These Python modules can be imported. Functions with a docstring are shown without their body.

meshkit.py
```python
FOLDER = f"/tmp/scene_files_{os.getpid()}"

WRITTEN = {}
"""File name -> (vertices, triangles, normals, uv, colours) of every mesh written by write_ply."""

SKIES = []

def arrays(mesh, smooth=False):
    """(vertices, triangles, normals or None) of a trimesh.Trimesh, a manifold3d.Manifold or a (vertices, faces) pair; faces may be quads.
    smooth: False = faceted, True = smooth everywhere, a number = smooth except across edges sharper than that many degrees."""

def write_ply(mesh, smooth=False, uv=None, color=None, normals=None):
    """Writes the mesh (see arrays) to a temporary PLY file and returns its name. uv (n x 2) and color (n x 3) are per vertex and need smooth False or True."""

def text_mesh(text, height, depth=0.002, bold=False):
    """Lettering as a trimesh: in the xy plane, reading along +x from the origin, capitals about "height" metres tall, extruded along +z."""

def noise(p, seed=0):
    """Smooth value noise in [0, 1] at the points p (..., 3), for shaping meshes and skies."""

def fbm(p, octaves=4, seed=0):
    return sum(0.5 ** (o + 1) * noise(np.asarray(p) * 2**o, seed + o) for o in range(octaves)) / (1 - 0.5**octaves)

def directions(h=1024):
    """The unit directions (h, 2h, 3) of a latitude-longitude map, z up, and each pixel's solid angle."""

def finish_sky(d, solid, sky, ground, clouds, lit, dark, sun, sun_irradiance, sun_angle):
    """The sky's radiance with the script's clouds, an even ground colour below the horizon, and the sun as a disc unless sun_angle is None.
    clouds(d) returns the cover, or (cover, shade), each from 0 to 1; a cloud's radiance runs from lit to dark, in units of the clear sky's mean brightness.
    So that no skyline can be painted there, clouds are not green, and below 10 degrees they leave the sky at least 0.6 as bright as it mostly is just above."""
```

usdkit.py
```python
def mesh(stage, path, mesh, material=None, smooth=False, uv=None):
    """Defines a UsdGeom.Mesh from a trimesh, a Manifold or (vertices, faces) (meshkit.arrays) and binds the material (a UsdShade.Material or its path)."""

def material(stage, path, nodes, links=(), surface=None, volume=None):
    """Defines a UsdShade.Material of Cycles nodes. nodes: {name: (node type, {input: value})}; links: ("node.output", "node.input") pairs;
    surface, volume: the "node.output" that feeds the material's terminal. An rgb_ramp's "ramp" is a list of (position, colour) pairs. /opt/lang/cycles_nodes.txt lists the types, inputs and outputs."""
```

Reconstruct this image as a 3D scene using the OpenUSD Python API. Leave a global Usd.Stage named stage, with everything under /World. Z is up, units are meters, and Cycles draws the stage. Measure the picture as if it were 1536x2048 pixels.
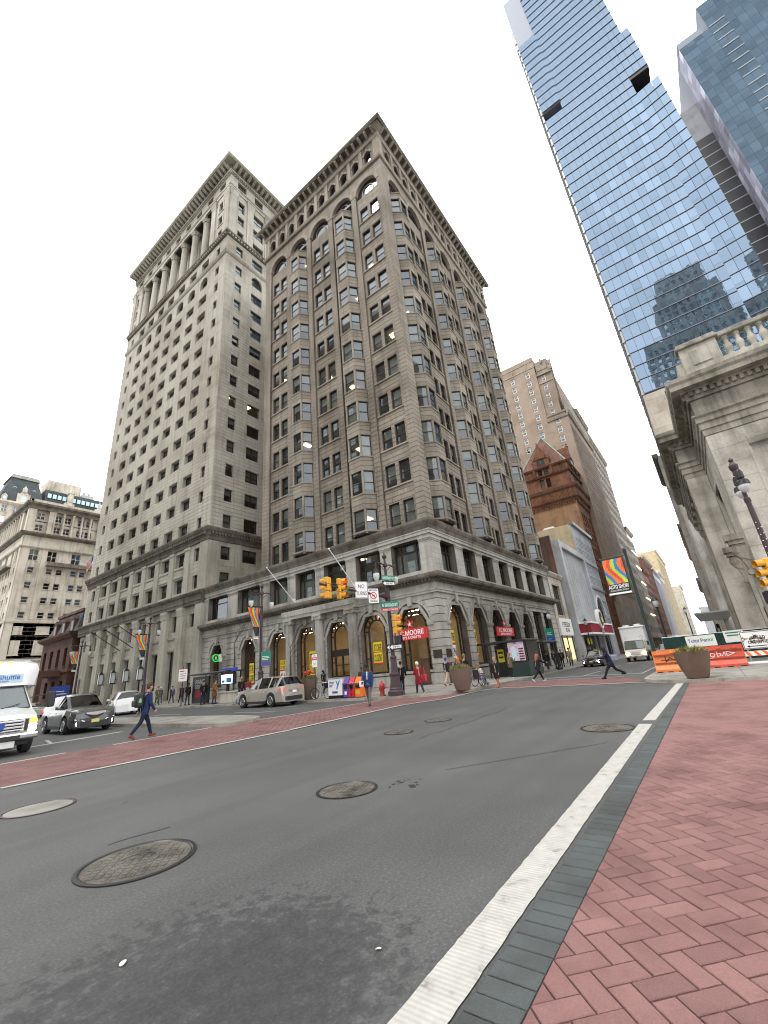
import math, random
import numpy as np, trimesh, manifold3d, usdkit, meshkit
import shapely
from shapely.geometry import Polygon, box as sbox, Point, LineString
from shapely.ops import unary_union
from pxr import Usd, UsdGeom, UsdLux, UsdShade, Gf, Sdf, Vt

stage = Usd.Stage.CreateInMemory()
UsdGeom.SetStageUpAxis(stage, UsdGeom.Tokens.z)
UsdGeom.SetStageMetersPerUnit(stage, 1.0)
UsdGeom.Xform.Define(stage, '/World')
UsdGeom.Scope.Define(stage, '/World/Looks')
R = random.Random(7)

# ---------------------------------------------------------------- camera, sky, sun, exposure
EYE = np.array([0, 0, 1.55])
CAM = np.array([[0.6037375, -0.7924623, -0.0866283], [0.2298598, 0.2771035, -0.9329406], [0.7633253, 0.5433388, 0.349453]])          # rows: right, down, forward
cam = UsdGeom.Camera.Define(stage, '/World/camera')
cam.CreateHorizontalApertureAttr(36.0); cam.CreateVerticalApertureAttr(48.0)
cam.CreateFocalLengthAttr(838.4215 / 1536 * 36.0)
cam.CreateClippingRangeAttr(Gf.Vec2f(0.05, 5000))
cam.CreateExposureAttr(0.55)
r_, d_, f_ = CAM
cam.AddTransformOp().Set(Gf.Matrix4d(*r_, 0, *(-d_), 0, *(-f_), 0, *EYE, 1))

SUN = np.array([-0.55, 0.20, 0.95]); SUN /= np.linalg.norm(SUN)
elev, rot = math.asin(SUN[2]), math.atan2(SUN[0], SUN[1])
usdkit.material(stage, '/World/Looks/overcast_sky', {
    'tc': ('texture_coordinate', {}), 'sky': ('sky_texture', {'sky_type': 'single_scattering', 'sun_disc': False, 'sun_elevation': elev, 'sun_rotation': rot}),
    'mp': ('mapping', {'scale': (1.0, 1.0, 2.6)}), 'n': ('noise_texture', {'scale': 1.6, 'detail': 5, 'roughness': 0.55}),
    'r': ('rgb_ramp', {'ramp': [(0.25, (11.5, 12.0, 12.6)), (0.5, (16.5, 16.8, 17.0)), (0.75, (20.0, 20.0, 19.8))]}),
    'c': ('rgb_ramp', {'ramp': [(0.2, (0.86, 0.86, 0.86)), (0.42, (1, 1, 1))]}),
    'm': ('mix', {}), 'b': ('background_shader', {'strength': 0.10})},
    [('tc.generated', 'mp.vector'), ('mp.vector', 'n.vector'), ('n.fac', 'r.fac'), ('n.fac', 'c.fac'), ('c.color', 'm.fac'), ('sky.color', 'm.color1'), ('r.color', 'm.color2'), ('m.color', 'b.color')], surface='b.background')
dome = UsdLux.DomeLight.Define(stage, '/World/sky')
UsdShade.MaterialBindingAPI.Apply(dome.GetPrim()).Bind(UsdShade.Material.Get(stage, '/World/Looks/overcast_sky'))
dome.GetPrim().SetCustomDataByKey('kind', 'structure')
sun = UsdLux.DistantLight.Define(stage, '/World/sun')
sun.CreateIntensityAttr(0.35); sun.CreateAngleAttr(14.0); sun.CreateColorAttr(Gf.Vec3f(1.0, 0.96, 0.9))
UsdLux.LightAPI(sun.GetPrim()).CreateNormalizeAttr().Set(True) if hasattr(UsdLux.LightAPI(sun.GetPrim()), 'CreateNormalizeAttr') else None
zx = np.cross([0, 1, 0], SUN); zx /= np.linalg.norm(zx); zy = np.cross(SUN, zx)
sun.AddTransformOp().Set(Gf.Matrix4d(*zx, 0, *zy, 0, *SUN, 0, 0, 0, 50, 1))

# ---------------------------------------------------------------- materials
MATS = {}
def mat(name, nodes, links, surface, volume=None):
    MATS[name] = usdkit.material(stage, '/World/Looks/' + name, nodes, links, surface=surface, volume=volume); return name
def stone(name, c, var=0.16, rough=0.85, stain=0.25, streak=0.25, piece=0.10, fine=14, bump=0.25, big=0.35, tint=(0.82, 0.78, 0.72)):
    """weathered masonry: piece-to-piece tone, large stains, vertical streaks, grain"""
    a = lambda k: tuple(x * k for x in c)
    return mat(name, {
        'g': ('geometry', {}), 'oi': ('object_info', {}), 'ad': ('math', {'math_type': 'add'}), 'fr': ('math', {'math_type': 'fraction'}),
        'pr': ('rgb_ramp', {'ramp': [(0, (1 - piece,) * 3), (1, (1 + piece,) * 3)]}),
        'n1': ('noise_texture', {'scale': big, 'detail': 6, 'roughness': 0.62}), 'r1': ('rgb_ramp', {'ramp': [(0.30, tuple((1 - stain) * t for t in tint)), (0.55, (1, 1, 1)), (0.75, (1 + var * .5,) * 3)]}),
        'mp': ('mapping', {'scale': (1.6, 1.6, 0.12)}), 'n2': ('noise_texture', {'scale': 1.0, 'detail': 5, 'roughness': 0.6}), 'r2': ('rgb_ramp', {'ramp': [(0.32, (1 - streak,) * 3), (0.52, (1, 1, 1))]}),
        'n3': ('noise_texture', {'scale': fine, 'detail': 4, 'roughness': 0.6}), 'r3': ('rgb_ramp', {'ramp': [(0.25, a(1 - var)), (0.75, a(1 + var))]}),
        'm1': ('mix', {'mix_type': 'multiply', 'fac': 1.0}), 'm2': ('mix', {'mix_type': 'multiply', 'fac': 1.0}), 'm3': ('mix', {'mix_type': 'multiply', 'fac': 1.0}),
        'bp': ('bump', {'strength': bump, 'distance': 0.03}), 'p': ('principled_bsdf', {'roughness': rough, 'specular_ior_level': 0.3})},
        [('g.random_per_island', 'ad.value1'), ('oi.random', 'ad.value2'), ('ad.value', 'fr.value1'), ('fr.value', 'pr.fac'),
         ('g.position', 'n1.vector'), ('n1.fac', 'r1.fac'), ('g.position', 'mp.vector'), ('mp.vector', 'n2.vector'), ('n2.fac', 'r2.fac'), ('g.position', 'n3.vector'), ('n3.fac', 'r3.fac'),
         ('r3.color', 'm1.color1'), ('r1.color', 'm1.color2'), ('m1.color', 'm2.color1'), ('r2.color', 'm2.color2'), ('m2.color', 'm3.color1'), ('pr.color', 'm3.color2'),
         ('m3.color', 'p.base_color'), ('n3.fac', 'bp.height'), ('bp.normal', 'p.normal')], 'p.BSDF')
def paint(name, c, rough=0.4, metallic=0.0, var=0.08, coat=0.0, scale=6, spec=0.5, bump=0.0):
    a = lambda k: tuple(min(1, x * k) for x in c)
    nodes = {'g': ('geometry', {}), 'n': ('noise_texture', {'scale': scale, 'detail': 5, 'roughness': 0.6}), 'r': ('rgb_ramp', {'ramp': [(0.3, a(1 - var)), (0.7, a(1 + var))]}),
             'rr': ('map_range', {'from_min': 0.3, 'from_max': 0.7, 'to_min': max(0.02, rough * 0.8), 'to_max': min(1, rough * 1.2)}),
             'p': ('principled_bsdf', {'metallic': metallic, 'coat_weight': coat, 'coat_roughness': 0.04, 'specular_ior_level': spec})}
    links = [('g.position', 'n.vector'), ('n.fac', 'r.fac'), ('r.color', 'p.base_color'), ('n.fac', 'rr.value'), ('rr.result', 'p.roughness')]
    if bump:
        nodes['b'] = ('bump', {'strength': bump, 'distance': 0.01}); links += [('n.fac', 'b.height'), ('b.normal', 'p.normal')]
    return mat(name, nodes, links, 'p.BSDF')
def glow(name, c, s, base=None):
    return mat(name, {'p': ('principled_bsdf', {'base_color': base or c, 'emission_color': c, 'emission_strength': s, 'roughness': 0.3})}, [], 'p.BSDF')
def glass(name, tint=(0.6, 0.65, 0.64), ior=1.55, rough=0.0, gl=(1, 1, 1), wob=0.0):
    n = {'gg': ('geometry', {}), 'io': ('mix_float', {'a': ior, 'b': 1.0 / ior}), 'f': ('fresnel', {'IOR': ior}), 't': ('transparent_bsdf', {'color': tint}), 'y': ('glossy_bsdf', {'color': gl, 'roughness': rough}), 'm': ('mix_closure', {})}
    l = [('gg.backfacing', 'io.fac'), ('io.result', 'f.IOR'), ('f.fac', 'm.fac'), ('t.BSDF', 'm.closure1'), ('y.BSDF', 'm.closure2')]
    if wob:
        n.update(g=('geometry', {}), nz=('noise_texture', {'scale': 0.8, 'detail': 1}), bb=('bump', {'strength': wob, 'distance': 0.05}))
        l += [('g.position', 'nz.vector'), ('nz.fac', 'bb.height'), ('bb.normal', 'y.normal')]
    return mat(name, n, l, 'm.closure')
def curtain(name, dif, gl, fac, wob=0.06, var=0.15, scale=0.55):
    """tinted curtain-wall glass: mirror-like with a little body colour, each pane a little different and slightly warped"""
    return mat(name, {'g': ('geometry', {}), 'oi': ('object_info', {}), 'ad': ('math', {'math_type': 'add'}), 'fr': ('math', {'math_type': 'fraction'}),
        'pr': ('rgb_ramp', {'ramp': [(0, tuple(x * (1 - var) for x in gl)), (1, tuple(min(1, x * (1 + var)) for x in gl))]}),
        'pd': ('rgb_ramp', {'ramp': [(0, tuple(x * .6 for x in dif)), (0.75, dif), (1, tuple(x * 1.9 for x in dif))]}),
        'nz': ('noise_texture', {'scale': scale, 'detail': 2}), 'bb': ('bump', {'strength': wob, 'distance': 0.08}),
        'd': ('diffuse_bsdf', {}), 'y': ('glossy_bsdf', {'roughness': 0.015}), 'm': ('mix_closure', {'fac': fac})},
        [('g.random_per_island', 'ad.value1'), ('oi.random', 'ad.value2'), ('ad.value', 'fr.value1'), ('fr.value', 'pr.fac'), ('fr.value', 'pd.fac'), ('pr.color', 'y.color'), ('pd.color', 'd.color'),
         ('g.position', 'nz.vector'), ('nz.fac', 'bb.height'), ('bb.normal', 'y.normal'), ('d.BSDF', 'm.closure1'), ('y.BSDF', 'm.closure2')], 'm.closure')

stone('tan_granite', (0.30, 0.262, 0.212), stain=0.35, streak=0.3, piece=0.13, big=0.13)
stone('pale_granite', (0.42, 0.405, 0.37), stain=0.4, streak=0.35, piece=0.07, big=0.22)
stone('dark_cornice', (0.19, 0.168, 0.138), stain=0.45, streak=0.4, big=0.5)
stone('buff_granite', (0.44, 0.415, 0.352), stain=0.28, streak=0.25, piece=0.08, big=0.1)
stone('limestone', (0.56, 0.51, 0.43), stain=0.3, streak=0.35, piece=0.07, big=0.15)
stone('marble', (0.46, 0.435, 0.38), stain=0.45, streak=0.35, piece=0.06, big=0.45, tint=(0.80, 0.80, 0.72))
stone('marble_stained', (0.33, 0.305, 0.255), stain=0.5, streak=0.5, piece=0.06, big=0.5, tint=(0.75, 0.78, 0.66))
stone('brownstone', (0.105, 0.052, 0.038), stain=0.4, piece=0.1)
stone('red_terracotta', (0.22, 0.098, 0.056), stain=0.45, streak=0.4, piece=0.15, big=0.5)
stone('dark_terracotta', (0.13, 0.065, 0.042), stain=0.5, piece=0.12, big=0.6)
stone('brown_brick', (0.235, 0.142, 0.083), stain=0.25, streak=0.2, fine=20)
stone('red_brick', (0.22, 0.105, 0.075), stain=0.35, fine=22)
stone('old_brick', (0.15, 0.10, 0.085), stain=0.5, streak=0.4, fine=9)
stone('tan_brick', (0.34, 0.265, 0.21), stain=0.12, streak=0.08, fine=18, big=0.2)
stone('tan_stone', (0.36, 0.31, 0.25), stain=0.2, streak=0.25)
stone('cream_stucco', (0.52, 0.43, 0.28), stain=0.12, streak=0.15, bump=0.1)
stone('white_stone', (0.50, 0.46, 0.39), stain=0.25, streak=0.3)
stone('grey_panel', (0.40, 0.41, 0.43), stain=0.08, streak=0.1, bump=0.05)
stone('pale_blue_panel', (0.46, 0.49, 0.54), stain=0.08, streak=0.1, bump=0.05)
stone('grey_stone', (0.33, 0.315, 0.285), stain=0.35, streak=0.4)
stone('beige_panel', (0.44, 0.395, 0.335), stain=0.08, streak=0.06, piece=0.13, bump=0.05)
stone('concrete', (0.27, 0.26, 0.235), stain=0.35, streak=0.0, piece=0.06, big=0.9, fine=30)
stone('kerb_granite', (0.33, 0.30, 0.26), stain=0.3, streak=0.0, piece=0.12, big=1.2, fine=25)
stone('slate_roof', (0.07, 0.08, 0.085), stain=0.3, streak=0.2, tint=(0.8, 1.0, 0.9))
stone('red_tile', (0.17, 0.085, 0.07), stain=0.3)
stone('verdigris', (0.30, 0.48, 0.40), stain=0.3)
stone('paver_brick', (0.232, 0.124, 0.116), var=0.13, stain=0.20, streak=0.0, piece=0.15, big=1.1, fine=90, bump=0.5, rough=0.75, tint=(0.78, 0.72, 0.72))
stone('paver_slate', (0.078, 0.088, 0.089), var=0.14, stain=0.25, streak=0.0, piece=0.12, big=1.3, fine=90, bump=0.5, rough=0.7)
stone('paver_joint', (0.07, 0.045, 0.042), stain=0.3, streak=0.0, piece=0, fine=40)
stone('plaster', (0.42, 0.38, 0.31), stain=0.1, streak=0.0, piece=0, bump=0)
stone('warm_plaster', (0.58, 0.47, 0.30), stain=0.15, streak=0.1, piece=0, bump=0)
paint('dark_bronze', (0.030, 0.019, 0.016), 0.45)
paint('black_metal', (0.012, 0.012, 0.013), 0.4)
paint('maroon_iron', (0.040, 0.022, 0.028), 0.42, scale=9, var=0.25)
paint('green_iron', (0.012, 0.028, 0.024), 0.42)
paint('grey_metal', (0.33, 0.34, 0.35), 0.4, metallic=0.5)
paint('steel', (0.55, 0.55, 0.55), 0.3, metallic=1.0)
paint('chrome', (0.75, 0.75, 0.76), 0.12, metallic=1.0, var=0.03)
paint('white_metal', (0.78, 0.78, 0.77), 0.4, var=0.04)
paint('frame_grey', (0.20, 0.215, 0.23), 0.4, metallic=0.3)
paint('fin_grey', (0.17, 0.19, 0.24), 0.5)
paint('blind', (0.30, 0.285, 0.245), 0.9, scale=1.2, var=0.2)
paint('lamp_milk', (0.55, 0.57, 0.57), 0.12, var=0.05)
paint('rubber', (0.015, 0.015, 0.016), 0.8)
paint('signal_yellow', (0.72, 0.36, 0.02), 0.4, var=0.15)
paint('white_sign', (0.78, 0.78, 0.76), 0.35, var=0.05)
paint('black_ink', (0.015, 0.015, 0.016), 0.5)
paint('red_ink', (0.55, 0.02, 0.035), 0.45, var=0.05)
paint('blue_ink', (0.02, 0.06, 0.32), 0.45)
paint('green_ink', (0.01, 0.19, 0.13), 0.4, var=0.05)
paint('yellow_ink', (0.80, 0.62, 0.02), 0.5)
paint('orange_ink', (0.80, 0.16, 0.02), 0.5)
paint('lime_ink', (0.42, 0.55, 0.03), 0.5)
paint('sky_ink', (0.02, 0.19, 0.45), 0.5)
paint('purple_ink', (0.12, 0.05, 0.28), 0.5)
paint('pale_blue', (0.45, 0.62, 0.72), 0.4)
paint('awning_red', (0.23, 0.01, 0.022), 0.7)
glow('lamp_warm', (1.0, 0.80, 0.45), 6.0)
glow('shop_lamp', (1.0, 0.83, 0.56), 8.0)
glow('lamp_red', (1.0, 0.03, 0.02), 2.2)
glow('hand_red', (1.0, 0.10, 0.02), 4.0)
glow('headlight', (1.0, 0.80, 0.55), 14.0)
glow('amber', (1.0, 0.42, 0.03), 2.2)
glow('tail_red', (1.0, 0.06, 0.04), 0.5, base=(0.5, 0.02, 0.02))
glow('shop_glow', (1.0, 0.72, 0.36), 0.55)
glow('green_lit', (0.04, 0.60, 0.06), 0.4)
glow('screen', (0.75, 0.83, 1.0), 1.4)
glass('window_glass', ior=1.95, wob=0.03, gl=(0.86, 0.93, 1.0))
glass('shop_glass', tint=(0.88, 0.88, 0.86), ior=1.3)
glass('clear_glass', tint=(0.72, 0.78, 0.76), ior=1.6)
glass('car_glass', tint=(0.07, 0.08, 0.08), ior=1.6)
glass('lamp_glass', tint=(0.85, 0.87, 0.86), ior=1.7)
curtain('blue_glass', (0.06, 0.12, 0.17), (0.20, 0.255, 0.335), 0.88, var=0.09)
curtain('grey_glass', (0.03, 0.055, 0.075), (0.065, 0.092, 0.120), 0.88, var=0.16)
curtain('pale_glass', (0.66, 0.65, 0.74), (0.62, 0.60, 0.72), 0.12, var=0.05)
curtain('dark_glass', (0.015, 0.017, 0.02), (0.25, 0.27, 0.28), 0.35, var=0.3)

# ---------------------------------------------------------------- helpers: things, parts, mesh builder
COUNT = {}
def numbered(parent, name):
    k = (parent, name); n = COUNT.get(k, 0); COUNT[k] = n + 1
    return f'{parent}/{name}' + (f'_{n:03d}' if n else '')
def tag(prim, label=None, cat=None, group=None, kind=None):
    for k, v in (('label', label), ('category', cat), ('group', group), ('kind', kind)):
        if v: prim.SetCustomDataByKey(k, v)
def thing(name, label, cat, loc=(0, 0, 0), rz=0.0, group=None):
    path = numbered('/World', name); x = UsdGeom.Xform.Define(stage, path)
    if any(loc): x.AddTranslateOp().Set(Gf.Vec3d(*map(float, loc)))
    if rz: x.AddRotateZOp().Set(math.degrees(rz))
    tag(x.GetPrim(), label, cat, group); return path
def dup(src, loc, rz=0.0, label=None, group=None, name=None):
    s = stage.GetPrimAtPath(src); was = s.GetCustomData()
    path = numbered('/World', name or src.rsplit('/', 1)[1]); x = UsdGeom.Xform.Define(stage, path)
    x.GetPrim().GetReferences().AddInternalReference(s.GetPath())
    x.ClearXformOpOrder()
    x.MakeMatrixXform().Set(Gf.Matrix4d().SetRotate(Gf.Rotation(Gf.Vec3d(0, 0, 1), math.degrees(rz))) * Gf.Matrix4d().SetTranslate(Gf.Vec3d(*map(float, loc))))
    x.GetPrim().SetInstanceable(True)
    tag(x.GetPrim(), label or was.get('label'), was.get('category'), group or was.get('group')); return path
def arr(m):
    if isinstance(m, MB): return m.arrays()
    if hasattr(m, 'to_mesh'):
        k = m.to_mesh(); return np.asarray(k.vert_properties[:, :3], float), np.asarray(k.tri_verts, int)
    if isinstance(m, trimesh.Trimesh): return np.asarray(m.vertices, float), np.asarray(m.faces, int)
    return m
def part(parent, name, mesh, material, smooth=False, label=None, kind=None, cat=None, group=None):
    v, f = arr(mesh)
    if len(f) == 0: return None
    path = numbered(parent, name)
    m = usdkit.mesh(stage, path, (v, f), MATS[material], smooth=smooth)
    tag(m.GetPrim(), label, cat, group, kind); return path
def cat(ms):
    ms = [arr(m) for m in ms]; ms = [m for m in ms if len(m[1])]
    if not ms: return np.zeros((0, 3)), np.zeros((0, 3), int)
    off = np.cumsum([0] + [len(v) for v, _ in ms])
    return np.vstack([v for v, _ in ms]), np.vstack([f + o for (_, f), o in zip(ms, off)])
def on_screen(v):
    c = (v - EYE) @ CAM.T; z = np.maximum(c[:, 2], 0.3); x = c[:, 0] / z; y = c[:, 1] / z
    inside = ((abs(x) < 0.95) & (abs(y) < 1.26) & (c[:, 2] > 0.3)).any()
    return (np.ptp(x) * np.ptp(y)) if inside else 0.0
def pieces(parent, name, ms, material, limit=300, rest=None, smooth=False, label=None, subs=None):
    """alike pieces: the ones that show largest become parts, the rest one joined part. subs: per piece a list of (name, mesh, material)"""
    ms = [arr(m) for m in ms]; size = [on_screen(m[0]) for m in ms]
    order = sorted(range(len(ms)), key=lambda i: -size[i]); lead = set(i for i in order[:limit] if size[i] > 0); left = []
    for i in range(len(ms)):
        if i in lead:
            p = part(parent, name, ms[i], material, smooth, label)
            for n, m, mm in (subs[i] if subs else ()): part(p, n, m, mm)
        else: left.append(i)
    if left:
        part(parent, rest or name + '_work', cat([ms[i] for i in left]), material, smooth, kind='stuff')
        if subs:
            byk = {}
            for i in left:
                for n, m, mm in subs[i]: byk.setdefault((n, mm), []).append(m)
            for (n, mm), l in byk.items(): part(parent, n + '_work', cat(l), mm, kind='stuff')
class Fr:
    """a facade frame: u along the wall, w outward, z up"""
    def __init__(s, o=(0, 0), u=(1, 0), w=None, z=0.0):
        s.o = np.array(o, float); s.u = np.array(u, float) / np.hypot(*u); s.w = np.array(w if w is not None else (-s.u[1], s.u[0]), float); s.w /= np.hypot(*s.w); s.z = z; s.out = s.u[1] * s.w[0] - s.u[0] * s.w[1] > 0   # u x z points outward
    def __call__(s, p):
        p = np.asarray(p, float); xy = s.o + p[:, :1] * s.u + p[:, 1:2] * s.w
        return np.column_stack([xy, p[:, 2] + s.z])
    def sub(s, u, w, ang=0.0, z=0.0):
        c, q = math.cos(ang), math.sin(ang)
        return Fr(s.o + u * s.u + w * s.w, c * s.u + q * s.w, c * s.w - q * s.u, s.z + z)
W0 = Fr()
BOXF = np.array([[0, 2, 1], [1, 2, 3], [4, 5, 6], [5, 7, 6], [0, 1, 4], [1, 5, 4], [2, 6, 3], [3, 6, 7], [0, 4, 2], [2, 4, 6], [1, 3, 5], [3, 7, 5]])
class MB:
    def __init__(s, fr=W0): s.fr, s.V, s.F, s.n = fr, [], [], 0
    def add(s, v, f, fr=None):
        v = (fr or s.fr)(v); s.V.append(v); s.F.append(np.asarray(f, int) + s.n); s.n += len(v); return s
    def raw(s, m):
        v, f = arr(m); s.V.append(v); s.F.append(f + s.n); s.n += len(v); return s
    def box(s, u0, u1, w0, w1, z0, z1, nofront=False, noback=False):
        v = np.array([(u, w, z) for u in (u0, u1) for w in (w0, w1) for z in (z0, z1)])
        f = BOXF
        if noback: f = f[[0, 1, 2, 3, 6, 7, 8, 9, 10, 11]]
        return s.add(v, f)
    def bevel(s, u0, u1, w0, w1, z0, z1, b=0.02):
        m = trimesh.convex.convex_hull(np.array([(u, w, z) for u in (u0, u1) for w in (w0, w1) for z in (z0, z1)]) * 1.0)
        P = []
        for i, u in enumerate((u0, u1)):
            for j, w in enumerate((w0, w1)):
                for k, z in enumerate((z0, z1)):
                    su, sw, sz = (1, -1)[i], (1, -1)[j], (1, -1)[k]
                    P += [(u + su * b, w + sw * b, z), (u + su * b, w, z + sz * b), (u, w + sw * b, z + sz * b)]
        h = trimesh.convex.convex_hull(np.array(P)); return s.add(h.vertices, h.faces)
    def hull(s, pts):
        h = trimesh.convex.convex_hull(np.array(pts, float)); return s.add(h.vertices, h.faces)
    def poly(s, pg, w0, w1):
        """a polygon in (u, z), extruded from w0 to w1"""
        for g in getattr(pg, 'geoms', [pg]):
            if g.is_empty or g.area < 1e-6 or g.geom_type != 'Polygon': continue
            e = trimesh.creation.extrude_polygon(g, abs(w1 - w0), engine='earcut')
            v = np.asarray(e.vertices); s.add(np.column_stack([v[:, 0], min(w0, w1) + v[:, 2], v[:, 1]]), e.faces)
        return s
    def plan(s, pg, z0, z1):
        """a polygon in (u, w), extruded from z0 to z1"""
        for g in getattr(pg, 'geoms', [pg]):
            if g.is_empty or g.area < 1e-6 or g.geom_type != 'Polygon': continue
            e = trimesh.creation.extrude_polygon(g, z1 - z0, engine='earcut')
            v = np.asarray(e.vertices); s.add(np.column_stack([v[:, 0], v[:, 1], z0 + v[:, 2]]), e.faces)
        return s
    def tube(s, p0, p1, r0, r1=None, n=8, cap=True):
        r1 = r0 if r1 is None else r1
        p0, p1 = np.array(p0, float), np.array(p1, float); d = p1 - p0; d /= max(1e-9, np.linalg.norm(d))
        a = np.cross(d, (0, 0, 1) if abs(d[2]) < .9 else (1, 0, 0)); a /= np.linalg.norm(a); b = np.cross(d, a)
        t = np.arange(n) / n * 2 * np.pi; ring = np.outer(np.cos(t), a) + np.outer(np.sin(t), b)
        v = np.vstack([p0 + ring * r0, p1 + ring * r1]); i = np.arange(n); j = (i + 1) % n
        f = np.vstack([np.column_stack([i, j, i + n]), np.column_stack([j, j + n, i + n])])
        if cap: v = np.vstack([v, p0, p1]); f = np.vstack([f, np.column_stack([j, i, np.full(n, 2 * n)]), np.column_stack([i + n, j + n, np.full(n, 2 * n + 1)])])
        return s.add(v, f)
    def path(s, pts, r, n=6):
        for a, b in zip(pts[:-1], pts[1:]): s.tube(a, b, r if np.ndim(r) == 0 else r[0], None if np.ndim(r) == 0 else r[1], n)
        return s
    def lathe(s, u, w, prof, n=12, z=0.0):
        pr = np.array(prof, float); t = np.arange(n) / n * 2 * np.pi; k = len(pr)
        v = np.array([(u + r * math.cos(a), w + r * math.sin(a), z + h) for r, h in pr for a in t])
        f = []
        for q in range(k - 1):
            for i in range(n):
                a, b, c, d = q * n + i, q * n + (i + 1) % n, (q + 1) * n + i, (q + 1) * n + (i + 1) % n
                f += [(a, b, c), (b, d, c)]
        f += [(0, i + 1, i) for i in range(1, n - 1)] + [((k - 1) * n, (k - 1) * n + i, (k - 1) * n + i + 1) for i in range(1, n - 1)]
        return s.add(v, f)
    def sphere(s, c, r, sub=2, sc=(1, 1, 1)):
        m = trimesh.creation.icosphere(sub, 1.0); return s.add(m.vertices * np.array(sc) * r + np.array(c), m.faces)
    def torus(s, c, Rr, r, axis='w', n=24, k=6):
        a = np.arange(n) / n * 2 * np.pi; b = np.arange(k) / k * 2 * np.pi
        A, B = np.meshgrid(a, b, indexing='ij'); x, y, h = (Rr + r * np.cos(B)) * np.cos(A), (Rr + r * np.cos(B)) * np.sin(A), r * np.sin(B)
        P = {'w': (x, h, y), 'z': (x, y, h), 'u': (h, x, y)}[axis]
        v = np.stack(P, -1).reshape(-1, 3) + np.array(c); f = []
        for i in range(n):
            for j in range(k):
                p, q, r2, t = i * k + j, ((i + 1) % n) * k + j, i * k + (j + 1) % k, ((i + 1) % n) * k + (j + 1) % k
                f += [(p, q, r2), (q, t, r2)]
        return s.add(v, f)
    def text(s, txt, h, u, w, z, depth=0.006, bold=False, center=True, fit=None, squash=None):
        """lettering standing on the frame's face: reads along +u"""
        m = meshkit.text_mesh(txt, h, depth, bold); v = np.array(m.vertices); wd = v[:, 0].max() - v[:, 0].min(); v[:, 0] -= v[:, 0].min()
        k = (fit / wd) if fit else 1.0
        v[:, 0] *= k; wd *= k
        if center: v[:, 0] -= wd / 2
        return s.add(np.column_stack([u + v[:, 0], w + v[:, 2], z + v[:, 1]]), m.faces)
    def arrays(s):
        return (np.vstack(s.V), np.vstack(s.F)) if s.V else (np.zeros((0, 3)), np.zeros((0, 3), int))

def arch(u, r, z0, zs, n=20):
    """an opening with a round head: width 2r, sill z0, springing zs"""
    t = np.linspace(0, np.pi, n)
    return Polygon([(u - r, z0), (u + r, z0)] + [(u + r * math.cos(a), zs + r * math.sin(a)) for a in t])
def ring(u, zs, r0, r1, n=20):
    t = np.linspace(0, np.pi, n)
    return Polygon([(u + r1 * math.cos(a), zs + r1 * math.sin(a)) for a in t] + [(u + r0 * math.cos(a), zs + r0 * math.sin(a)) for a in t[::-1]])
def voussoirs(fr, u, zs, r0, r1, w0, w1, n=11, gap=0.012):
    out = []
    for i in range(n):
        a0, a1 = np.pi * i / n + gap / r1, np.pi * (i + 1) / n - gap / r1; t = np.linspace(a0, a1, 4)
        out.append(MB(fr).poly(Polygon([(u + r1 * math.cos(a), zs + r1 * math.sin(a)) for a in t] + [(u + r0 * math.cos(a), zs + r0 * math.sin(a)) for a in t[::-1]]), w0, w1))
    return out
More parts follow.
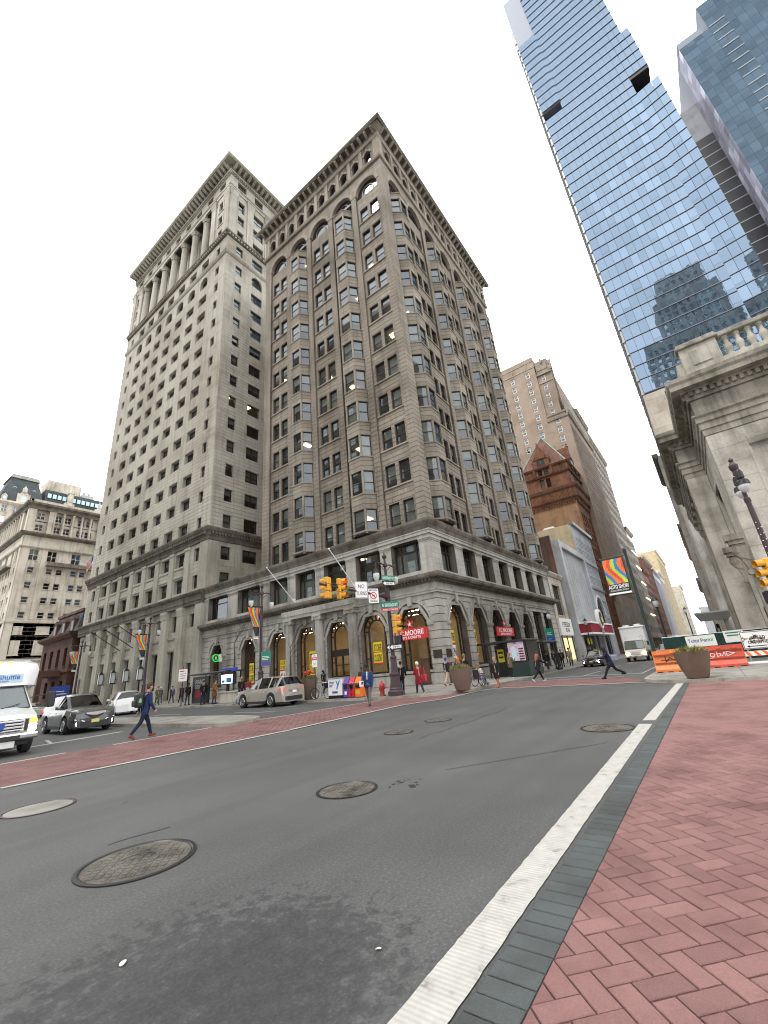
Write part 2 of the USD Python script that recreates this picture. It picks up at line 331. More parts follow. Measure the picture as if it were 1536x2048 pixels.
def courses(fr, area, h, ln, w0, w1, gu=0.02, gz=0.045, z0=None):
    """ashlar: courses of height h, stones about ln long, clipped to the area (u, z); joints recessed between the stones"""
    out = []; a, b, c, d = area.bounds; z = b if z0 is None else z0; row = 0; pre = shapely.prepared.prep(area)
    while z < d - 0.05:
        za, zb = z + gz / 2, min(z + h, d) - gz / 2; off = (row % 2) * ln / 2 + R.uniform(-.12, .12) * ln
        if zb > za:
            band = area.intersection(sbox(a, za, c, zb))
            for g in getattr(band, 'geoms', [band]):
                if g.geom_type != 'Polygon' or g.area < 0.004: continue
                x0, _, x1, _ = g.bounds; n = max(1, round((x1 - x0) / ln)); cuts = [x0]
                if n > 1: cuts += [x0 + (x1 - x0) * (k + (0.25 if row % 2 else -0.25)) / n for k in range(1, n)] if n > 1 else []
                cuts.append(x1)
                for p, q in zip(cuts[:-1], cuts[1:]):
                    rct = sbox(p + gu / 2, za, q - gu / 2, zb)
                    if rct.area < 0.003: continue
                    if g.area > 0 and abs(g.area - (x1 - x0) * (zb - za)) < 1e-4: out.append(MB(fr).box(p + gu / 2, q - gu / 2, w0, w1, za, zb, noback=True))
                    else:
                        cl = rct.intersection(g)
                        if cl.area < 0.004: continue
                        if abs(cl.area - rct.area) < 1e-5: out.append(MB(fr).box(p + gu / 2, q - gu / 2, w0, w1, za, zb, noback=True))
                        else: out.append(MB(fr).poly(cl.simplify(0.004), w0, w1))
        z += h; row += 1
    return out
def sash(fr, u0, u1, z0, z1, w, b=0.07, rail=True, mull=0, blind=None, deep=0.07, transom=None, arched=False):
    """one window: frame mesh and its sub-parts (pane, blind)"""
    m = MB(fr); m.box(u0, u0 + b, w - deep, w, z0, z1).box(u1 - b, u1, w - deep, w, z0, z1).box(u0 + b, u1 - b, w - deep, w, z0, z0 + b).box(u0 + b, u1 - b, w - deep, w, z1 - b, z1)
    zm = z0 + (z1 - z0) * .5
    if rail: m.box(u0 + b, u1 - b, w - deep + .01, w + .012, zm - b / 2, zm + b / 2)
    for k in range(mull):
        um = u0 + (u1 - u0) * (k + 1) / (mull + 1); m.box(um - b * .6, um + b * .6, w - deep, w + .005, z0 + b, z1 - b)
    if transom: m.box(u0 + b, u1 - b, w - deep, w + .01, transom - b / 2, transom + b / 2)
    subs = [('pane', quad(fr, u0 + b, u1 - b, w - deep * .6, z0 + b, z1 - b), 'window_glass')]
    if blind: subs.append(('blind', quad(fr, u0 + b, u1 - b, w - deep - .06, z1 - b - (z1 - z0 - 2 * b) * blind, z1 - b), 'blind'))
    return m, subs
def quad(fr, u0, u1, w, z0, z1):
    m = MB(fr); m.add(np.array([(u0, w, z0), (u1, w, z0), (u1, w, z1), (u0, w, z1)]), [(0, 1, 2), (0, 2, 3)] if fr.out else [(0, 2, 1), (0, 3, 2)]); return m
def windows(parent, ws, limit=300, frame='dark_bronze'):
    pieces(parent, 'window', [w[0] for w in ws], frame, limit, 'window_frames', subs=[w[1] for w in ws])
def rblind(p=.55):
    return R.choice([.35, .5, .5, .62, .8, .97]) if R.random() < p else None
def profile(fr, pts, u0, u1, ends=(0, 0), e=None):
    """a moulding: profile points (w, z), swept from u0 to u1; ends: how far each end runs out per unit of projection (mitre)"""
    m = MB(fr); p = np.array(pts, float); k = len(p)
    A = np.column_stack([u0 - ends[0] * p[:, 0], p]); B = np.column_stack([u1 + ends[1] * p[:, 0], p]); f = []
    for i in range(k):
        j = (i + 1) % k; f += [(i, j, i + k), (j, j + k, i + k)]
    f += [(0, i, i + 1) for i in range(1, k - 1)] + [(k, k + i + 1, k + i) for i in range(1, k - 1)]
    return m.add(np.vstack([A, B]), f)
def rooms(parent, fr, u0, u1, levels, depth, w0=-0.6, lit=0.12, lamp='lamp_warm', wall='plaster', pitch=2.6, name='interior', back=True):
    m = MB(fr); lamps = []
    if back: m.box(u0, u1, w0 - depth - .2, w0 - depth, levels[0], levels[-1])
    for i, z in enumerate(levels):
        m.box(u0, u1, w0 - depth, w0 - .02, z - .12, z + .12)
        if i == 0: continue
        u = u0 + pitch / 2
        while u < u1 - 1:
            if R.random() < lit:
                q = R.uniform(-.4, .4); d = R.uniform(.7, 1.6); lamps.append(MB(fr).box(u + q, u + q + .62, w0 - d - .62, w0 - d, z - .20, z - .14))
            u += pitch
    part(parent, name, m, wall)
    for l in lamps: part(parent, 'ceiling_lamp', l, lamp)

# ---------------------------------------------------------------- ground: asphalt, pavements, crosswalks, markings
mat('asphalt', {'g': ('geometry', {}),
    'n1': ('noise_texture', {'scale': 0.35, 'detail': 6, 'roughness': 0.6}), 'r1': ('rgb_ramp', {'ramp': [(0.3, (0.80, 0.80, 0.81)), (0.7, (1.14, 1.14, 1.13))]}),
    'n2': ('noise_texture', {'scale': 42, 'detail': 5, 'roughness': 0.75}), 'r2': ('rgb_ramp', {'ramp': [(0.3, (0.054, 0.055, 0.056)), (0.55, (0.086, 0.086, 0.086)), (0.72, (0.155, 0.155, 0.15))]}),
    'mp': ('mapping', {'scale': (0.10, 1.5, 1)}), 'n4': ('noise_texture', {'scale': 1.0, 'detail': 5}), 'r4': ('rgb_ramp', {'ramp': [(0.3, (0.84, 0.84, 0.84)), (0.6, (1.06, 1.06, 1.06))]}),
    'dv': ('vector_math', {'math_type': 'distance', 'vector2': (1.15, 3.3, 0)}), 'mr': ('map_range', {'from_min': 0.5, 'from_max': 2.1, 'to_min': 0.24, 'to_max': 0.0}),
    'dw': ('vector_math', {'math_type': 'distance', 'vector2': (2.15, 2.45, 0)}), 'mw': ('map_range', {'from_min': 0.1, 'from_max': 0.95, 'to_min': 0.22, 'to_max': 0.0}),
    'n5': ('noise_texture', {'scale': 9, 'detail': 7, 'roughness': 0.68}), 'a1': ('math', {'math_type': 'add'}), 'a2': ('math', {'math_type': 'add'}),
    'rs': ('rgb_ramp', {'ramp': [(0.585, (1, 1, 1)), (0.66, (0.66, 0.66, 0.67)), (0.85, (0.47, 0.47, 0.49))]}),
    'm1': ('mix', {'mix_type': 'multiply', 'fac': 1.0}), 'm2': ('mix', {'mix_type': 'multiply', 'fac': 1.0}), 'm3': ('mix', {'mix_type': 'multiply', 'fac': 1.0}),
    'b': ('bump', {'strength': 0.5, 'distance': 0.006}), 'p': ('principled_bsdf', {'roughness': 0.72, 'specular_ior_level': 0.4})},
    [('g.position', k + '.vector') for k in ('n1', 'n2', 'mp', 'n5')] + [('g.position', 'dv.vector1'), ('g.position', 'dw.vector1'), ('mp.vector', 'n4.vector'), ('n1.fac', 'r1.fac'), ('n2.fac', 'r2.fac'), ('n4.fac', 'r4.fac'),
     ('dv.value', 'mr.value'), ('dw.value', 'mw.value'), ('n5.fac', 'a1.value1'), ('mr.result', 'a1.value2'), ('a1.value', 'a2.value1'), ('mw.result', 'a2.value2'), ('a2.value', 'rs.fac'),
     ('r2.color', 'm1.color1'), ('r1.color', 'm1.color2'), ('m1.color', 'm2.color1'), ('r4.color', 'm2.color2'), ('m2.color', 'm3.color1'), ('rs.color', 'm3.color2'), ('m3.color', 'p.base_color'), ('n2.fac', 'b.height'), ('b.normal', 'p.normal')], 'p.BSDF')
mat('road_paint', {'g': ('geometry', {}), 'n': ('noise_texture', {'scale': 7, 'detail': 7, 'roughness': 0.65}), 'r': ('rgb_ramp', {'ramp': [(0.30, (0.20, 0.195, 0.18)), (0.42, (0.38, 0.37, 0.34)), (0.7, (0.47, 0.46, 0.425))]}),
    'w': ('wave_texture', {'scale': 9, 'distortion': 2.5, 'detail': 3, 'bands_direction': 'x'}), 'b': ('bump', {'strength': 0.35, 'distance': 0.008}), 'p': ('principled_bsdf', {'roughness': 0.6})},
    [('g.position', 'n.vector'), ('n.fac', 'r.fac'), ('r.color', 'p.base_color'), ('g.position', 'w.vector'), ('w.fac', 'b.height'), ('b.normal', 'p.normal')], 'p.BSDF')
def struct(name, mesh, m, **k):
    p = part('/World', name, mesh, m, **k); tag(stage.GetPrimAtPath(p), kind='structure'); return p
def sheet(pg, z, fr=W0, th=None):
    m = MB(fr)
    for g in getattr(pg, 'geoms', [pg]):
        if g.geom_type != 'Polygon' or g.area < 1e-5: continue
        v, f = trimesh.creation.triangulate_polygon(g, engine='earcut'); m.add(np.column_stack([v, np.full(len(v), z)]), f)
    return m
struct('road', sheet(sbox(-1500, -1500, 1500, 1500), 0.0), 'asphalt')

def rounded(x0, y0, x1, y1, corner, r):
    """an L-shaped or box block's kerb line with one rounded corner"""
    b = sbox(x0, y0, x1, y1); cx = x0 + r if corner[0] < 0 else x1 - r; cy = y0 + r if corner[1] < 0 else y1 - r
    cut = sbox(min(cx, x0 if corner[0] < 0 else x1), min(cy, y0 if corner[1] < 0 else y1), max(cx, x0 if corner[0] < 0 else x1), max(cy, y0 if corner[1] < 0 else y1))
    return b.difference(cut).union(cut.intersection(Point(cx, cy).buffer(r, 24)))
KH = 0.13
def pavement(pg, near, name='pavement'):
    kerb = pg.difference(pg.buffer(-0.17)); inner = pg.buffer(-0.18)
    st = struct(name, MB().plan(inner.buffer(0.005), -0.05, KH - 0.03), 'paver_joint')
    slabs = []; nb = near.intersection(inner); a, b, c, d = nb.bounds
    for i in range(int((c - a) / 1.5) + 1):
        for j in range(int((d - b) / 1.5) + 1):
            s = sbox(a + i * 1.5 + .008, b + j * 1.5 + .008, a + i * 1.5 + 1.492, b + j * 1.5 + 1.492).intersection(nb)
            if s.area > .02: slabs.append(MB().plan(s, KH - 0.06, KH + R.uniform(-.003, .003)))
    pieces(st, 'slab', slabs, 'concrete', 300, 'slabs')
    far = inner.difference(near)
    if far.area > 1: part(st, 'far_paving', MB().plan(far, KH - 0.06, KH), 'concrete')
    ks = []; L = pg.exterior; n = int(min(L.length, 900) / 1.8)
    for nbx in (near.buffer(2),):
        kk = kerb.intersection(nbx)
        for i in range(int((c - a + 4) / 1.8) + 1):
            for j in range(int((d - b + 4) / 1.8) + 1):
                s = kk.intersection(sbox(a - 2 + i * 1.8 + .006, b - 2 + j * 1.8 + .006, a - 2 + i * 1.8 + 1.794, b - 2 + j * 1.8 + 1.794))
                if s.area > .02: ks.append(MB().plan(s, -0.05, KH + 0.002))
        pieces(st, 'kerb_stone', ks, 'kerb_granite', 120, 'kerb_stones')
        part(st, 'far_kerb', MB().plan(kerb.difference(nbx), -0.05, KH + 0.002), 'kerb_granite')
    return st
north = rounded(19.8, 11.3, 420, 520, (-1, -1), 3.2)
pavement(north, sbox(19, 10, 46, 52))
south = rounded(21.2, -300, 420, 3.1, (-1, 1), 2.6)
pavement(south, sbox(20, -14, 48, 4))
west = sbox(-60, -300, -1.6, 520)
struct('pavement', MB().plan(west, -0.05, KH), 'concrete')

def bricks(region, L, Wd, ang, h, gap=0.010, origin=(0, 0)):
    """herringbone: every brick a bevelled block, cut at the edge of the bed"""
    out = []; c, s = math.cos(ang), math.sin(ang); rot = np.array([[c, -s], [s, c]])
    a, b, c2, d = region.bounds; cor = (np.array([(a, b), (c2, b), (c2, d), (a, d)]) - origin) @ rot
    i0, j0 = np.floor(cor.min(0) / Wd).astype(int) - 3; i1, j1 = np.ceil(cor.max(0) / Wd).astype(int) + 3
    pre = shapely.prepared.prep(region); core = shapely.prepared.prep(region.buffer(-L))
    for i in range(i0, i1):
        for j in range(j0, j1):
            m = (i - j) % 4
            if m not in (0, 3): continue
            x0, y0 = i * Wd, j * Wd; x1, y1 = (x0 + L, y0 + Wd) if m == 0 else (x0 + Wd, y0 + L)
            q = np.array([(x0 + gap / 2, y0 + gap / 2), (x1 - gap / 2, y0 + gap / 2), (x1 - gap / 2, y1 - gap / 2), (x0 + gap / 2, y1 - gap / 2)]) @ rot.T + origin
            if not core.contains(Point(*q.mean(0))):
                if not pre.intersects(Point(*q.mean(0)).buffer(L)): continue
                cl = Polygon(q).intersection(region)
                if cl.geom_type != 'Polygon' or cl.area < 0.0012: continue
                q = np.array(shapely.geometry.polygon.orient(cl).exterior.coords)[:-1]
            out.append(block(q, h + R.uniform(-.0015, .0015)))
    return out
def block(q, h, z0=-0.03, bev=0.006):
    n = len(q); c = q.mean(0); dd = c - q; t = q + dd / np.linalg.norm(dd, axis=1, keepdims=True) * bev * 1.4
    v = np.vstack([np.column_stack([q, np.full(n, z0)]), np.column_stack([q, np.full(n, h - bev * .7)]), np.column_stack([t, np.full(n, h)])]); f = []
    for k in range(n):
        l = (k + 1) % n
        for r in (0, 1): f += [(r * n + k, r * n + l, r * n + n + k), (r * n + l, r * n + n + l, r * n + n + k)]
    f += [(2 * n, 2 * n + k, 2 * n + k + 1) for k in range(1, n - 1)]
    return v, np.array(f)
YB = 1.172
bed = Polygon([(-1.5, -7.5), (21.1, -7.5), (21.1, 1.30), (11, 1.22), (-1.5, YB - .02)])
cw = struct('near_crosswalk', sheet(bed.union(Polygon([(-1.5, 1.1), (21.3, 1.1), (21.3, 1.47), (-1.5, 1.43)])), 0.004), 'paver_joint')
pieces(cw, 'brick', bricks(bed.buffer(-0.006), 0.265, 0.1325, math.radians(45), 0.014, 0.010, (0.02, 0.05)), 'paver_brick', 300, 'brick_field')
sl = []
for k in range(158):
    x = -0.5 + k * 0.139; ya = YB + .004 + max(0, x - 3) * .0067; yb = 1.436 + max(0, x - 8) * .002
    sl.append(block(np.array([(x + .006, ya), (x + .133, ya), (x + .133, yb), (x + .006, yb)]), 0.014 + R.uniform(-.001, .001)))
pieces(cw, 'border_brick', sl, 'paver_slate', 200, 'border_field')

def line(pts, w, name='road_marking', z=0.004):
    return struct(name, sheet(LineString(pts).buffer(w / 2, cap_style=2, join_style=2), z), 'road_paint')
def ragged(pts, w):
    """a thermoplastic stripe with a slightly rough edge"""
    p = LineString(pts).segmentize(0.06).buffer(w / 2, cap_style=2); q = np.array(p.exterior.coords)[:-1]
    return Polygon(q + np.array([(R.uniform(-.004, .004), R.uniform(-.004, .004)) for _ in q]))
struct('road_marking', sheet(ragged([(-1, 1.563), (11.0, 1.655)], 0.245), 0.008), 'road_paint')
struct('road_marking', sheet(ragged([(11.5, 1.648), (21.3, 1.61)], 0.25), 0.008), 'road_paint')
# the crossings on the far sides: stamped brick between white lines
front = [(-1.5, 12.25), (3, 12.0), (10, 11.45), (16.3, 11.6), (18.6, 10.75), (22.2, 10.85)]
rear = [(19.6, 15.2), (14.2, 15.8), (11, 16.45), (-1.5, 16.55)]
far_bed = Polygon(front + [(22.3, 12.0), (21.3, 13.4), (20.2, 14.6)] + rear).difference(north)
c2 = struct('far_crosswalk', sheet(far_bed, 0.003), 'paver_joint')
part(c2, 'brick_field', cat(bricks(far_bed, 0.40, 0.20, math.radians(45), 0.010, 0.016)), 'paver_brick', kind='stuff')
side_bed = Polygon([(23.9, 10.6), (23.3, 6.3), (22.9, 3.2), (24.4, 3.3), (27.4, 4.6), (28.2, 8), (28.0, 11.2), (24.8, 11.25)]).difference(north).difference(south)
c3 = struct('side_crosswalk', sheet(side_bed, 0.003), 'paver_joint')
part(c3, 'brick_field', cat(bricks(side_bed, 0.40, 0.20, math.radians(45), 0.010, 0.016)), 'paver_brick', kind='stuff')
line(front[1:3], .16, z=.012); line([(3.6, 11.95), (4.6, 11.88)], .16, z=.016); line(front[2:4] + front[4:] + [(23.7, 10.35), (23.1, 6.3), (22.7, 2.9)], .17, z=.020)
line([(-1, 16.75), (5.6, 16.72)], .16); line([(6.9, 16.66), (11.0, 16.6), (14.2, 15.92), (19.6, 15.3)], .16)
line([(28.5, 11.1), (28.7, 8), (27.9, 4.6)], .15); line([(30.6, 10.7), (31.2, 7.9), (30.4, 4.0)], .3)
line([(3.0, 20.6), (9.2, 21.5)], .32); line([(6.6, 21.3), (7.0, 23.2)], .12)
for a in range(12): line([(31.5 + a * 9, 7.55), (36.5 + a * 9, 7.5)], .12)
for a in range(9): line([(15.3, 18.8 + a * 9), (15.2, 22.2 + a * 9)], .13)
line([(17.9, 20.0), (17.9, 23.5)], .10); line([(30, 4.0), (60, 3.95)], .10)
# the raised median
med = Polygon([(10.35, 16.3), (10.6, 15.7), (11.5, 15.5), (12.5, 16.4), (13.0, 18.5), (13.2, 120), (10.4, 120), (10.4, 18)])
mp_ = struct('median', MB().plan(med, -0.05, 0.14), 'kerb_granite')
sl = []
for k in range(22):
    g = sbox(10.2, 15.6 + k * 1.6 + .01, 13.4, 15.6 + k * 1.6 + 1.59).intersection(med.buffer(-.16))
    if g.area > .05: sl.append(MB().plan(g, 0.10, 0.150))
pieces(mp_, 'slab', sl, 'concrete', 40, 'slabs')

# manhole covers
def manhole(x, y, r, label, light=False, waffle=True):
    t = thing('manhole_cover', label, 'manhole cover', (x, y, 0), R.uniform(0, 1), 'manhole covers in the road')
    part(t, 'ring', MB().lathe(0, 0, [(r * 1.06, 0.0), (r * 1.06, .012), (r * .99, .014), (r * .97, .004), (r * .93, .004)], 40), 'black_metal' if not light else 'maroon_iron', smooth=30)
    part(t, 'cover', MB().lathe(0, 0, [(r * .95, 0.001), (r * .95, .0075), (0.001, .0075)], 40), 'concrete' if light else 'cast_iron')
    if waffle:
        st = []; k = .075 if r > .42 else .07
        for i in range(-9, 10):
            for j in range(-9, 10):
                px, py = i * k, j * k; d = math.hypot(px, py)
                if d < r * .86 and not r * .30 < d < r * .42: st.append(MB().bevel(px - k * .36, px + k * .36, py - k * .36, py + k * .36, .006, .014, .004))
        part(t, 'raised_pattern', cat(st), 'cast_iron', kind='stuff')
        part(t, 'centre_ring', MB().torus((0, 0, .009), r * .36, .012, 'z', 30, 5), 'cast_iron', smooth=True)
stone('cast_iron', (0.115, 0.105, 0.09), var=0.35, stain=0.62, streak=0, piece=0, big=3.2, fine=40, rough=0.6, tint=(0.7, 0.68, 0.68))
manhole(2.47, 5.10, .50, 'largest nearest manhole cover with worn chequer pattern, front left of the road')
manhole(2.78, 9.02, .45, 'pale smooth manhole cover at the left edge below the crosswalk', True, False)
manhole(5.11, 4.72, .41, 'round manhole cover in the middle of the near road with tar spots beside it')
manhole(9.72, 7.10, .36, 'small manhole cover beyond the middle one, in the centre of the junction')
manhole(11.8, 7.15, .38, 'farthest dark manhole cover in the centre of the junction')
manhole(10.5, 2.30, .50, 'faint manhole cover beside the long white stripe on the right')
def blot(x, y, r, n=9, m='tar'):
    p = [(x + r * R.uniform(.5, 1.2) * math.cos(a), y + r * R.uniform(.4, 1.1) * math.sin(a)) for a in np.arange(n) / n * 2 * np.pi]
    return sheet(Polygon(p).buffer(0), .002)
paint('tar', (0.018, 0.018, 0.019), 0.35)
tar = [blot(5.4 + R.uniform(-.1, .5), 4.1 + R.uniform(-.3, .25), R.uniform(.015, .06)) for _ in range(12)] + [blot(R.uniform(3, 12), R.uniform(3, 11), R.uniform(.01, .03)) for _ in range(26)]
tar += [sheet(LineString([(2.55 + .12 * k, 5.95 - .02 * k + .02 * math.sin(k)) for k in range(6)]).buffer(.014), .002), sheet(LineString([(6.5 + .35 * k, 3.9 - .27 * k + .02 * math.sin(3 * k)) for k in range(8)]).buffer(.010), .002), sheet(LineString([(9 + .5 * k, 6.0 + .07 * math.sin(2 * k)) for k in range(12)]).buffer(.012), .002)]
tag(stage.GetPrimAtPath(part('/World', 'tar_spots', cat(tar), 'tar')), 'black tar spots and sealed cracks on the asphalt', 'tar spots', kind='stuff')
def leaf(x, y, s, rz, label):
    t = [(math.cos(a) * s * (1 + .2 * math.cos(3 * a)), math.sin(a) * s * .5) for a in np.linspace(0, 2 * np.pi, 14, endpoint=False)]; m = MB(Fr((x, y), (math.cos(rz), math.sin(rz))))
    v = [(a, b, .006 + .012 * abs(b) / s) for a, b in t] + [(0, 0, .005)]; m.add(np.array(v), [(k, (k + 1) % 14, 14) for k in range(14)])
    tag(stage.GetPrimAtPath(part('/World', 'fallen_leaf', m, 'pale_leaf')), label, 'leaf')
paint('pale_leaf', (0.58, 0.62, 0.52), 0.6)
leaf(1.63, 3.43, .034, .8, 'pale leaf lying on the dark wet asphalt at lower left')
leaf(2.47, 2.09, .018, 2.2, 'tiny pale leaf on the asphalt near the white stripe')

# ---------------------------------------------------------------- the corner office building (brown granite, oriels)
def face(fr, pg, w):
    m = MB(fr)
    for g in getattr(pg, 'geoms', [pg]):
        if g.geom_type != 'Polygon' or g.area < 1e-5: continue
        v, f = trimesh.creation.triangulate_polygon(g, engine='earcut'); m.add(np.column_stack([v[:, 0], np.full(len(v), w), v[:, 1]]), f if fr.out == (np.cross(v[f[0, 1]] - v[f[0, 0]], v[f[0, 2]] - v[f[0, 0]]) > 0) else f[:, ::-1])
    return m
def arch_window(fr, u, r, z0, zs, w, fan=7, inner=.62, trans=None, glassm='shop_glass', sides=True):
    m = MB(fr); d = .12; ri = r * inner
    m.poly(ring(u, zs, r - .10, r), w - d, w).poly(ring(u, zs, ri - .05, ri + .06), w - d, w + .02)
    for k in range(1, fan):
        a = math.pi * k / fan; c, s = math.cos(a), math.sin(a)
        m.poly(LineString([(u + ri * c, zs + ri * s), (u + (r - .05) * c, zs + (r - .05) * s)]).buffer(.045, cap_style=2), w - d, w + .01)
    for q in (-1, 1):
        m.box(*sorted((u + q * r, u + q * (r - .10))), w - d, w, z0, zs); m.box(*sorted((u + q * (ri - .06), u + q * (ri + .06))), w - d, w + .02, z0, zs)
        if sides:
            for zz in (zs, z0 + (zs - z0) * .36): m.box(*sorted((u + q * ri, u + q * (r - .05))), w - d, w + .005, zz - .05, zz + .05)
    m.box(u - r + .1, u + r - .1, w - d, w + .015, z0, z0 + .14)
    if trans: m.box(u - r + .1, u + r - .1, w - d, w + .03, trans - .3, trans + .3).box(u - .06, u + .06, w - d, w + .02, z0, trans).box(u - ri, u + ri, w - d, w + .01, z0 + 1.0, z0 + 1.07)
    return m, [('pane', face(fr, arch(u, r - .08, z0 + .05, zs), w - .07), glassm)]

OX, OY = 29.8, 16.8
FL = Fr((OX, OY), (0, 1), (-1, 0)); FRt = Fr((OX, OY), (1, 0), (0, -1))
A = thing('office_building', 'brown granite corner office block with bay windows rising above a red shop sign', 'building')
PL, PR = 4.2, 4.3
bL = [2.6 + PL * k for k in range(5)]; bR = [3.1 + PR * k for k in range(7)]
UL, UR = 22.4, 32.0
ZB, ZT, FH = 13.4, 62.2, 4.03
sills = [ZB + FH * k for k in range(11)]
stonesA, winA, wallA, sillsA, trimA = [], [], MB(), [], []
def shaft(fr, bays, kinds, U):
    slots = [arch(u, 1.72, ZB + .1, 58.9) for u in bays]
    area = sbox(0, ZB, U, ZT).difference(unary_union(slots))
    wallA.raw(MB(fr).poly(area.intersection(sbox(.05, ZB, U, ZT)), -.55, -.04))
    hood = unary_union([ring(u, 58.9, 1.70, 2.06).union(Point(u, 58.9).buffer(.01)) for u in bays])
    stonesA.extend(courses(fr, area.difference(hood), .504, 1.5, -.04, 0, gu=.02, gz=.05, z0=ZB))
    for u, kd in zip(bays, kinds):
        trimA.extend(voussoirs(fr, u, 58.9, 1.72, 2.05, -.04, .05, 13))
        MBr = MB(fr).poly(ring(u, 58.9, 1.62, 1.72), -.55, .03); trimA.append(MBr)
        # window in the arch head
        w, s = arch_window(fr, u, 1.62, 58.2 if kd == 'flat' else 58.9, 58.9 if kd == 'flat' else 59.0, -.42, fan=2, inner=.55, glassm='window_glass', sides=False); winA.append((w, s))
        if kd == 'flat':
            ops = []
            for z in sills:
                for q in (-1, 1): ops.append(sbox(u + q * .20, z, u + q * 1.40, z + 2.38) if q > 0 else sbox(u - 1.40, z, u - .20, z + 2.38))
            ar = sbox(u - 1.72, ZB + .1, u + 1.72, 58.2).difference(unary_union(ops))
            wallA.raw(MB(fr).poly(ar, -.75, -.29)); stonesA.extend(courses(fr, ar, .504, 1.2, -.29, -.25, gz=.05, z0=ZB))
            for z in sills:
                for q in (-1, 1):
                    a, b = (u + .20, u + 1.40) if q > 0 else (u - 1.40, u - .20)
                    winA.append(sash(fr, a, b, z, z + 2.38, -.45, blind=rblind(.6)))
                sillsA.append(MB(fr).box(u - 1.66, u + 1.66, -.27, -.13, z - .14, z + .01))
        else:
            hw, fw, pr = 1.58, .80, .80         # oriel: half width at the wall, half width of the front, projection
            for q in (-1, 1): wallA.raw(MB(fr).box(*sorted((u + q * 1.56, u + q * 1.72)), -.75, -.25, ZB + .1, 58.9))
            ang = math.atan2(pr + .25, hw - fw); sl = math.hypot(pr + .25, hw - fw)
            fronts = [(fr.sub(u - fw, pr), 2 * fw, 1), (fr.sub(u + fw, pr, -ang), sl, 0), (fr.sub(u - hw, -.25, ang), sl, 0)]
            for k in range(12):
                za = ZB + .1 if k == 0 else sills[k - 1] + 2.42; zb = sills[k] if k < 11 else za + 1.05
                if zb - za < .2: zb = za + .2
                out = Polygon([(u - hw, -.25), (u - fw, pr), (u + fw, pr), (u + hw, -.25)])
                n = max(1, round((zb - za) / .504)); hh = (zb - za) / n
                for c in range(n): stonesA.append(MB(fr).plan(out, za + c * hh + .03, za + (c + 1) * hh - .012))
                wallA.raw(MB(fr).plan(Polygon([(u - hw + .06, -.26), (u - fw + .04, pr - .04), (u + fw - .04, pr - .04), (u + hw - .06, -.26)]), za, zb))
                sillsA.append(MB(fr).plan(out.buffer(.07, join_style=2).intersection(sbox(u - 2, -.24, u + 2, 2)), zb - .12, zb + .02))
                if k == 11: trimA.append(MB(fr).hull([(u - hw, -.25, zb), (u - fw, pr, zb), (u + fw, pr, zb), (u + hw, -.25, zb), (u - 1.2, -.3, zb + .6), (u + 1.2, -.3, zb + .6)])); continue
                z0, z1 = sills[k], sills[k] + 2.42
                for f2, wd, fr_ in fronts:
                    e = .14 if fr_ else .13
                    for a, b in ((0, e), (wd - e, wd)): trimA.append(MB(f2).box(a + .004, b - .004, -.22, -.004, z0, z1))
                    winA.append(sash(f2, e, wd - e, z0, z1, -.12, b=.06, blind=rblind(.6)))
shaft(FL, bL, ['flat', 'oriel', 'flat', 'oriel', 'flat'], UL)
shaft(FRt, bR, ['oriel', 'flat', 'oriel', 'flat', 'oriel', 'flat', 'oriel'], UR)
# attic with small arched windows
for fr, U, n in ((FL, UL, 10), (FRt, UR, 15)):
    pit = 2.1; us = [1.85 + pit * k for k in range(n)]; niche = [arch(u, .52, 62.95, 64.55, 12) for u in us]
    ar = sbox(0, ZT, U, 66.5).difference(unary_union(niche)); wallA.raw(MB(fr).poly(ar.intersection(sbox(.05, 60, 90, 90)), -.5, -.0))
    for u in us:
        winA.append((MB(fr).poly(ring(u, 64.55, .44, .52, 12), -.4, -.34).box(u - .52, u - .44, -.4, -.34, 62.95, 64.55).box(u + .44, u + .52, -.4, -.34, 62.95, 64.55).box(u - .44, u + .44, -.4, -.33, 63.7, 63.78), [('pane', face(fr, arch(u, .5, 62.96, 64.55, 12), -.37), 'window_glass')]))
        trimA.append(MB(fr).poly(ring(u, 64.55, .54, .72, 12), -.02, .08)); trimA.append(MB(fr).bevel(u - .12, u + .12, -.02, .16, 65.05, 65.5, .03))
        trimA.append(MB(fr).box(u + pit / 2 - .26, u + pit / 2 + .26, .002, .10, 62.7, 66.2))
    trimA.append(MB(fr).box(-.08, .78, .002, .12, 62.7, 66.2))
    E0 = (1, 1)
    for pts in ([(-.1, 61.95), (.22, 62.0), (.30, 62.2), (.34, 62.42), (-.1, 62.5)], [(-.1, 66.2), (.14, 66.22), (.24, 66.45), (.28, 66.7), (-.1, 66.72)]): trimA.append(profile(fr, pts, 0, U, E0))
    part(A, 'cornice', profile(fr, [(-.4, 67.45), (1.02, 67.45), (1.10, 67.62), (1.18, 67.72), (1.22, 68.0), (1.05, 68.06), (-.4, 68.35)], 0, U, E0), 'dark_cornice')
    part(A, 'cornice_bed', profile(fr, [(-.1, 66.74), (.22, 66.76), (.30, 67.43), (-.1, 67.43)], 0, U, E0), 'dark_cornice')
    bk = []
    for k in range(int(U / 1.05) + 1):
        u = .3 + 1.05 * k; bk.append(MB(fr).hull([(u - .16, .2, 66.78), (u + .16, .2, 66.78), (u - .16, .42, 66.86), (u + .16, .42, 66.86), (u - .16, .98, 67.22), (u + .16, .98, 67.22), (u - .16, .98, 67.42), (u + .16, .98, 67.42), (u - .16, .2, 67.42), (u + .16, .2, 67.42)]))
    pieces(A, 'bracket', bk, 'tan_granite', 60, 'brackets')
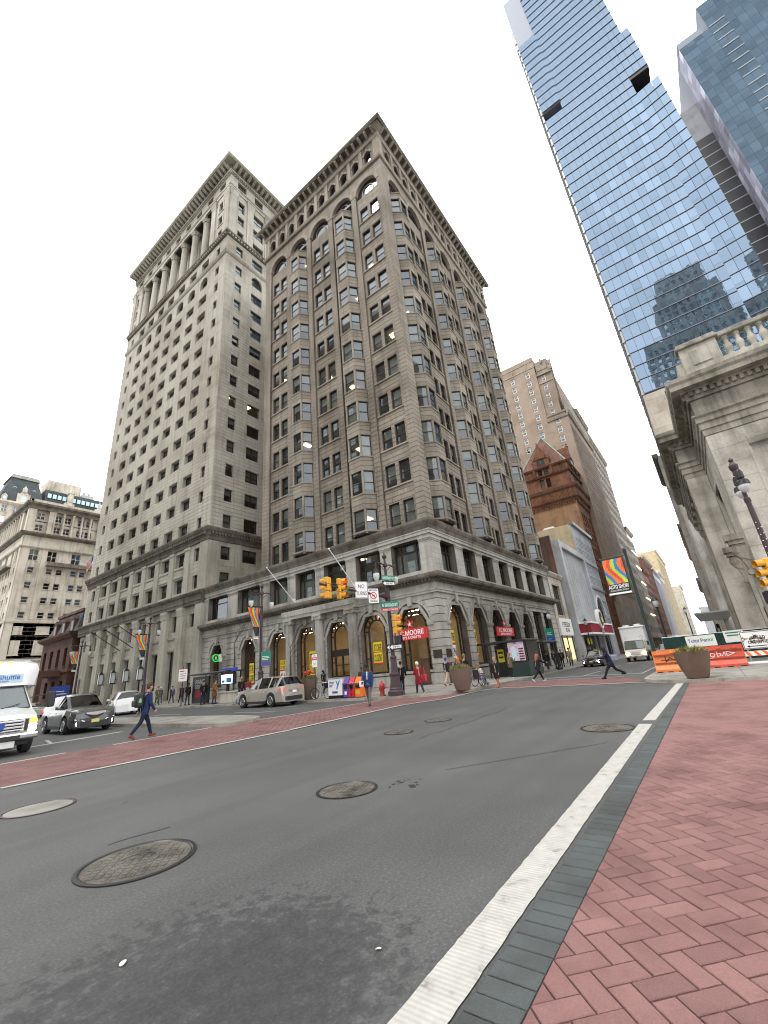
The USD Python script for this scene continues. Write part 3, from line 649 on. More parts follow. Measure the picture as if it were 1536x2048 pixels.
part(A, 'corner_bracket', MB(FL).hull([(.0, .1, 66.8), (.3, .1, 66.8), (-.2, .3, 66.8), (-.85, .9, 67.4), (.25, .98, 67.4), (-.95, -.2, 67.4), (-.3, -.2, 66.8)]), 'tan_granite')
part(A, 'roof', MB(FL).plan(Polygon([(.2, -.2), (UL, -.2), (UL, -UR), (.2, -UR)]), 67.9, 68.2), 'dark_cornice')

# ---- the two-storey base, carried on along the street to the tall neighbour
UB = 33.7
base_open, baseW = [], []
pale = []
def base(fr, arches, w2, U, U0=0.0, cor_end=(1, 0), kind='L'):
    ops = [arch(u, r, 1.2, 4.78) for u, r in arches if r > 0] + [sbox(-r * 0 + u - 1.55, .15, u + 1.55, 6.6) for u, r in arches if r == 0]
    ar = sbox(0, .15, U, 7.35).difference(unary_union(ops))
    rings = unary_union([ring(u, 4.78, r - .01, r + .62) for u, r in arches if r > 0])
    wallA.raw(MB(fr).poly(ar.intersection(sbox(.05, 0, U, 9)), -.75, -.06))
    pale.extend(courses(fr, ar.difference(rings).intersection(sbox(0, .95, U, 7.3)), .62, 1.5, -.06, 0, gu=.022, gz=.055, z0=.95))
    plinth = ar.intersection(sbox(0, .15, U, .93)); pale.extend(courses(fr, plinth, .78, 1.9, -.06, .10, gu=.012, gz=.012, z0=.15))
    for u, r in arches:
        if r > 0:
            pale.extend(voussoirs(fr, u, 4.78, r, r + .30, -.06, .015, 1)); pale.extend(voussoirs(fr, u, 4.78, r + .30, r + .62, -.06, -.005, 15, .02))
            trim2.append(MB(fr).poly(ring(u, 4.78, r + .30, r + .40), -.02, .09)); trim2.append(MB(fr).hull([(u + a * .5, b, z) for a, z in ((-.36, 4.78 + r), (.36, 4.78 + r), (-.52, 4.78 + r + .72), (.52, 4.78 + r + .72)) for b in (0, .22)]))
            trim2.append(MB(fr).box(u - r - .02, u + r + .02, -.7, .16, 1.02, 1.19))
            for q in (-1, 1): trim2.append(profile(fr, [(-.02, 4.5), (.12, 4.53), (.16, 4.7), (.16, 4.78), (-.02, 4.80)], *sorted((u + q * r, u + q * min(2.0, r + .6)))))
    # entablature: architrave, frieze, bracketed cornice
    E_ = cor_end
    trim2.append(profile(fr, [(-.3, 7.0), (.14, 7.02), (.14, 7.2), (.2, 7.22), (.2, 7.36), (-.3, 7.38)], U0, U, E_))
    trim2.append(profile(fr, [(-.3, 7.38), (.05, 7.385), (.05, 7.86), (-.3, 7.86)], U0, U, E_))
    dk2.append(profile(fr, [(-.3, 7.86), (.22, 7.87), (.26, 8.12), (.74, 8.14), (.84, 8.28), (.86, 8.5), (.6, 8.56), (-.3, 8.72)], U0, U, E_))
    for k in range(int((U - U0) / .34)): dent.append(MB(fr).box(U0 + .1 + k * .34, U0 + .3 + k * .34, .2, .56, 7.97, 8.13))
    # first-floor piers and wide windows
    o2 = [sbox(u - r, 9.0, u + r, 11.75) for u, r in w2]; a2 = sbox(0, 8.6, U, 12.05).difference(unary_union(o2))
    wallA.raw(MB(fr).poly(a2.intersection(sbox(.05, 0, U, 19)), -.8, -.04)); pale.extend(courses(fr, a2.intersection(sbox(0, 9.0, U, 11.75)), .46, 1.5, -.04, 0, gu=.010, gz=.014, z0=9.0))
    trim2.append(MB(fr).box(0.01, U - .01, -.04, .05, 8.62, 8.99)); trim2.append(MB(fr).box(.03, U - .02, -.042, -.001, 11.752, 12.0))
    edges = [0] + [e for u, r in w2 for e in (u - r, u + r)] + [U]
    for a, b in zip(edges[::2], edges[1::2]):
        if b - a > .4: trim2.append(profile(fr, [(-.02, 11.45), (.06, 11.48), (.06, 11.58), (.13, 11.62), (.13, 11.745), (-.02, 11.748)], a, b, (1 if a == 0 else 0, 0)))
    for u, r in w2:
        m, s = sash(fr, u - r, u + r, 9.0, 11.75, -.62, b=.10, rail=False, mull=0, transom=10.95, deep=.12)
        for q in (-1, 1): m.box(u + q * r * .55 - .05, u + q * r * .55 + .05, -.74, -.60, 9.1, 11.65)
        s = [('pane', quad(fr, u - r + .1, u + r - .1, -.68, 9.1, 11.65), 'window_glass')]
        if R.random() < .75: s.append(('blind', quad(fr, u - r + .1, u + r - .1, -.78, 9.1, 11.0), 'blind'))
        baseW.append((m, s))
    trim2.append(profile(fr, [(-.3, 12.0), (.10, 12.02), (.10, 12.3), (.16, 12.32), (.16, 12.42), (-.3, 12.44)], U0, U, E_))
    dk2.append(profile(fr, [(-.3, 12.44), (.12, 12.45), (.2, 12.75), (.32, 12.9), (.42, 13.1), (.42, 13.3), (.2, 13.36), (-.3, 13.42)], U0, U, E_))
trim2, dk2, dent = [], [], []
aL = [(u, 1.45) for u in bL] + [(24.5, 1.3), (30.6, 1.3)]
base(FL, aL, [(u, 1.48) for u in bL] + [(24.7, 2.1), (30.85, 2.1)], UB)
aR = [(u, 1.55) for u in bR[:5]] + [(bR[5], 0), (bR[6] - .3, 0)]
base(FRt, aR, [(u, 1.35) for u in bR], UR + .3, cor_end=(1, 1))
for fr, ars in ((FL, aL), (FRt, aR)):
    for i, (u, r) in enumerate(ars):
        if r > 0: baseW.append(arch_window(fr, u, r, 1.2, 4.78, -.55, fan=8, trans=3.3 if (fr is FL and i == 2) else None))
        else:
            m = MB(fr); [m.box(u - 1.55 + a, u - 1.55 + b, -.6, -.48, .2, 6.55) for a, b in ((0, .12), (1.0, 1.1), (2.0, 2.1), (2.98, 3.1))]; m.box(u - 1.43, u + 1.43, -.6, -.47, 2.9, 3.3).box(u - 1.43, u + 1.43, -.6, -.47, 6.4, 6.55)
            baseW.append((m, [('pane', quad(fr, u - 1.5, u + 1.5, -.54, .2, 6.5), 'window_glass')]))
# engaged round columns of the entrance
for u in (8.85, 13.05, 17.25):
    c = part(A, 'column', MB(FL).lathe(u, .28, [(.62, .15), (.62, .75), (.55, .8), (.56, .9), (.47, 1.0), (.46, 2.6), (.41, 6.45), (.43, 6.5), (.47, 6.55)], 20), 'pale_granite', smooth=30)
    cp = MB(FL).bevel(u - .6, u + .6, -.1, .78, 6.82, 7.0, .03)
    for q in (-1, 1): cp.tube((u + q * .46, -.05, 6.66), (u + q * .46, .76, 6.66), .17, n=12)
    cp.box(u - .46, u + .46, .0, .70, 6.56, 6.82); part(c, 'capital', cp, 'pale_granite')
part(A, 'portico_frieze', profile(FL, [(-.05, 7.0), (.72, 7.0), (.72, 7.3), (.78, 7.32), (.78, 7.84), (-.05, 7.85)], 8.1, 18.0), 'pale_granite')
pieces(A, 'base_stone', pale, 'pale_granite', 300, 'base_stones')
pieces(A, 'stone', stonesA, 'tan_granite', 300, 'stones')
part(A, 'wall', wallA, 'dark_cornice')
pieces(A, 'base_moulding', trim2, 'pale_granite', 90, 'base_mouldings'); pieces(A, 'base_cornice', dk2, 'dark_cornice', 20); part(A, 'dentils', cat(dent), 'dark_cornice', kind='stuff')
pieces(A, 'moulding', trimA, 'tan_granite', 150, 'mouldings')
pieces(A, 'sill', sillsA, 'tan_granite', 60, 'sills')
windows(A, winA + baseW, 300)
# inside: floors, core, ceiling lamps
lv = [12.55 + FH * k for k in range(13)]
fl = MB()
for z in lv + [66]: fl.box(OX + .8, OX + 31, OY + .8, OY + 21.8, z - .12, z + .12)
fl.box(OX + 8, OX + 25, OY + 7, OY + 16, 8.6, 66); fl.box(OX + .85, OX + 31, OY + .9, OY + UB - .4, 8.3, 8.55)
part(A, 'interior', fl, 'plaster')
part(A, 'back_wall', MB().box(OX + .6, OX + 31.9, OY + 21.9, OY + UL - .02, ZB, 67.5).box(OX + 31.4, OX + 31.95, OY + .6, OY + UL - .1, .2, 67.5), 'old_brick')
part(A, 'low_roof', MB().box(OX + .1, OX + 20, OY + UL, OY + UB, 13.0, 13.3), 'grey_stone')
shop = MB().box(OX + 9, OX + 9.2, OY + .9, OY + UB, .15, 8.3).box(OX + .8, OX + 31, OY + 8, OY + 8.2, .15, 8.3).box(OX + .7, OX + 31, OY + .8, OY + UB - .4, .1, .2).box(OX + .8, OX + 31, OY + .8, OY + UB - .4, 7.2, 7.35)
for k in range(9): shop.box(OX + 4.2, OX + 8.5, OY + 2.2 + k * 3.3, OY + 2.8 + k * 3.3, .2, 1.7)
part(A, 'shop_interior', shop, 'warm_plaster')
for i, z in enumerate(lv[1:12]):
    for k, u in enumerate(np.arange(2.0, 21.5, 2.1)):
        if R.random() < .16: d = R.uniform(1.2, 2.4); part(A, 'ceiling_lamp', MB(FL).box(u, u + .6, -d - 1.1, -d, z - .22, z - .16), 'lamp_warm')
    for u in np.arange(2.0, 30, 2.15):
        if R.random() < .09: d = R.uniform(1.2, 2.4); part(A, 'ceiling_lamp', MB(FRt).box(u, u + .6, -d - 1.1, -d, z - .22, z - .16), 'lamp_warm')
for u in np.arange(1.2, 33, 2.1):
    for d in (2.6, 5.4): part(A, 'shop_lamp', MB(FL).box(u, u + 1.3, -d - .18, -d, 6.2, 6.26), 'shop_lamp')
for u in np.arange(2.2, 22, 4.3): part(A, 'shop_lamp', MB(FRt).box(u, u + 1.3, -3.2, -3.0, 6.2, 6.26), 'shop_lamp')
part(A, 'ceiling_lamp', MB(FL).box(8.6, 10.4, -2.2, -1.6, 11.9, 11.97), 'lamp_warm')
# fire-stair signs and plaques at the corner pier
for u, z in ((.55, 2.3), ): part(A, 'plaque', MB(FL).box(u - .38, u + .38, .0, .06, z - .3, z + .3), 'dark_bronze')
part(A, 'plaque', MB(FRt).box(.35, 1.15, .0, .06, 2.0, 2.6), 'dark_bronze')
part(A, 'door_panel', MB(FL).box(1.35, 2.1, .12, .2, .25, 2.05).box(1.3, 2.15, .1, .18, .18, .3), 'brownstone'); part(A, 'door_panel', MB(FRt).box(.2, .62, .12, .22, .2, 1.6), 'brownstone')

# shop signs, posters
def TL(y, z=0, x=OX): return Fr((x, y), (0, -1), (-1, 0), z)     # reads left to right for someone in the street
def TRt(x, z=0, y=OY): return Fr((x, y), (1, 0), (0, -1), z)
def star_logo(parent, fr, u, w, z, r):
    s = MB(fr); wh = MB(fr)
    for k in range(5):
        a = math.pi / 2 + k * 2 * math.pi / 5; b = a + .75
        s.poly(Polygon([(u + r * .36 * math.cos(a - .5), z + r * .36 * math.sin(a - .5)), (u + r * math.cos(a - .05), z + r * math.sin(a - .05)), (u + r * 1.0 * math.cos(a + .45), z + r * 1.0 * math.sin(a + .45)), (u + r * .42 * math.cos(b), z + r * .42 * math.sin(b))]).buffer(0), w, w + .05)
    pts = [(u + (r * .50 if k % 2 == 0 else r * .2) * math.cos(math.pi / 2 + k * math.pi / 5), z + (r * .50 if k % 2 == 0 else r * .2) * math.sin(math.pi / 2 + k * math.pi / 5)) for k in range(10)]
    wh.poly(Polygon(pts), w + .05, w + .07); part(parent, 'logo', s, 'red_ink'); part(parent, 'star', wh, 'white_sign')
def moore(fr, label, W):
    t = thing('shop_sign', label, 'shop sign')
    part(t, 'panel', MB(fr).bevel(-W / 2, W / 2, .30, .42, 0, .86, .02), 'red_ink')
    part(t, 'lettering', MB(fr).text('A.C.', .36, -W * .30, .42, .38, fit=.9).text('MOORE', .36, W * .13, .42, .38, bold=True, fit=W * .55).text('ARTS & CRAFTS', .19, 0, .42, .10, fit=W * .62, bold=True), 'white_sign')
    part(t, 'bracket', MB(fr).box(-.9, -.84, -.6, .3, .3, .36).box(.84, .9, -.6, .3, .3, .36), 'black_metal')
    star_logo(t, fr, 0, .32, 1.22, .38)
moore(TL(19.45, 3.54), 'red A.C. Moore arts and crafts sign on the corner arch facing the wide street', 3.2)
moore(TRt(42.0, 3.55), 'red A.C. Moore arts and crafts sign above the kiosk on the side street face', 4.4)
def poster(fr, W, H, rows, label, bg='yellow_ink', fg='black_ink'):
    t = thing('poster', label, 'poster', group=None)
    part(t, 'sheet', MB(fr).box(-W / 2, W / 2, 0, .01, 0, H), bg); n = len(rows)
    part(t, 'band', MB(fr).box(-W / 2 - .04, W / 2 + .04, -.004, .006, -.12, 0).box(-W / 2, W / 2, .012, .016, H * .49, H * .53), 'red_ink')
    for i, r in enumerate(rows): part(t, 'lettering', MB(fr).text(r, H / n * .62, 0, .012, H - (i + .85) * H / n, bold=True, fit=W * .86), fg)
poster(TL(23.55, 2.1, OX + .45), .95, 1.7, ['STORE', 'CLOSING'], 'yellow store closing poster in the arch left of the corner sign')
poster(TL(36.0, 2.4, OX + .45), .9, .9, ['ENTIRE', 'STORE'], 'yellow poster in the window behind the left banner lamp post')
poster(TL(36.0, 1.35, OX + .45), .9, .9, ['ALL'], 'white poster under a yellow one in the window behind the lamp post', 'white_sign')
poster(TL(31.6, 1.6, OX + .45), .9, 2.2, ['STORE', 'CLOSING'], 'tall yellow poster in the window behind the parking sign')
poster(TL(41.2, 1.4, OX + .45), .8, 2.0, ['STORE', 'CLOSING'], 'yellow poster in the arch behind the bare street tree')
poster(TRt(32.4, 1.9, OY + .5), .7, 1.0, ['IN'], 'white poster low in the first arch round the corner', 'white_sign')
poster(TRt(32.4, 3.1, OY + .5), .7, 1.0, ['STORE'], 'yellow poster high in the first arch round the corner')
poster(TRt(36.6, 2.0, OY + .5), .7, 2.2, ['STORE', 'CLOSING'], 'yellow poster in the second arch round the corner')
def pole_on_wall(name, label, y, z, dx, dz, r, m, dy=0.0):
    t = thing(name, label, 'flagpole', group=None); part(t, 'pole', MB().tube((OX - .1, y, z), (OX - dx, y + dy, z + dz), r, r * .8, 8), m)
    part(t, 'bracket', MB().hull([(OX - .02, y - .15, z - .25), (OX - .02, y + .15, z - .25), (OX - .02, y - .15, z + .25), (OX - .02, y + .15, z + .25), (OX - .4, y - .1, z + .1), (OX - .4, y + .1, z + .1)]), m)
    part(t, 'finial', MB().sphere((OX - dx, y + dy, z + dz), r * 1.8, 1), m)
pole_on_wall('flagpole', 'empty white flagpole slanting out above the traffic lights', 25.2, 8.9, 3.4, 3.1, .05, 'white_metal')
pole_on_wall('flagpole', 'empty white flagpole slanting out above the left banner lamp post', 33.6, 8.9, 3.6, 3.1, .05, 'white_metal')

# ---------------------------------------------------------------- the tall pale granite tower to the left
B = thing('office_tower', 'tallest pale stone office tower with columns under a deep cornice, left of the brown block', 'building')
BX, BY = 29.8, 50.6
GL = Fr((BX, BY), (0, 1), (-1, 0)); GR = Fr((BX, BY), (1, 0), (0, -1)); GU, GV = 39.8, 16.0
wide = [7.12 + 4.24 * k for k in range(7)]; nar = [2.8, 37.0]; bnd = [5.0 + 4.24 * k for k in range(8)]
H2 = 4.06; sz = [22.1 + H2 * k for k in range(13)]
stB, wB, wallB, trB, dkB = [], [], MB(), [], []
def add_win(fr, u, hw, z0, z1, rec=.5, mull=0, bl=.5): wB.append(sash(fr, u - hw, u + hw, z0, z1, -rec, b=.09, mull=mull, blind=rblind(bl)))
ops = []
for k, z in enumerate(sz):
    for u in wide:
        if k == 12: ops.append(arch(u, 1.22, z - .1, z + 1.25)); wB.append(arch_window(GL, u, 1.2, z - .1, z + 1.25, -.5, fan=2, inner=.5, glassm='window_glass', sides=False))
        else: ops.append(sbox(u - 1.28, z, u + 1.28, z + 1.85)); add_win(GL, u, 1.28, z, z + 1.85, .55, 1)
    for u in nar: ops.append(sbox(u - .58, z, u + .58, z + 1.8)); add_win(GL, u, .58, z, z + 1.8, .3)
for u in wide: ops.append(sbox(u - 1.2, 75.6, u + 1.2, 77.7)); add_win(GL, u, 1.2, 75.6, 77.7, .5, 1)
for u in nar: ops.append(sbox(u - .55, 75.6, u + .55, 77.5)); add_win(GL, u, .55, 75.6, 77.5, .3)
ar = sbox(0, 21.8, GU, 78.8).difference(unary_union(ops)); wallB.raw(MB(GL).poly(ar.intersection(sbox(.04, 0, GU, 99)), -.7, -.05))
stB += courses(GL, ar, H2 / 7, 2.1, -.05, 0, gu=.012, gz=.06, z0=21.8)
ops = []
for k, z in enumerate(sz):
    ops.append(sbox(1.95, z, 3.3, z + 2.0)); add_win(GR, 2.62, .67, z, z + 2.0, .3, bl=.6)
    if k == 12: ops.append(arch(6.6, 1.2, z, z + 1.3)); wB.append(arch_window(GR, 6.6, 1.18, z, z + 1.3, -.35, fan=2, inner=.5, glassm='window_glass', sides=False))
    else: ops.append(sbox(5.4, z, 7.8, z + 2.1)); add_win(GR, 6.6, 1.2, z, z + 2.1, .3, 1, .6)
    for u in (11.4,): ops.append(sbox(u - 1.2, z, u + 1.2, z + 2)); add_win(GR, u, 1.2, z, z + 2, .3, 1)
for u, h in ((2.62, .67), (6.6, 1.2), (11.4, 1.2)): ops.append(sbox(u - h, 75.6, u + h, 77.7)); add_win(GR, u, h, 75.6, 77.7, .3)
ar = sbox(0, 21.8, GV, 78.8).difference(unary_union(ops)); wallB.raw(MB(GR).poly(ar.intersection(sbox(.04, 0, GU, 99)), -.6, -.05))
stB += courses(GR, ar, H2 / 7, 2.1, -.05, 0, gu=.012, gz=.06, z0=21.8)
lampB = []
# lower storeys
o1 = []
for u in wide:
    for z0, z1 in ((13.75, 15.75), (17.55, 19.55)): o1.append(sbox(u - 1.2, z0, u + 1.2, z1)); add_win(GL, u, 1.2, z0, z1, .55, 0, .8)
for u in nar:
    for z0, z1 in ((13.75, 15.6), (17.5, 19.4)): o1.append(sbox(u - .6, z0, u + .6, z1)); add_win(GL, u, .6, z0, z1, .3, 0, .8)
ar = sbox(0, 13.2, GU, 20.0).difference(unary_union(o1)); wallB.raw(MB(GL).poly(ar.intersection(sbox(.04, 0, GU, 99)), -.7, -.05)); stB += courses(GL, ar, .68, 2.0, -.05, 0, gu=.012, gz=.03, z0=13.2)
o1 = []
for u, h in ((2.62, .75), (6.6, 1.25)):
    for z0, z1 in ((13.75, 15.75), (17.5, 19.4)): o1.append(sbox(u - h, z0, u + h, z1)); add_win(GR, u, h, z0, z1, .3, 1 if h > 1 else 0, .8)
ar = sbox(0, 13.2, GV, 20.0).difference(unary_union(o1)); wallB.raw(MB(GR).poly(ar.intersection(sbox(.04, 0, GU, 99)), -.6, -.05)); stB += courses(GR, ar, .68, 2.0, -.05, 0, gu=.012, gz=.03, z0=13.2)
for u in bnd: trB.append(MB(GL).box(u - .62, u + .62, .002, .16, 13.5, 19.9).box(u - .7, u + .7, .002, .24, 19.5, 19.9).box(u - .7, u + .7, .002, .22, 13.2, 13.6))
for u in wide: trB.append(MB(GL).box(u - 1.3, u + 1.3, .002, .10, 16.0, 16.3).box(u - 1.3, u + 1.3, .002, .12, 17.2, 17.5))
trB.append(MB(GL).box(.0, 1.9, .002, .12, 13.4, 19.95)); trB.append(MB(GR).box(.0, 1.5, .002, .12, 13.4, 19.95))
for u in (4.6,): trB.append(MB(GR).box(u - .5, u + .5, .002, .12, 13.4, 19.95))
# ground storeys: tall pilasters, shop openings, mezzanine windows
o1 = []
for i, u in enumerate(wide):
    o1.append(sbox(u - 1.32, .2, u + 1.32, 6.1)); o1.append(sbox(u - .85, 8.6, u + .85, 10.7)); add_win(GL, u, .85, 8.6, 10.7, .4, 0, .6)
    m = MB(GL); [m.box(u + a, u + b, -.62, -.5, .2, 6.1) for a, b in ((-1.32, -1.2), (-.06, .06), (1.2, 1.32))]; m.box(u - 1.2, u + 1.2, -.6, -.5, 2.8, 3.0)
    wB.append((m, [('pane', quad(GL, u - 1.25, u + 1.25, -.56, .2, 6.05), 'window_glass')] + ([('blind', quad(GL, u - 1.2, u + 1.2, -.7, 1.2, 5.9), 'blind')] if i < 2 else [])))
for u in nar: o1.append(sbox(u - .7, 8.8, u + .7, 10.5)); add_win(GL, u, .7, 8.8, 10.5, .4); o1.append(sbox(u - .8, 1.4, u + .8, 4.4)); add_win(GL, u, .8, 1.4, 4.4, .4)
ar = sbox(0, .15, GU, 11.5).difference(unary_union(o1)); wallB.raw(MB(GL).poly(ar, -.8, -.05)); stB += courses(GL, ar, .62, 1.9, -.05, 0, gu=.01, gz=.02, z0=.15)
for u in bnd:
    p = part(B, 'pilaster', MB(GL).box(u - .78, u + .78, .003, .48, 1.5, 10.4).box(u - .92, u + .92, .003, .6, .15, 1.5), 'buff_granite')
    part(p, 'capital', cat([profile(GL, [(.0, 10.4), (.52, 10.42), (.60, 10.9), (.68, 11.2), (.68, 11.48), (0, 11.49)], u - .82, u + .82)]), 'buff_granite')
trB.append(MB(GL).box(0, 1.5, .003, .46, .15, 11.48))
for u in wide: trB.append(profile(GL, [(-.02, 7.6), (.14, 7.65), (.2, 7.9), (-.02, 7.95)], u - 1.33, u + 1.33)); trB.append(profile(GL, [(-.02, 6.15), (.1, 6.2), (.1, 6.5), (-.02, 6.55)], u - 1.33, u + 1.33))
E1 = (1, 0)
for fr, U in ((GL, GU), (GR, GV)):
    low = fr is GL
    if low:
        dkB.append(profile(fr, [(-.3, 11.5), (.5, 11.52), (.5, 11.9), (.58, 11.95), (.58, 12.7), (.74, 12.8), (.9, 13.0), (.9, 13.15), (-.3, 13.25)], 0, U, (0, 0)))
    dkB.append(profile(fr, [(-.3, 20.0), (.16, 20.02), (.2, 20.5), (.3, 20.55), (.36, 21.0), (.66, 21.25), (.78, 21.55), (.78, 21.7), (-.3, 21.85)], 0, U, E1))
    for k in range(int(U / .5)): dkB.append(MB(fr).box(.1 + k * .5, .36 + k * .5, .3, .58, 20.75, 21.15))
    trB.append(profile(fr, [(-.2, 74.2), (.1, 74.25), (.3, 74.6), (.36, 74.8), (-.2, 74.9)], 0, U, E1))
    dkB.append(profile(fr, [(-.2, 78.8), (.16, 78.82), (.2, 79.1), (.5, 79.3), (.56, 79.6), (-.2, 79.72)], 0, U, E1))
    for k in range(int(U / .62)): trB.append(MB(fr).box(.1 + k * .62, .4 + k * .62, .15, .42, 78.92, 79.22))
    trB.append(profile(fr, [(-.2, 91.9), (.1, 91.92), (.1, 92.6), (.3, 92.8), (.34, 93.0), (-.2, 93.1)], 0, U, E1))
    trB.append(profile(fr, [(-.2, 96.0), (.2, 96.02), (.3, 96.35), (.4, 96.4), (.42, 96.7), (-.2, 96.72)], 0, U, E1))
    for k in range(int(U / .45)): trB.append(MB(fr).box(.05 + k * .45, .27 + k * .45, .28, .5, 96.12, 96.36))
    part(B, 'cornice', profile(fr, [(-.4, 97.6), (1.75, 97.6), (1.82, 97.75), (1.92, 97.8), (1.98, 98.2), (-.4, 98.6)], 0, U, E1), 'buff_granite')
    part(B, 'cornice_bed', profile(fr, [(-.2, 96.74), (.4, 96.75), (.5, 97.58), (-.2, 97.58)], 0, U, E1), 'dark_cornice')
    bk = []
    for k in range(int(U / 1.06)):
        u = .2 + k * 1.06; bk.append(MB(fr).hull([(u + a, b, z) for a in (-.24, .24) for b, z in ((.3, 96.8), (.9, 96.95), (1.6, 97.35), (1.6, 97.58), (.3, 97.58))]))
    pieces(B, 'bracket', bk, 'buff_granite', 80, 'brackets')
# colonnade storeys
back = []
for u in wide:
    for z0, z1 in ((80.6, 84.0), (86.2, 90.2)): add_win(GL, u, 1.1, z0, z1, 1.95, 1)
wallB.raw(MB(GL).poly(sbox(5.9, 79.7, 34.0 + 1.0, 91.9).difference(unary_union([sbox(u - 1.1, z0, u + 1.1, z1) for u in wide for z0, z1 in ((80.6, 84.0), (86.2, 90.2))])), -2.1, -1.8))
ends = [(0, 5.9, 2.8), (35.0, GU, 37.0)]
for a, b, u in ends:
    o = []
    for z0, z1 in ((80.4, 82.2), (83.8, 86.0), (87.6, 90.0)): o.append(sbox(u - .62, z0, u + .62, z1)); add_win(GL, u, .62, z0, z1, .35)
    ar = sbox(a, 79.7, b, 91.9).difference(unary_union(o)); wallB.raw(MB(GL).poly(ar, -1.9, -.02))
    for z0, z1 in ((83.6, 86.2), (87.4, 90.2)): trB.append(MB(GL).poly(sbox(u - .95, z0, u + .95, z1).difference(sbox(u - .63, z0 + .2, u + .63, z1 - .2)), -.02, .08))
for u in (.75, 5.2, 35.6, 39.0):
    p = part(B, 'pilaster', MB(GL).box(u - .7, u + .7, -.02, .2, 79.7, 90.1), 'buff_granite'); part(p, 'capital', MB(GL).hull([(u - a, b, z) for a, b, z in ((-.7, 0, 90.1), (.7, 0, 90.1), (-.7, .22, 90.1), (.7, .22, 90.1), (-.95, 0, 91.6), (.95, 0, 91.6), (-.95, .5, 91.6), (.95, .5, 91.6))]).box(u - .98, u + .98, -.02, .55, 91.6, 91.88), 'buff_granite')
for k in range(7):
    u = 9.24 + 4.24 * k
    p = part(B, 'column', MB(GL).lathe(u, -.75, [(.82, 79.7), (.82, 80.2), (.70, 80.3), (.68, 84), (.60, 90.0), (.64, 90.1)], 16), 'buff_granite', smooth=30)
    part(p, 'capital', MB(GL).lathe(u, -.75, [(.62, 90.1), (.66, 90.7), (.82, 90.75), (.74, 91.0), (.95, 91.4), (.98, 91.6)], 8).box(u - .85, u + .85, -1.6, .1, 91.6, 91.88), 'buff_granite')
o = []
for u, h, m_ in ((2.62, .68, 0), (6.6, 1.3, 1), (11.4, 1.3, 1)):
    for z0, z1 in ((80.2, 82.0), (83.8, 86.0), (87.4, 90.2)): o.append(sbox(u - h, z0, u + h, z1)); add_win(GR, u, h, z0, z1, .4, m_)
wallB.raw(MB(GR).poly(sbox(.04, 79.7, GV, 91.9).difference(unary_union(o)), -.6, -.02))
for u in (.75, 4.6, 8.9):
    p = part(B, 'pilaster', MB(GR).box(u - .7, u + .7, -.02, .2, 79.7, 90.1), 'buff_granite'); part(p, 'capital', MB(GR).hull([(u - a, b, z) for a, b, z in ((-.7, 0, 90.1), (.7, 0, 90.1), (-.7, .22, 90.1), (.7, .22, 90.1), (-.95, 0, 91.6), (.95, 0, 91.6), (-.95, .5, 91.6), (.95, .5, 91.6))]).box(u - .98, u + .98, -.02, .55, 91.6, 91.88), 'buff_granite')
for fr, us, U in ((GL, [2.8] + wide + [37.0], GU), (GR, [2.6, 6.6, 11.4], GV)):
    o = [sbox(u - 1.0, 93.6, u + 1.0, 95.5) for u in us]
    for u in us: add_win(fr, u, 1.0, 93.6, 95.5, .4)
    ar = sbox(.03, 93.0, U, 97.6).difference(unary_union(o)); wallB.raw(MB(fr).poly(ar, -.6, 0))
pieces(B, 'stone', stB, 'buff_granite', 300, 'stones')
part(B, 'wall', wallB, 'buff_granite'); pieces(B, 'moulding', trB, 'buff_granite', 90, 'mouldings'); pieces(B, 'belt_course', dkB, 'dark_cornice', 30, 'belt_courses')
windows(B, wB, 300)
fl = MB()
for z in [.1, 7.2] + [12.4, 16.4] + [20.9 + H2 * k for k in range(19)]: fl.box(BX + 2.2, BX + 30, BY + .8, BY + 38.8, z - .12, z + .12)
fl.box(BX + 8, BX + 9, BY + 6, BY + 39, .1, 97); fl.box(BX + 8, BX + 30, BY + 5, BY + 6, .1, 97)
part(B, 'interior', fl, 'plaster')
part(B, 'rear_wall', MB().box(BX + .5, BX + 16, BY + GU - .4, BY + GU, .15, 97.5).box(BX + 15.6, BX + 16, BY + .3, BY + GU - .4, .15, 97.5).box(BX + .1, BX + 16, BY + .1, BY + GU, 98.0, 98.3), 'buff_granite')
for u, k in ((2.2, 5), (6.2, 5), (2.3, 2)): part(B, 'ceiling_lamp', MB(GR).box(u, u + .7, -2.2, -1.2, sz[k] + 2.55, sz[k] + 2.6), 'lamp_warm')
for k in range(3): pole_on_wall('flagpole', 'bare black flagpole above the tower entrance, %s of three' % ('nearest', 'middle one', 'farthest')[k], BY + bnd[2 + k], 7.4, 4.6, 2.9, .06, 'black_metal')
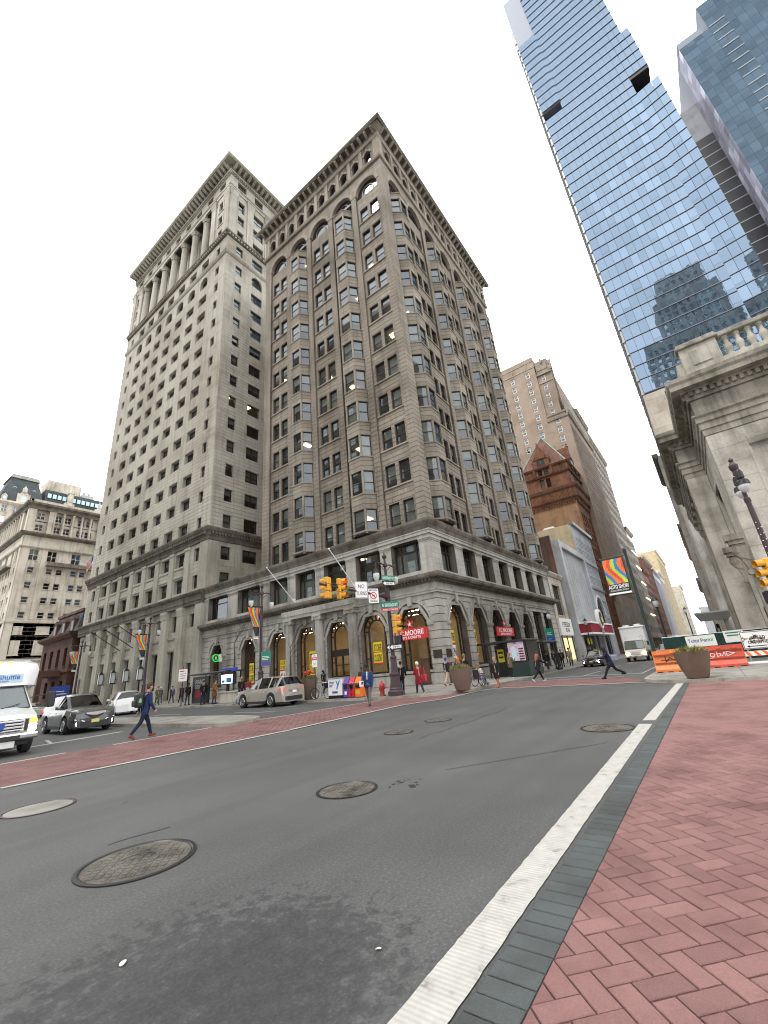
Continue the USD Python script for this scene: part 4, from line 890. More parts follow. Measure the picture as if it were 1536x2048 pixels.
for k, u in enumerate(bnd[2:6]):
    t = thing('wall_lantern', '%s glass wall lantern on the tower entrance pilasters' % ('nearest, right-hand', 'second from the right', 'third from the right', 'farthest, left-hand')[k], 'lantern', group='lanterns on the tower pilasters'); y = BY + u
    part(t, 'cage', MB().box(BX - 1.35, BX - 1.29, y - .33, y - .27, 3.1, 4.5).box(BX - 1.35, BX - 1.29, y + .27, y + .33, 3.1, 4.5).box(BX - .75, BX - .69, y - .33, y - .27, 3.1, 4.5).box(BX - .75, BX - .69, y + .27, y + .33, 3.1, 4.5).box(BX - 1.4, BX - .64, y - .38, y + .38, 2.95, 3.1).hull([(BX - 1.4, y - .38, 4.5), (BX - 1.4, y + .38, 4.5), (BX - .64, y - .38, 4.5), (BX - .64, y + .38, 4.5), (BX - 1.02, y, 5.0)]).box(BX - .7, BX - .46, y - .05, y + .05, 3.5, 3.6), 'black_metal')
    part(t, 'lantern_glass', MB().box(BX - 1.29, BX - .75, y - .27, y + .27, 3.1, 4.5), 'lamp_milk')

# ---------------------------------------------------------------- generic far building: walls with recessed window openings
def facade(bld, fr, U, z0, z1, cols, rows, wallm, trim=None, rec=.3, blind=.4, frame='white_metal', wide_=None, lim=80, sill=True, st=None, mull=0, vert=False):
    """cols: (u, half width); rows: (sill, head)"""
    o, ws, sl = [], [], []
    for u, h in cols:
        for a, b in rows:
            o.append(sbox(u - h, a, u + h, b)); ws.append(sash(fr, u - h, u + h, a, b, -rec, b=.08, blind=rblind(blind), mull=mull))
            if sill: sl.append(MB(fr).box(u - h - .15, u + h + .15, -.02, .14, a - .18, a - .02))
    if vert and rows:      # window columns set in continuous slots with dark spandrels
        o = [sbox(u - h, rows[0][0], u + h, rows[-1][1]) for u, h in cols]
        pieces(bld, 'spandrel', [MB(fr).box(u - h + .01, u + h - .01, -rec - .05, -rec * .55, b + .01, c - .01) for u, h in cols for (_, b), (c, _) in zip(rows[:-1], rows[1:])], 'frame_grey', 40)
    ar = sbox(.03, z0, U, z1)
    if o: ar = ar.difference(unary_union(o))
    part(bld, 'wall', MB(fr).poly(ar, -.5, 0), wallm)
    if st: part(bld, 'stonework', cat(courses(fr, ar, st[0], st[1], .001, .03, gu=.02, gz=.04)), wallm, kind='stuff')
    windows(bld, ws, lim, frame)
    if sl: pieces(bld, 'sill', sl, trim or wallm, 30, 'sills')
def inner(bld, x0, x1, y0, y1, levels, m='plaster', core=5):
    f = MB(); [f.box(x0, x1, y0, y1, z - .12, z + .12) for z in levels]; f.box(x0 + core, x1, y0 + core, y1, levels[0], levels[-1]); part(bld, 'interior', f, m)
def shell(bld, x0, x1, y0, y1, z0, z1, m, roofm=None):
    """the walls that the street does not see, and the roof"""
    part(bld, 'rear_wall', MB().box(x1 - .4, x1, y0, y1, z0, z1).box(x0, x1 - .41, y1 - .4, y1, z0, z1), m); part(bld, 'roof', MB().box(x0 + .02, x1, y0 + .02, y1, z1 - .3, z1 - .02), roofm or m)

Lb = thing('apartment_block', 'cream limestone block with columned top storeys, at the far left behind the brownstone clubhouse', 'building')
LX, LY = 29.8, 143.0
l1, l2 = Fr((LX, LY), (1, 0), (0, -1)), Fr((LX, LY), (0, 1), (-1, 0))
rw = [(22.3, 23.9), (26.3, 27.9), (30.2, 31.9), (34.4, 36.0)]
for fr, U, sc, gc in ((l1, 22, [2.9, 19.6], [7.1, 9.4, 12.9, 15.1]), (l2, 46, [2.9, 43], [7.1, 9.4, 12.9, 15.1, 18.6, 20.8, 24.3, 26.5, 30, 32.2, 35.7, 37.9])):
    facade(Lb, fr, U, 0.15, 37.3, [(u, .72) for u in sc + gc], rw, 'limestone', st=(1.1, 2.2), lim=40)
    facade(Lb, fr, U, 37.3, 45.3, [(u, 1.05) for u in sc] + [(a, 1.1) for a in gc[::2]], [(37.9, 41.0)], 'limestone', mull=1, lim=20)
    facade(Lb, fr.sub(0, .02), U, 41.6, 44.6, [(u, .7) for u in sc + gc], [(42.3, 43.9)], 'limestone', lim=20, sill=False)
    facade(Lb, fr.sub(0, .03), U, 12.0, 21.0, [(u, 1.0) for u in sc] + [(a + 1.1, 1.5) for a in gc[::2]], [(13.0, 16.6), (18.2, 20.2)], 'limestone', mull=1, lim=20)
    wallr = MB(fr).poly(sbox(0, 45.6, U, 53).difference(unary_union([sbox(u - .9, a, u + .9, b) for u in sc + gc for a, b in ((46.6, 48.4), (50.0, 51.9))])), -1.0, -.6); part(Lb, 'wall', wallr, 'limestone')
    windows(Lb, [sash(fr, u - .9, u + .9, a, b, -.8, b=.08, mull=1, blind=rblind(.5)) for u in sc + gc for a, b in ((46.6, 48.4), (50.0, 51.9))], 20, 'white_metal')
    cl = [MB(fr).lathe(u, -.2, [(.42, 45.9), (.36, 46.3), (.30, 52.2), (.42, 52.4), (.44, 52.6)], 10) for u in [g for g in np.arange(6.0, U - 3, 2.3)]]
    pieces(Lb, 'column', cl, 'limestone', 24, 'columns')
    part(Lb, 'corner_pier', MB(fr).box(.02, 1.6, -.5, .12, 45.6, 52.6).box(4.6, 5.7, -.5, .10, 45.6, 52.6).box(.05, 1.7, .002, .16, 12, 44.7).box(4.7, 5.6, .002, .14, 22, 41.5), 'limestone')
    for pts in ([(-.3, 44.7), (.3, 44.75), (1.1, 45.2), (1.2, 45.6), (-.3, 45.7)], [(-.3, 21.0), (.3, 21.05), (.4, 21.5), (-.3, 21.6)], [(-.3, 11.4), (.4, 11.5), (.5, 12), (-.3, 12.1)], [(-.3, 52.6), (.2, 52.65), (.25, 53.6), (1.0, 54.0), (1.1, 54.5), (-.3, 54.7)], [(-.3, 41.2), (.4, 41.3), (.6, 41.6), (-.3, 41.65)]): part(Lb, 'belt_course', profile(fr, pts, 0, U, (1, 0)), 'dark_cornice' if pts[0][1] in (44.7, 52.6) else 'limestone')
    part(Lb, 'balcony', MB(fr).box(6.0, U - 4, .0, 1.3, 36.6, 36.9).box(6.0, U - 4, 1.2, 1.28, 36.9, 37.7), 'dark_cornice')
    part(Lb, 'parapet', MB(fr).box(.0, U, -.5, .0, 54.5, 55.6), 'limestone')
shell(Lb, LX, LX + 22, LY, LY + 46, .15, 54.6, 'limestone'); inner(Lb, LX + .6, LX + 21, LY + .6, LY + 45, [12] + [21.3 + 4 * k for k in range(9)])

U_ = thing('clubhouse', 'dark red brownstone clubhouse with a slate mansard roof, beyond the pale tower', 'building')
ux, uy = 29.2, 92.0
u1, u2 = Fr((ux, uy), (1, 0), (0, -1)), Fr((ux, uy), (0, 1), (-1, 0))
for fr, U in ((u1, 26), (u2, 15.5)):
    facade(U_, fr, U, .15, 12.0, [(2.6 + 3.6 * k, .75) for k in range(int(U / 3.6))], [(1.8, 4.6), (7.0, 10.2)], 'brownstone', frame='dark_bronze', st=(.6, 1.5), lim=20)
    part(U_, 'cornice', profile(fr, [(-.3, 11.8), (.3, 11.9), (1.1, 12.4), (1.2, 12.8), (-.3, 13.0)], 0, U, (1, 0)), 'dark_terracotta')
    part(U_, 'belt_course', profile(fr, [(-.3, 5.9), (.25, 5.95), (.3, 6.4), (-.3, 6.5)], 0, U, (1, 0)), 'dark_terracotta')
    part(U_, 'quoins', cat([MB(fr).box(.0, .9 if k % 2 else .6, .001, .07, .3 + k * .75, .9 + k * .75) for k in range(15)]), 'brownstone', kind='stuff')
    for k in range(3): d = MB(fr).box(2 + 4.4 * k, 3.6 + 4.4 * k, -2.2, -.35, 13.0, 15.4).hull([(1.9 + 4.4 * k, -.3, 15.4), (3.7 + 4.4 * k, -.3, 15.4), (2.8 + 4.4 * k, -.3, 16.1), (1.9 + 4.4 * k, -2.2, 15.4), (3.7 + 4.4 * k, -2.2, 15.4), (2.8 + 4.4 * k, -2.2, 16.1)]); p = part(U_, 'dormer', d, 'brownstone'); part(p, 'window', MB(fr).box(2.3 + 4.4 * k, 3.3 + 4.4 * k, -.36, -.32, 13.3, 15.1), 'black_metal')
part(U_, 'mansard', MB(u1).hull([(.3, -.3, 12.9), (26, -.3, 12.9), (.3, -15.3, 12.9), (26, -15.3, 12.9), (1.5, -1.5, 16.8), (25, -1.5, 16.8), (1.5, -14, 16.8), (25, -14, 16.8)]), 'slate_roof')
part(U_, 'roof_rail', MB(u1).box(1.2, 25, -1.7, -1.2, 16.8, 17.3).box(1.2, 1.7, -14.2, -1.71, 16.8, 17.3), 'dark_terracotta')
part(U_, 'porch', MB(u2).box(3, 10, .0, 3.5, 5.4, 6.4).box(3, 3.7, 2.7, 3.4, .15, 5.4).box(9.3, 10, 2.7, 3.4, .15, 5.4), 'brownstone')
inner(U_, ux + .7, ux + 25, uy + .7, uy + 14.8, [.2, 5.9, 11.8], core=3); shell(U_, ux, ux + 26, uy, uy + 15.5, .15, 12.7, 'brownstone')

Hb = thing('grand_hotel', 'pale hotel with a huge dark slate mansard and ornate dormers, farthest back at left', 'building')
hx, hy = 31.5, 200.0
h1, h2 = Fr((hx, hy), (1, 0), (0, -1)), Fr((hx, hy), (0, 1), (-1, 0))
for fr, U in ((h1, 44), (h2, 60)):
    facade(Hb, fr, U, 30, 73, [(2.5 + 3.4 * k, .8) for k in range(int(U / 3.4))], [(31 + 4.3 * k, 33.6 + 4.3 * k) for k in range(10)], 'limestone', lim=20, mull=1)
    part(Hb, 'cornice', profile(fr, [(-.3, 72.6), (.4, 72.8), (1.2, 73.4), (1.2, 74), (-.3, 74.2)], 0, U, (1, 0)), 'limestone')
part(Hb, 'lower_wall', MB(h1).box(.02, 44, -60, -.02, .15, 30), 'limestone')
part(Hb, 'mansard', MB(h1).hull([(0, 0, 74), (14.5, 0, 74), (0, -16, 74), (14.5, -16, 74), (3.2, -3, 85.3), (11.5, -3, 85.3), (3.2, -13, 85.3), (11.5, -13, 85.3)]), 'slate_roof')
part(Hb, 'mansard', MB(h1).hull([(14.5, -1.2, 74), (44, -1.2, 74), (14.5, -16, 74), (44, -16, 74), (14.5, -3, 83.2), (44, -3, 83.2), (14.5, -13, 83.2), (44, -13, 83.2)]), 'slate_roof')
part(Hb, 'roof_cap', MB(h1).hull([(2.6, -2.4, 85.2), (12.1, -2.4, 85.2), (2.6, -13.6, 85.2), (12.1, -13.6, 85.2), (3.2, -3, 86.8), (11.5, -3, 86.8), (3.2, -13, 86.8), (11.5, -13, 86.8)]), 'grey_stone')
for u, s in ((7.4, 1.5), (22.5, 1.3), (33.5, 1.0), (1.8, .8)):
    d = MB(h1).box(u - s, u + s, -2.5, .3, 74, 77.6 if s > .9 else 76).hull([(u - s * 1.15, .35, 77.6 if s > .9 else 76), (u + s * 1.15, .35, 77.6 if s > .9 else 76), (u, .35, 79.4 if s > .9 else 77), (u - s * 1.1, -2, 77.6 if s > .9 else 76), (u + s * 1.1, -2, 77.6 if s > .9 else 76), (u, -2, 79.4 if s > .9 else 77)])
    if s > .9: d.lathe(u, .1, [(.5 * s, 78.6), (.55 * s, 80.2), (.2 * s, 80.8), (.05, 81.6)], 10); d.box(u - s * 1.3, u - s * .9, -1, .35, 74, 78).box(u + s * .9, u + s * 1.3, -1, .35, 74, 78)
    p = part(Hb, 'dormer', d, 'limestone'); part(p, 'window', MB(h1).box(u - s * .5, u + s * .5, .31, .36, 74.6, 76.8 if s > .9 else 75.8), 'pale_blue')
for u in (4.5, 10.6): part(Hb, 'round_dormer', MB(h1).torus((u, -1.9, 80.5), .55, .16, 'w', 16, 5), 'limestone')
for k in range(16): part(Hb, 'attic_window', MB(h1).box(15.2 + k * 1.72, 16.4 + k * 1.72, -2.0, -1.65, 79.4, 81.2), 'pale_blue')
part(Hb, 'chimney', MB(h1).box(22.0, 23.6, -2.5, .2, 74, 82.5).box(21.7, 23.9, -2.7, .4, 82.5, 84), 'limestone'); part(Hb, 'penthouse', MB(h1).box(15.5, 27.5, -16, -6, 83, 89), 'limestone')
part(Hb, 'roof_plant', MB(h1).box(29, 33.5, -14, -9, 83, 87).tube((30, -10, 87), (30, -10, 88.2), .6).tube((32, -10, 87), (32, -10, 88.2), .6), 'grey_metal')
# flag on the clubhouse roof
t = thing('flag', 'striped American flag hanging from a white pole over the clubhouse roof', 'flag', (33.0, 100.0, 16.8))
part(t, 'pole', MB().tube((0, 0, 0), (0, 0, 13.5), .07, .05, 8).sphere((0, 0, 13.6), .12, 1), 'white_metal')
nx, nz = 12, 13
def fold(i, j): s = i / nx; return (.05 - 1.3 * s * (1 - .15 * s), .28 * math.sin(s * 9 + j * .25), 12.6 - j * .17 - 1.9 * s ** 1.2)
for cname, sel in (('red_stripe', lambda i, j: j % 2 == 0), ('white_stripe', lambda i, j: j % 2 == 1), ('canton', None)):
    m = MB()
    for j in range(nz):
        for i in range(nx):
            incant = i < 5 and j < 7
            if (sel is None) == incant and (sel is None or sel(i, j)): m.add(np.array([fold(i, j), fold(i + 1, j), fold(i + 1, j + 1), fold(i, j + 1)]), [(0, 1, 2), (0, 2, 3)])
    part(t, cname, m, {'red_stripe': 'red_ink', 'white_stripe': 'white_sign', 'canton': 'blue_ink'}[cname])

# ---------------------------------------------------------------- the marble bank on the right-hand corner
K = thing('bank_building', 'grey veined marble bank with balustrade and dentil cornice on the right-hand corner', 'building')
KX, KY = 29.8, -2.85
K1 = Fr((KX, KY), (0, -1), (-1, 0)); K2 = Fr((KX, KY), (1, 0), (0, 1)); KU, KV = 26.0, 7.6
st, wallK = [], MB(); z0 = .15
o1 = [sbox(1.75 + 7.0 * k, 1.2, 6.9 + 7.0 * k, 11.2) for k in range(3)]
ar = sbox(0, z0, KU, 12.9); wallK.raw(MB(K1).poly(ar.difference(sbox(-1, -1, .05, 99)), -.8, -.06))
st += courses(K1, sbox(0, z0, KU, 12.9).difference(unary_union([sbox(1.75 + 7 * k, 1.0, 6.9 + 7 * k, 11.6) for k in range(3)])), .98, 1.7, -.06, 0, gu=.01, gz=.012, z0=z0)
pan = []
for k in range(3): pan += courses(K1, sbox(1.75 + 7 * k, 1.0, 6.9 + 7 * k, 11.6), 1.5, 2.4, -.06, -.03, gu=.01, gz=.012, z0=1.0)
capk = []
for k in range(3): capk.append(profile(K1, [(-.05, 11.6), (.18, 11.66), (.3, 11.95), (.34, 12.15), (-.05, 12.2)], 1.7 + 7 * k, 6.95 + 7 * k)); capk.append(MB(K1).box(1.62 + 7 * k, 1.75 + 7 * k, -.03, .05, 1.0, 11.55).box(6.9 + 7 * k, 7.03 + 7 * k, -.03, .05, 1.0, 11.55))
ow = sbox(2.2, 2.2, 5.2, 10.6); ar = sbox(0, z0, KV, 12.9).difference(ow); wallK.raw(MB(K2).poly(ar.difference(sbox(-1, -1, .05, 99)), -.8, -.06)); st += courses(K2, ar, .98, 1.7, -.06, 0, gu=.01, gz=.012, z0=z0)
capk.append(MB(K2).poly(sbox(1.9, 1.9, 5.5, 10.9).difference(ow), -.05, .16))
part(K, 'window', cat(sash(K2, 2.2, 5.2, 2.2, 10.6, -.4, b=.15, mull=1)[:1]), 'dark_bronze'); part(K, 'window_pane', quad(K2, 2.3, 5.1, -.45, 2.3, 10.5), 'dark_glass')
for q in (1.5, 6.0):     # scrolled consoles beside the window
    c = MB(K2).box(q - .42, q + .42, -.02, .86, 6.75, 7.1).box(q - .34, q + .34, -.02, .74, 6.5, 6.75).hull([(q - .26, 0, 6.5), (q + .26, 0, 6.5), (q - .26, .66, 6.48), (q + .26, .66, 6.48), (q - .26, .70, 6.1), (q + .26, .70, 6.1), (q - .26, .52, 5.75), (q + .26, .52, 5.75), (q - .26, 0, 5.5), (q + .26, 0, 5.5)]).hull([(q - .22, 0, 5.6), (q + .22, 0, 5.6), (q - .22, .44, 5.72), (q + .22, .44, 5.72), (q - .2, .22, 5.1), (q + .2, .22, 5.1), (q - .16, .20, 4.75), (q + .16, .20, 4.75), (q - .16, 0, 4.6), (q + .16, 0, 4.6)]); [c.tube((q - .28, .5, 6.2), (q + .28, .5, 6.2), .22, n=14), c.tube((q - .24, .2, 4.85), (q + .24, .2, 4.85), .16, n=12)]
    part(K, 'console', c, 'marble_stained')
# the projecting portico further along the side street
P1 = Fr((KX + KV, -1.55), (0, -1), (-1, 0)); P2 = Fr((KX + KV, -1.55), (1, 0), (0, 1)); PV = 19.0
part(K, 'portico_pier', MB(P1).box(0, 1.28, -1.6, -.002, .15, 12.9), 'marble_stained'); st += courses(P1, sbox(0.02, .15, 1.28, 12.9), 1.7, 3, 0, .03, gu=.0, gz=.012, z0=.15)
for k in range(5): part(K, 'portico_column', MB(P2).lathe(3.6 + 3.5 * k, -.85, [(.72, .15), (.72, .8), (.6, .9), (.58, 5), (.5, 11.6), (.62, 11.7), (.7, 12.4), (.85, 12.5), (.85, 12.88)], 20), 'marble_stained', smooth=30)
part(K, 'portico_back', MB(P2).box(1.0, PV, -3.5, -3.0, .15, 12.9), 'marble')
tr = []
def entab(fr, u0, u1, ends):
    for p in ([(-.8, 12.9), (.04, 12.91), (.04, 13.3), (.10, 13.32), (.10, 13.75), (.17, 13.77), (.17, 14.1), (.28, 14.2), (.28, 14.3), (-.8, 14.32)], [(-.8, 14.32), (.05, 14.33), (.05, 15.35), (-.8, 15.36)], [(-.8, 15.36), (.18, 15.37), (.22, 15.55), (-.8, 15.56)], [(-.8, 15.9), (.36, 15.9), (.40, 16.0), (.84, 16.05), (.84, 16.35), (.95, 16.5), (.98, 16.75), (.5, 16.85), (-.8, 16.95)]): tr.append(profile(fr, p, u0, u1, ends))
    tr.append(profile(fr, [(-.8, 15.56), (.2, 15.565), (.2, 15.895), (-.8, 15.897)], u0, u1, ends))
entab(K1, 0, KU, (1, 0)); entab(K2, 0, KV, (1, -1)); entab(P1, 0, 1.28, (1, 0)); entab(P2, 0, PV, (1, 0))
part(K, 'cornice', cat(tr), 'marble_stained')
for fr, U in ((K1, KU), (K2, KV), (P1, 1.3), (P2, PV)): pieces(K, 'dentil', [MB(fr).box(.0 + k * .36, .2 + k * .36, .19, .36, 15.6, 15.89) for k in range(int(U / .36))], 'marble_stained', 45, 'dentils')
# balustrade over the front
pd = [MB(K1).box(.35, 2.3, -.75, -.05, 17.1, 19.1).box(.85, 1.8, -.06, .02, 17.7, 18.7), MB(K1).box(2.3, KU, -.6, -.1, 17.1, 17.62), MB(K1).box(.3, 4.0, -.85, .05, 16.95, 17.1)]
for k in (1, 2, 3): pd.append(MB(K1).box(2.3 + 5.6 * k, 3.7 + 5.6 * k, -.75, -.03, 17.62, 19.1))
part(K, 'parapet', cat(pd), 'marble'); part(K, 'handrail', MB(K1).bevel(.2, 2.45, -.9, .1, 19.1, 19.3, .04).bevel(.3, 2.35, -.82, .0, 19.3, 19.5, .04).bevel(2.4, KU, -.65, -.05, 19.02, 19.32, .05), 'marble_stained')
for k in range(30):
    u = 2.75 + .56 * k
    if any(2.2 + 5.6 * q < u < 3.8 + 5.6 * q for q in (1, 2, 3)): continue
    part(K, 'baluster', MB(K1).lathe(u, -.35, [(.20, 17.62), (.20, 17.72), (.12, 17.78), (.20, 18.1), (.21, 18.25), (.10, 18.6), (.13, 18.7), (.09, 18.75), (.17, 18.92), (.18, 19.02)], 12), 'marble', smooth=40)
part(K, 'parapet_return', MB(K2).box(.85, KV + PV, -.75, -.06, 16.95, 18.6), 'marble')
pieces(K, 'stone', st, 'marble', 220, 'stones'); pieces(K, 'panel', pan, 'marble', 60, 'panels'); part(K, 'wall', wallK, 'marble_stained'); pieces(K, 'moulding', capk, 'marble', 20, 'mouldings')
part(K, 'roof', MB(K1).box(.1, KU, -26, -.9, 16.6, 16.9), 'concrete'); part(K, 'rear_wall', MB().box(KX + 26.5, KX + 27, KY - 25, KY, .15, 16.8).box(KX + .1, KX + 26.5, KY - KU, KY - KU + .4, .15, 16.8), 'marble')

# ---------------------------------------------------------------- the blue glass hotel tower
C = thing('glass_tower', 'slender blue glass tower of thin floor fins rising out of the top of the picture', 'skyscraper')
CX, CY = 88.0, -2.2
C1 = Fr((CX, CY), (0, -1), (-1, 0)); C2 = Fr((CX, CY), (1, 0), (0, 1))
fh, zb = 3.243, 47.2; pw = 1.40; pn, fins, soff = [], [], []
def bay(fr, u0, n, za, zt, pw, dz=0.0):
    k = 0
    while za + (k + 1) * fh <= zt + .01:
        z = za + k * fh
        for i in range(n):
            a = u0 + i * pw
            if R.random() < .12: pn.append(MB(fr).box(a + .03, a + pw - .03, 0, .05, z + .32, z + 1.0)); pn.append(MB(fr).box(a + .03, a + pw - .03, 0, .05, z + 1.05, z + fh - .03))
            else: pn.append(MB(fr).box(a + .03, a + pw - .03, 0, .05, z + .32, z + fh - .03))
        fins.append(MB(fr).box(u0 - .05, u0 + n * pw + .02, -.05, .22, z + .09, z + .21)); k += 1
n1 = 13; U1 = n1 * pw
top1 = zb + 27 * fh            # 134.8, a recessed floor on the left
bay(C1.sub(3 * pw + .3, 0), .0, n1 - 3, zb, zb + 46 * fh, pw)
bay(C1, 0, 3, zb, top1, (3 * pw + .3) / 3); bay(C1.sub(0, .35), -.1, 3, top1 + fh, zb + 38 * fh, (3 * pw + .3) / 3 + .1)
part(C, 'recessed_floor', MB(C1).box(0, 3 * pw + .5, -2.5, -2.3, top1, top1 + fh), 'black_metal')
r_ = C1.sub(U1 + .35, -.55, 0.14); bay(r_, 0, 3, zb + .8, zb + .8 + 23 * fh, 1.5)
bay(C1.sub(U1 + .3, .0), 0, 3, zb + 25 * fh, zb + 30 * fh, 1.3); bay(C1.sub(U1 + .3, .0), 0, 2, zb + 30 * fh, zb + 46 * fh, 1.2)
part(C, 'soffit', MB(C1).box(U1 - .4, U1 + 4.2, -4, .02, zb + 24.7 * fh, zb + 25 * fh).box(U1 + .3, U1 + 3.8, -4.2, -4, zb + 23 * fh, zb + 25 * fh), 'black_metal')
pieces(C, 'pane', pn, 'blue_glass', 300, 'panes'); pieces(C, 'fin', fins, 'fin_grey', 60, 'fins')
body = MB(C1).box(3 * pw + .3, U1 + .3, -30, -.02, zb, zb + 46 * fh).box(.02, 3 * pw + .29, -29.9, -.03, zb, top1 + .05).box(.02, 3 * pw + .29, -29.9, -.03, top1 + fh - .1, zb + 45.9 * fh).box(U1 + .31, U1 + 4.4, -30, -1.3, zb, zb + 23.2 * fh).box(U1 + .3, U1 + 4.0, -30, -.06, zb + 25 * fh, zb + 30 * fh).box(U1 + .3, U1 + 2.6, -30, -.06, zb + 30 * fh, zb + 46 * fh)
part(C, 'core', body, 'fin_grey')
part(C, 'roof_screen', MB(C1).box(-.6, 4.6, -5, -.4, zb + 38 * fh, zb + 41.2 * fh), 'frame_grey')
sd = [MB(C2).box(-.05, 31, .0, .5, zb + k * fh, zb + k * fh + .35) for k in range(40)]; pieces(C, 'side_band', sd, 'grey_metal', 40, 'side_bands')
part(C, 'side_glass', MB(C2).box(.1, 30, -.06, .03, zb, zb + 40 * fh), 'grey_glass'); part(C, 'side_posts', cat([MB(C2).box(.2 + 3 * k, .5 + 3 * k, .02, .4, zb, zb + 40 * fh) for k in range(10)]), 'grey_metal', kind='stuff')
pod = courses(C1.sub(-.4, .3), sbox(0, 30, 26, zb - .5), 3.1, 2.3, -.05, 0, gu=.03, gz=.03, z0=30)
pieces(C, 'stone_panel', pod, 'beige_panel', 80, 'stone_panels')
part(C, 'podium', MB(C1).box(-.35, 25.5, -30, .24, 29.8, zb - .3).box(-.38, 25, -29, .2, .15, 29.8), 'beige_panel')
part(C, 'podium_slot', MB(C1).box(3.1, 3.25, .2, .305, 33, zb - 1).box(3.4, 9, .2, .31, 37.2, 37.5), 'black_metal')
part(C, 'podium_stone', cat(courses(C1.sub(-.4, .26), sbox(0, .15, 22, 29.8), .95, 2.2, -.05, 0, gu=.02, gz=.02, z0=.15)), 'grey_stone', kind='stuff')
part(C, 'canopy', MB().box(60, 88, -2.5, 1.2, 4.25, 4.4), 'grey_metal')

# ---------------------------------------------------------------- the dark glass tower at the top right corner
D = thing('glass_tower', 'dark grey-blue glass tower with pale flank, cut by the top right corner', 'skyscraper')
DX, DY = 100.0, -34.2
D1 = Fr((DX, DY), (0, -1), (-1, 0)); D2 = Fr((DX, DY), (1, 0), (0, 1)); pn, mu, li = [], [], []
for k in range(36):
    z = 40 + 3.1 * k + 0
    for i in range(30):
        u = 1.55 * i
        ztop = 144.6 if u < 5 else (141.5 if u < 6.2 else 170)
        if z + 3.1 > ztop: continue
        if k % 2: pn.append(MB(D1).box(u + .03, u + 1.52, 0, .05, z + .05, z + 3.05))
        else: pn += [MB(D1).box(u + .03, u + 1.52, 0, .05, z + .05, z + 1.5), MB(D1).box(u + .03, u + 1.52, 0, .05, z + 1.55, z + 3.05)]
    if 8 < k < 34: li.append(MB(D1).box(6.3, 9.4, .05, .22, z + .0, z + .12))
pieces(D, 'pane', pn, 'grey_glass', 260, 'panes'); pieces(D, 'light_fin', li, 'white_metal', 30, 'light_fins')
part(D, 'core', MB(D1).box(.02, 5, -40, -.02, .15, 144.5).box(5, 6.2, -40, -.02, .15, 141.4).box(6.2, 46, -40, -.02, .15, 151.5), 'fin_grey')
pieces(D, 'flank_pane', [MB(D2).box(.05 + 1.75 * i, 1.72 + 1.75 * i, -.03, .03, 40 + 3.1 * k + .03, 43.07 + 3.1 * k) for k in range(34) for i in range(4) if 40 + 3.1 * k < (132 if i > 2 else 142)], 'pale_glass', 100, 'flank_panes')
part(D, 'flank_base', MB(D2).box(.1, 7, -1, -.05, .15, 40), 'grey_panel')
Dl = MB(D1).box(-5, .6, -14, -7.2, .15, 131); part(D, 'rear_block', Dl, 'grey_panel')
pieces(D, 'louvre', [MB(D1).box(-5.0, .55, -7.2, -7.05, 30 + 3.3 * k, 30 + 3.3 * k + .25) for k in range(27)], 'grey_metal', 30, 'louvres'); part(D, 'louvre_bay', MB(D1).box(-4.9, .5, -7.22, -7.12, 30, 119), 'black_metal')

# ---------------------------------------------------------------- buildings along the side street
def NF(x, y=16.8): return Fr((x, y), (1, 0), (0, -1))       # street face, north side
def NS(x, y=16.8): return Fr((x, y), (0, 1), (-1, 0))       # flank that looks back to the junction
# narrow white-stone shop
t = thing('shop_building', 'narrow white stone shop with a white sign panel beside the corner block', 'building'); f = NF(62.3); U = 6.8
facade(t, f, U, .15, 12.2, [(3.4, 1.9)], [(6.6, 11.0)], 'white_stone', frame='dark_bronze', mull=2, blind=0, st=(.5, 1.2))
part(t, 'cornice', profile(f, [(-.3, 12.0), (.2, 12.1), (.5, 12.5), (.5, 12.7), (-.3, 12.9)], -.1, U + .1), 'white_stone')
part(t, 'sign_panel', MB(f).box(.2, 6.6, .03, .28, 3.75, 6.1), 'white_sign'); part(t, 'shop_window', MB(f).box(.5, .7, .03, .15, .2, 3.7).box(3.0, 3.2, .03, .15, .2, 3.7).box(5.9, 6.1, .03, .15, .2, 3.7), 'dark_bronze')
part(t, 'lit_display', MB(f).box(1.2, 5.5, .02, .05, .5, 3.4), 'shop_glow'); part(t, 'lettering', MB(f).text('FOREIGN', .62, 3.4, .28, 4.95, bold=True, fit=4.0).text('XCHG', .5, 3.6, .28, 4.25, bold=True, fit=2.2), 'black_ink')
shell(t, 62.3, 69.1, 16.8, 30, .15, 12.3, 'white_stone')
# theatre: grey ribbed panel in a frame, dark brick flank, red marquee
t = thing('theatre_building', 'theatre front of grey ribbed panels with a dark brick flank and red marquee', 'building'); f = NF(69.3, 16.3)
part(t, 'frame', MB(f).box(0, 1.2, -.6, .6, .15, 18.6).box(16.4, 17.4, -.6, .6, .15, 18.6).box(1.2, 16.4, -.6, .6, 17.6, 18.6), 'grey_panel')
pieces(t, 'panel', [MB(f).box(1.22 + .38 * k, 1.22 + .38 * k + .35, -.4, .02 if k % 2 else .05, 5.4, 17.6) for k in range(40)], 'grey_panel', 45, 'panels')
part(t, 'flank', MB().box(69.4, 69.9, 16.95, 22.5, .15, 19.6).box(69.5, 86, 22.1, 22.5, .15, 19.4).box(69.9, 86, 16.95, 22.1, 17.9, 18.2), 'old_brick'); part(t, 'flank_strip', MB().box(69.36, 69.42, 16.9, 17.6, 6, 18.5), 'red_brick')
part(t, 'entrance', MB(f).box(1.2, 16.4, -.5, -.3, .15, 5.4), 'black_metal'); part(t, 'entrance_pillar', MB(f).box(7.5, 8.3, -.3, .0, .15, 5.3).box(3.5, 4.1, -.3, 0, .15, 5.3).box(12.5, 13.1, -.3, .0, .15, 5.3), 'grey_metal')
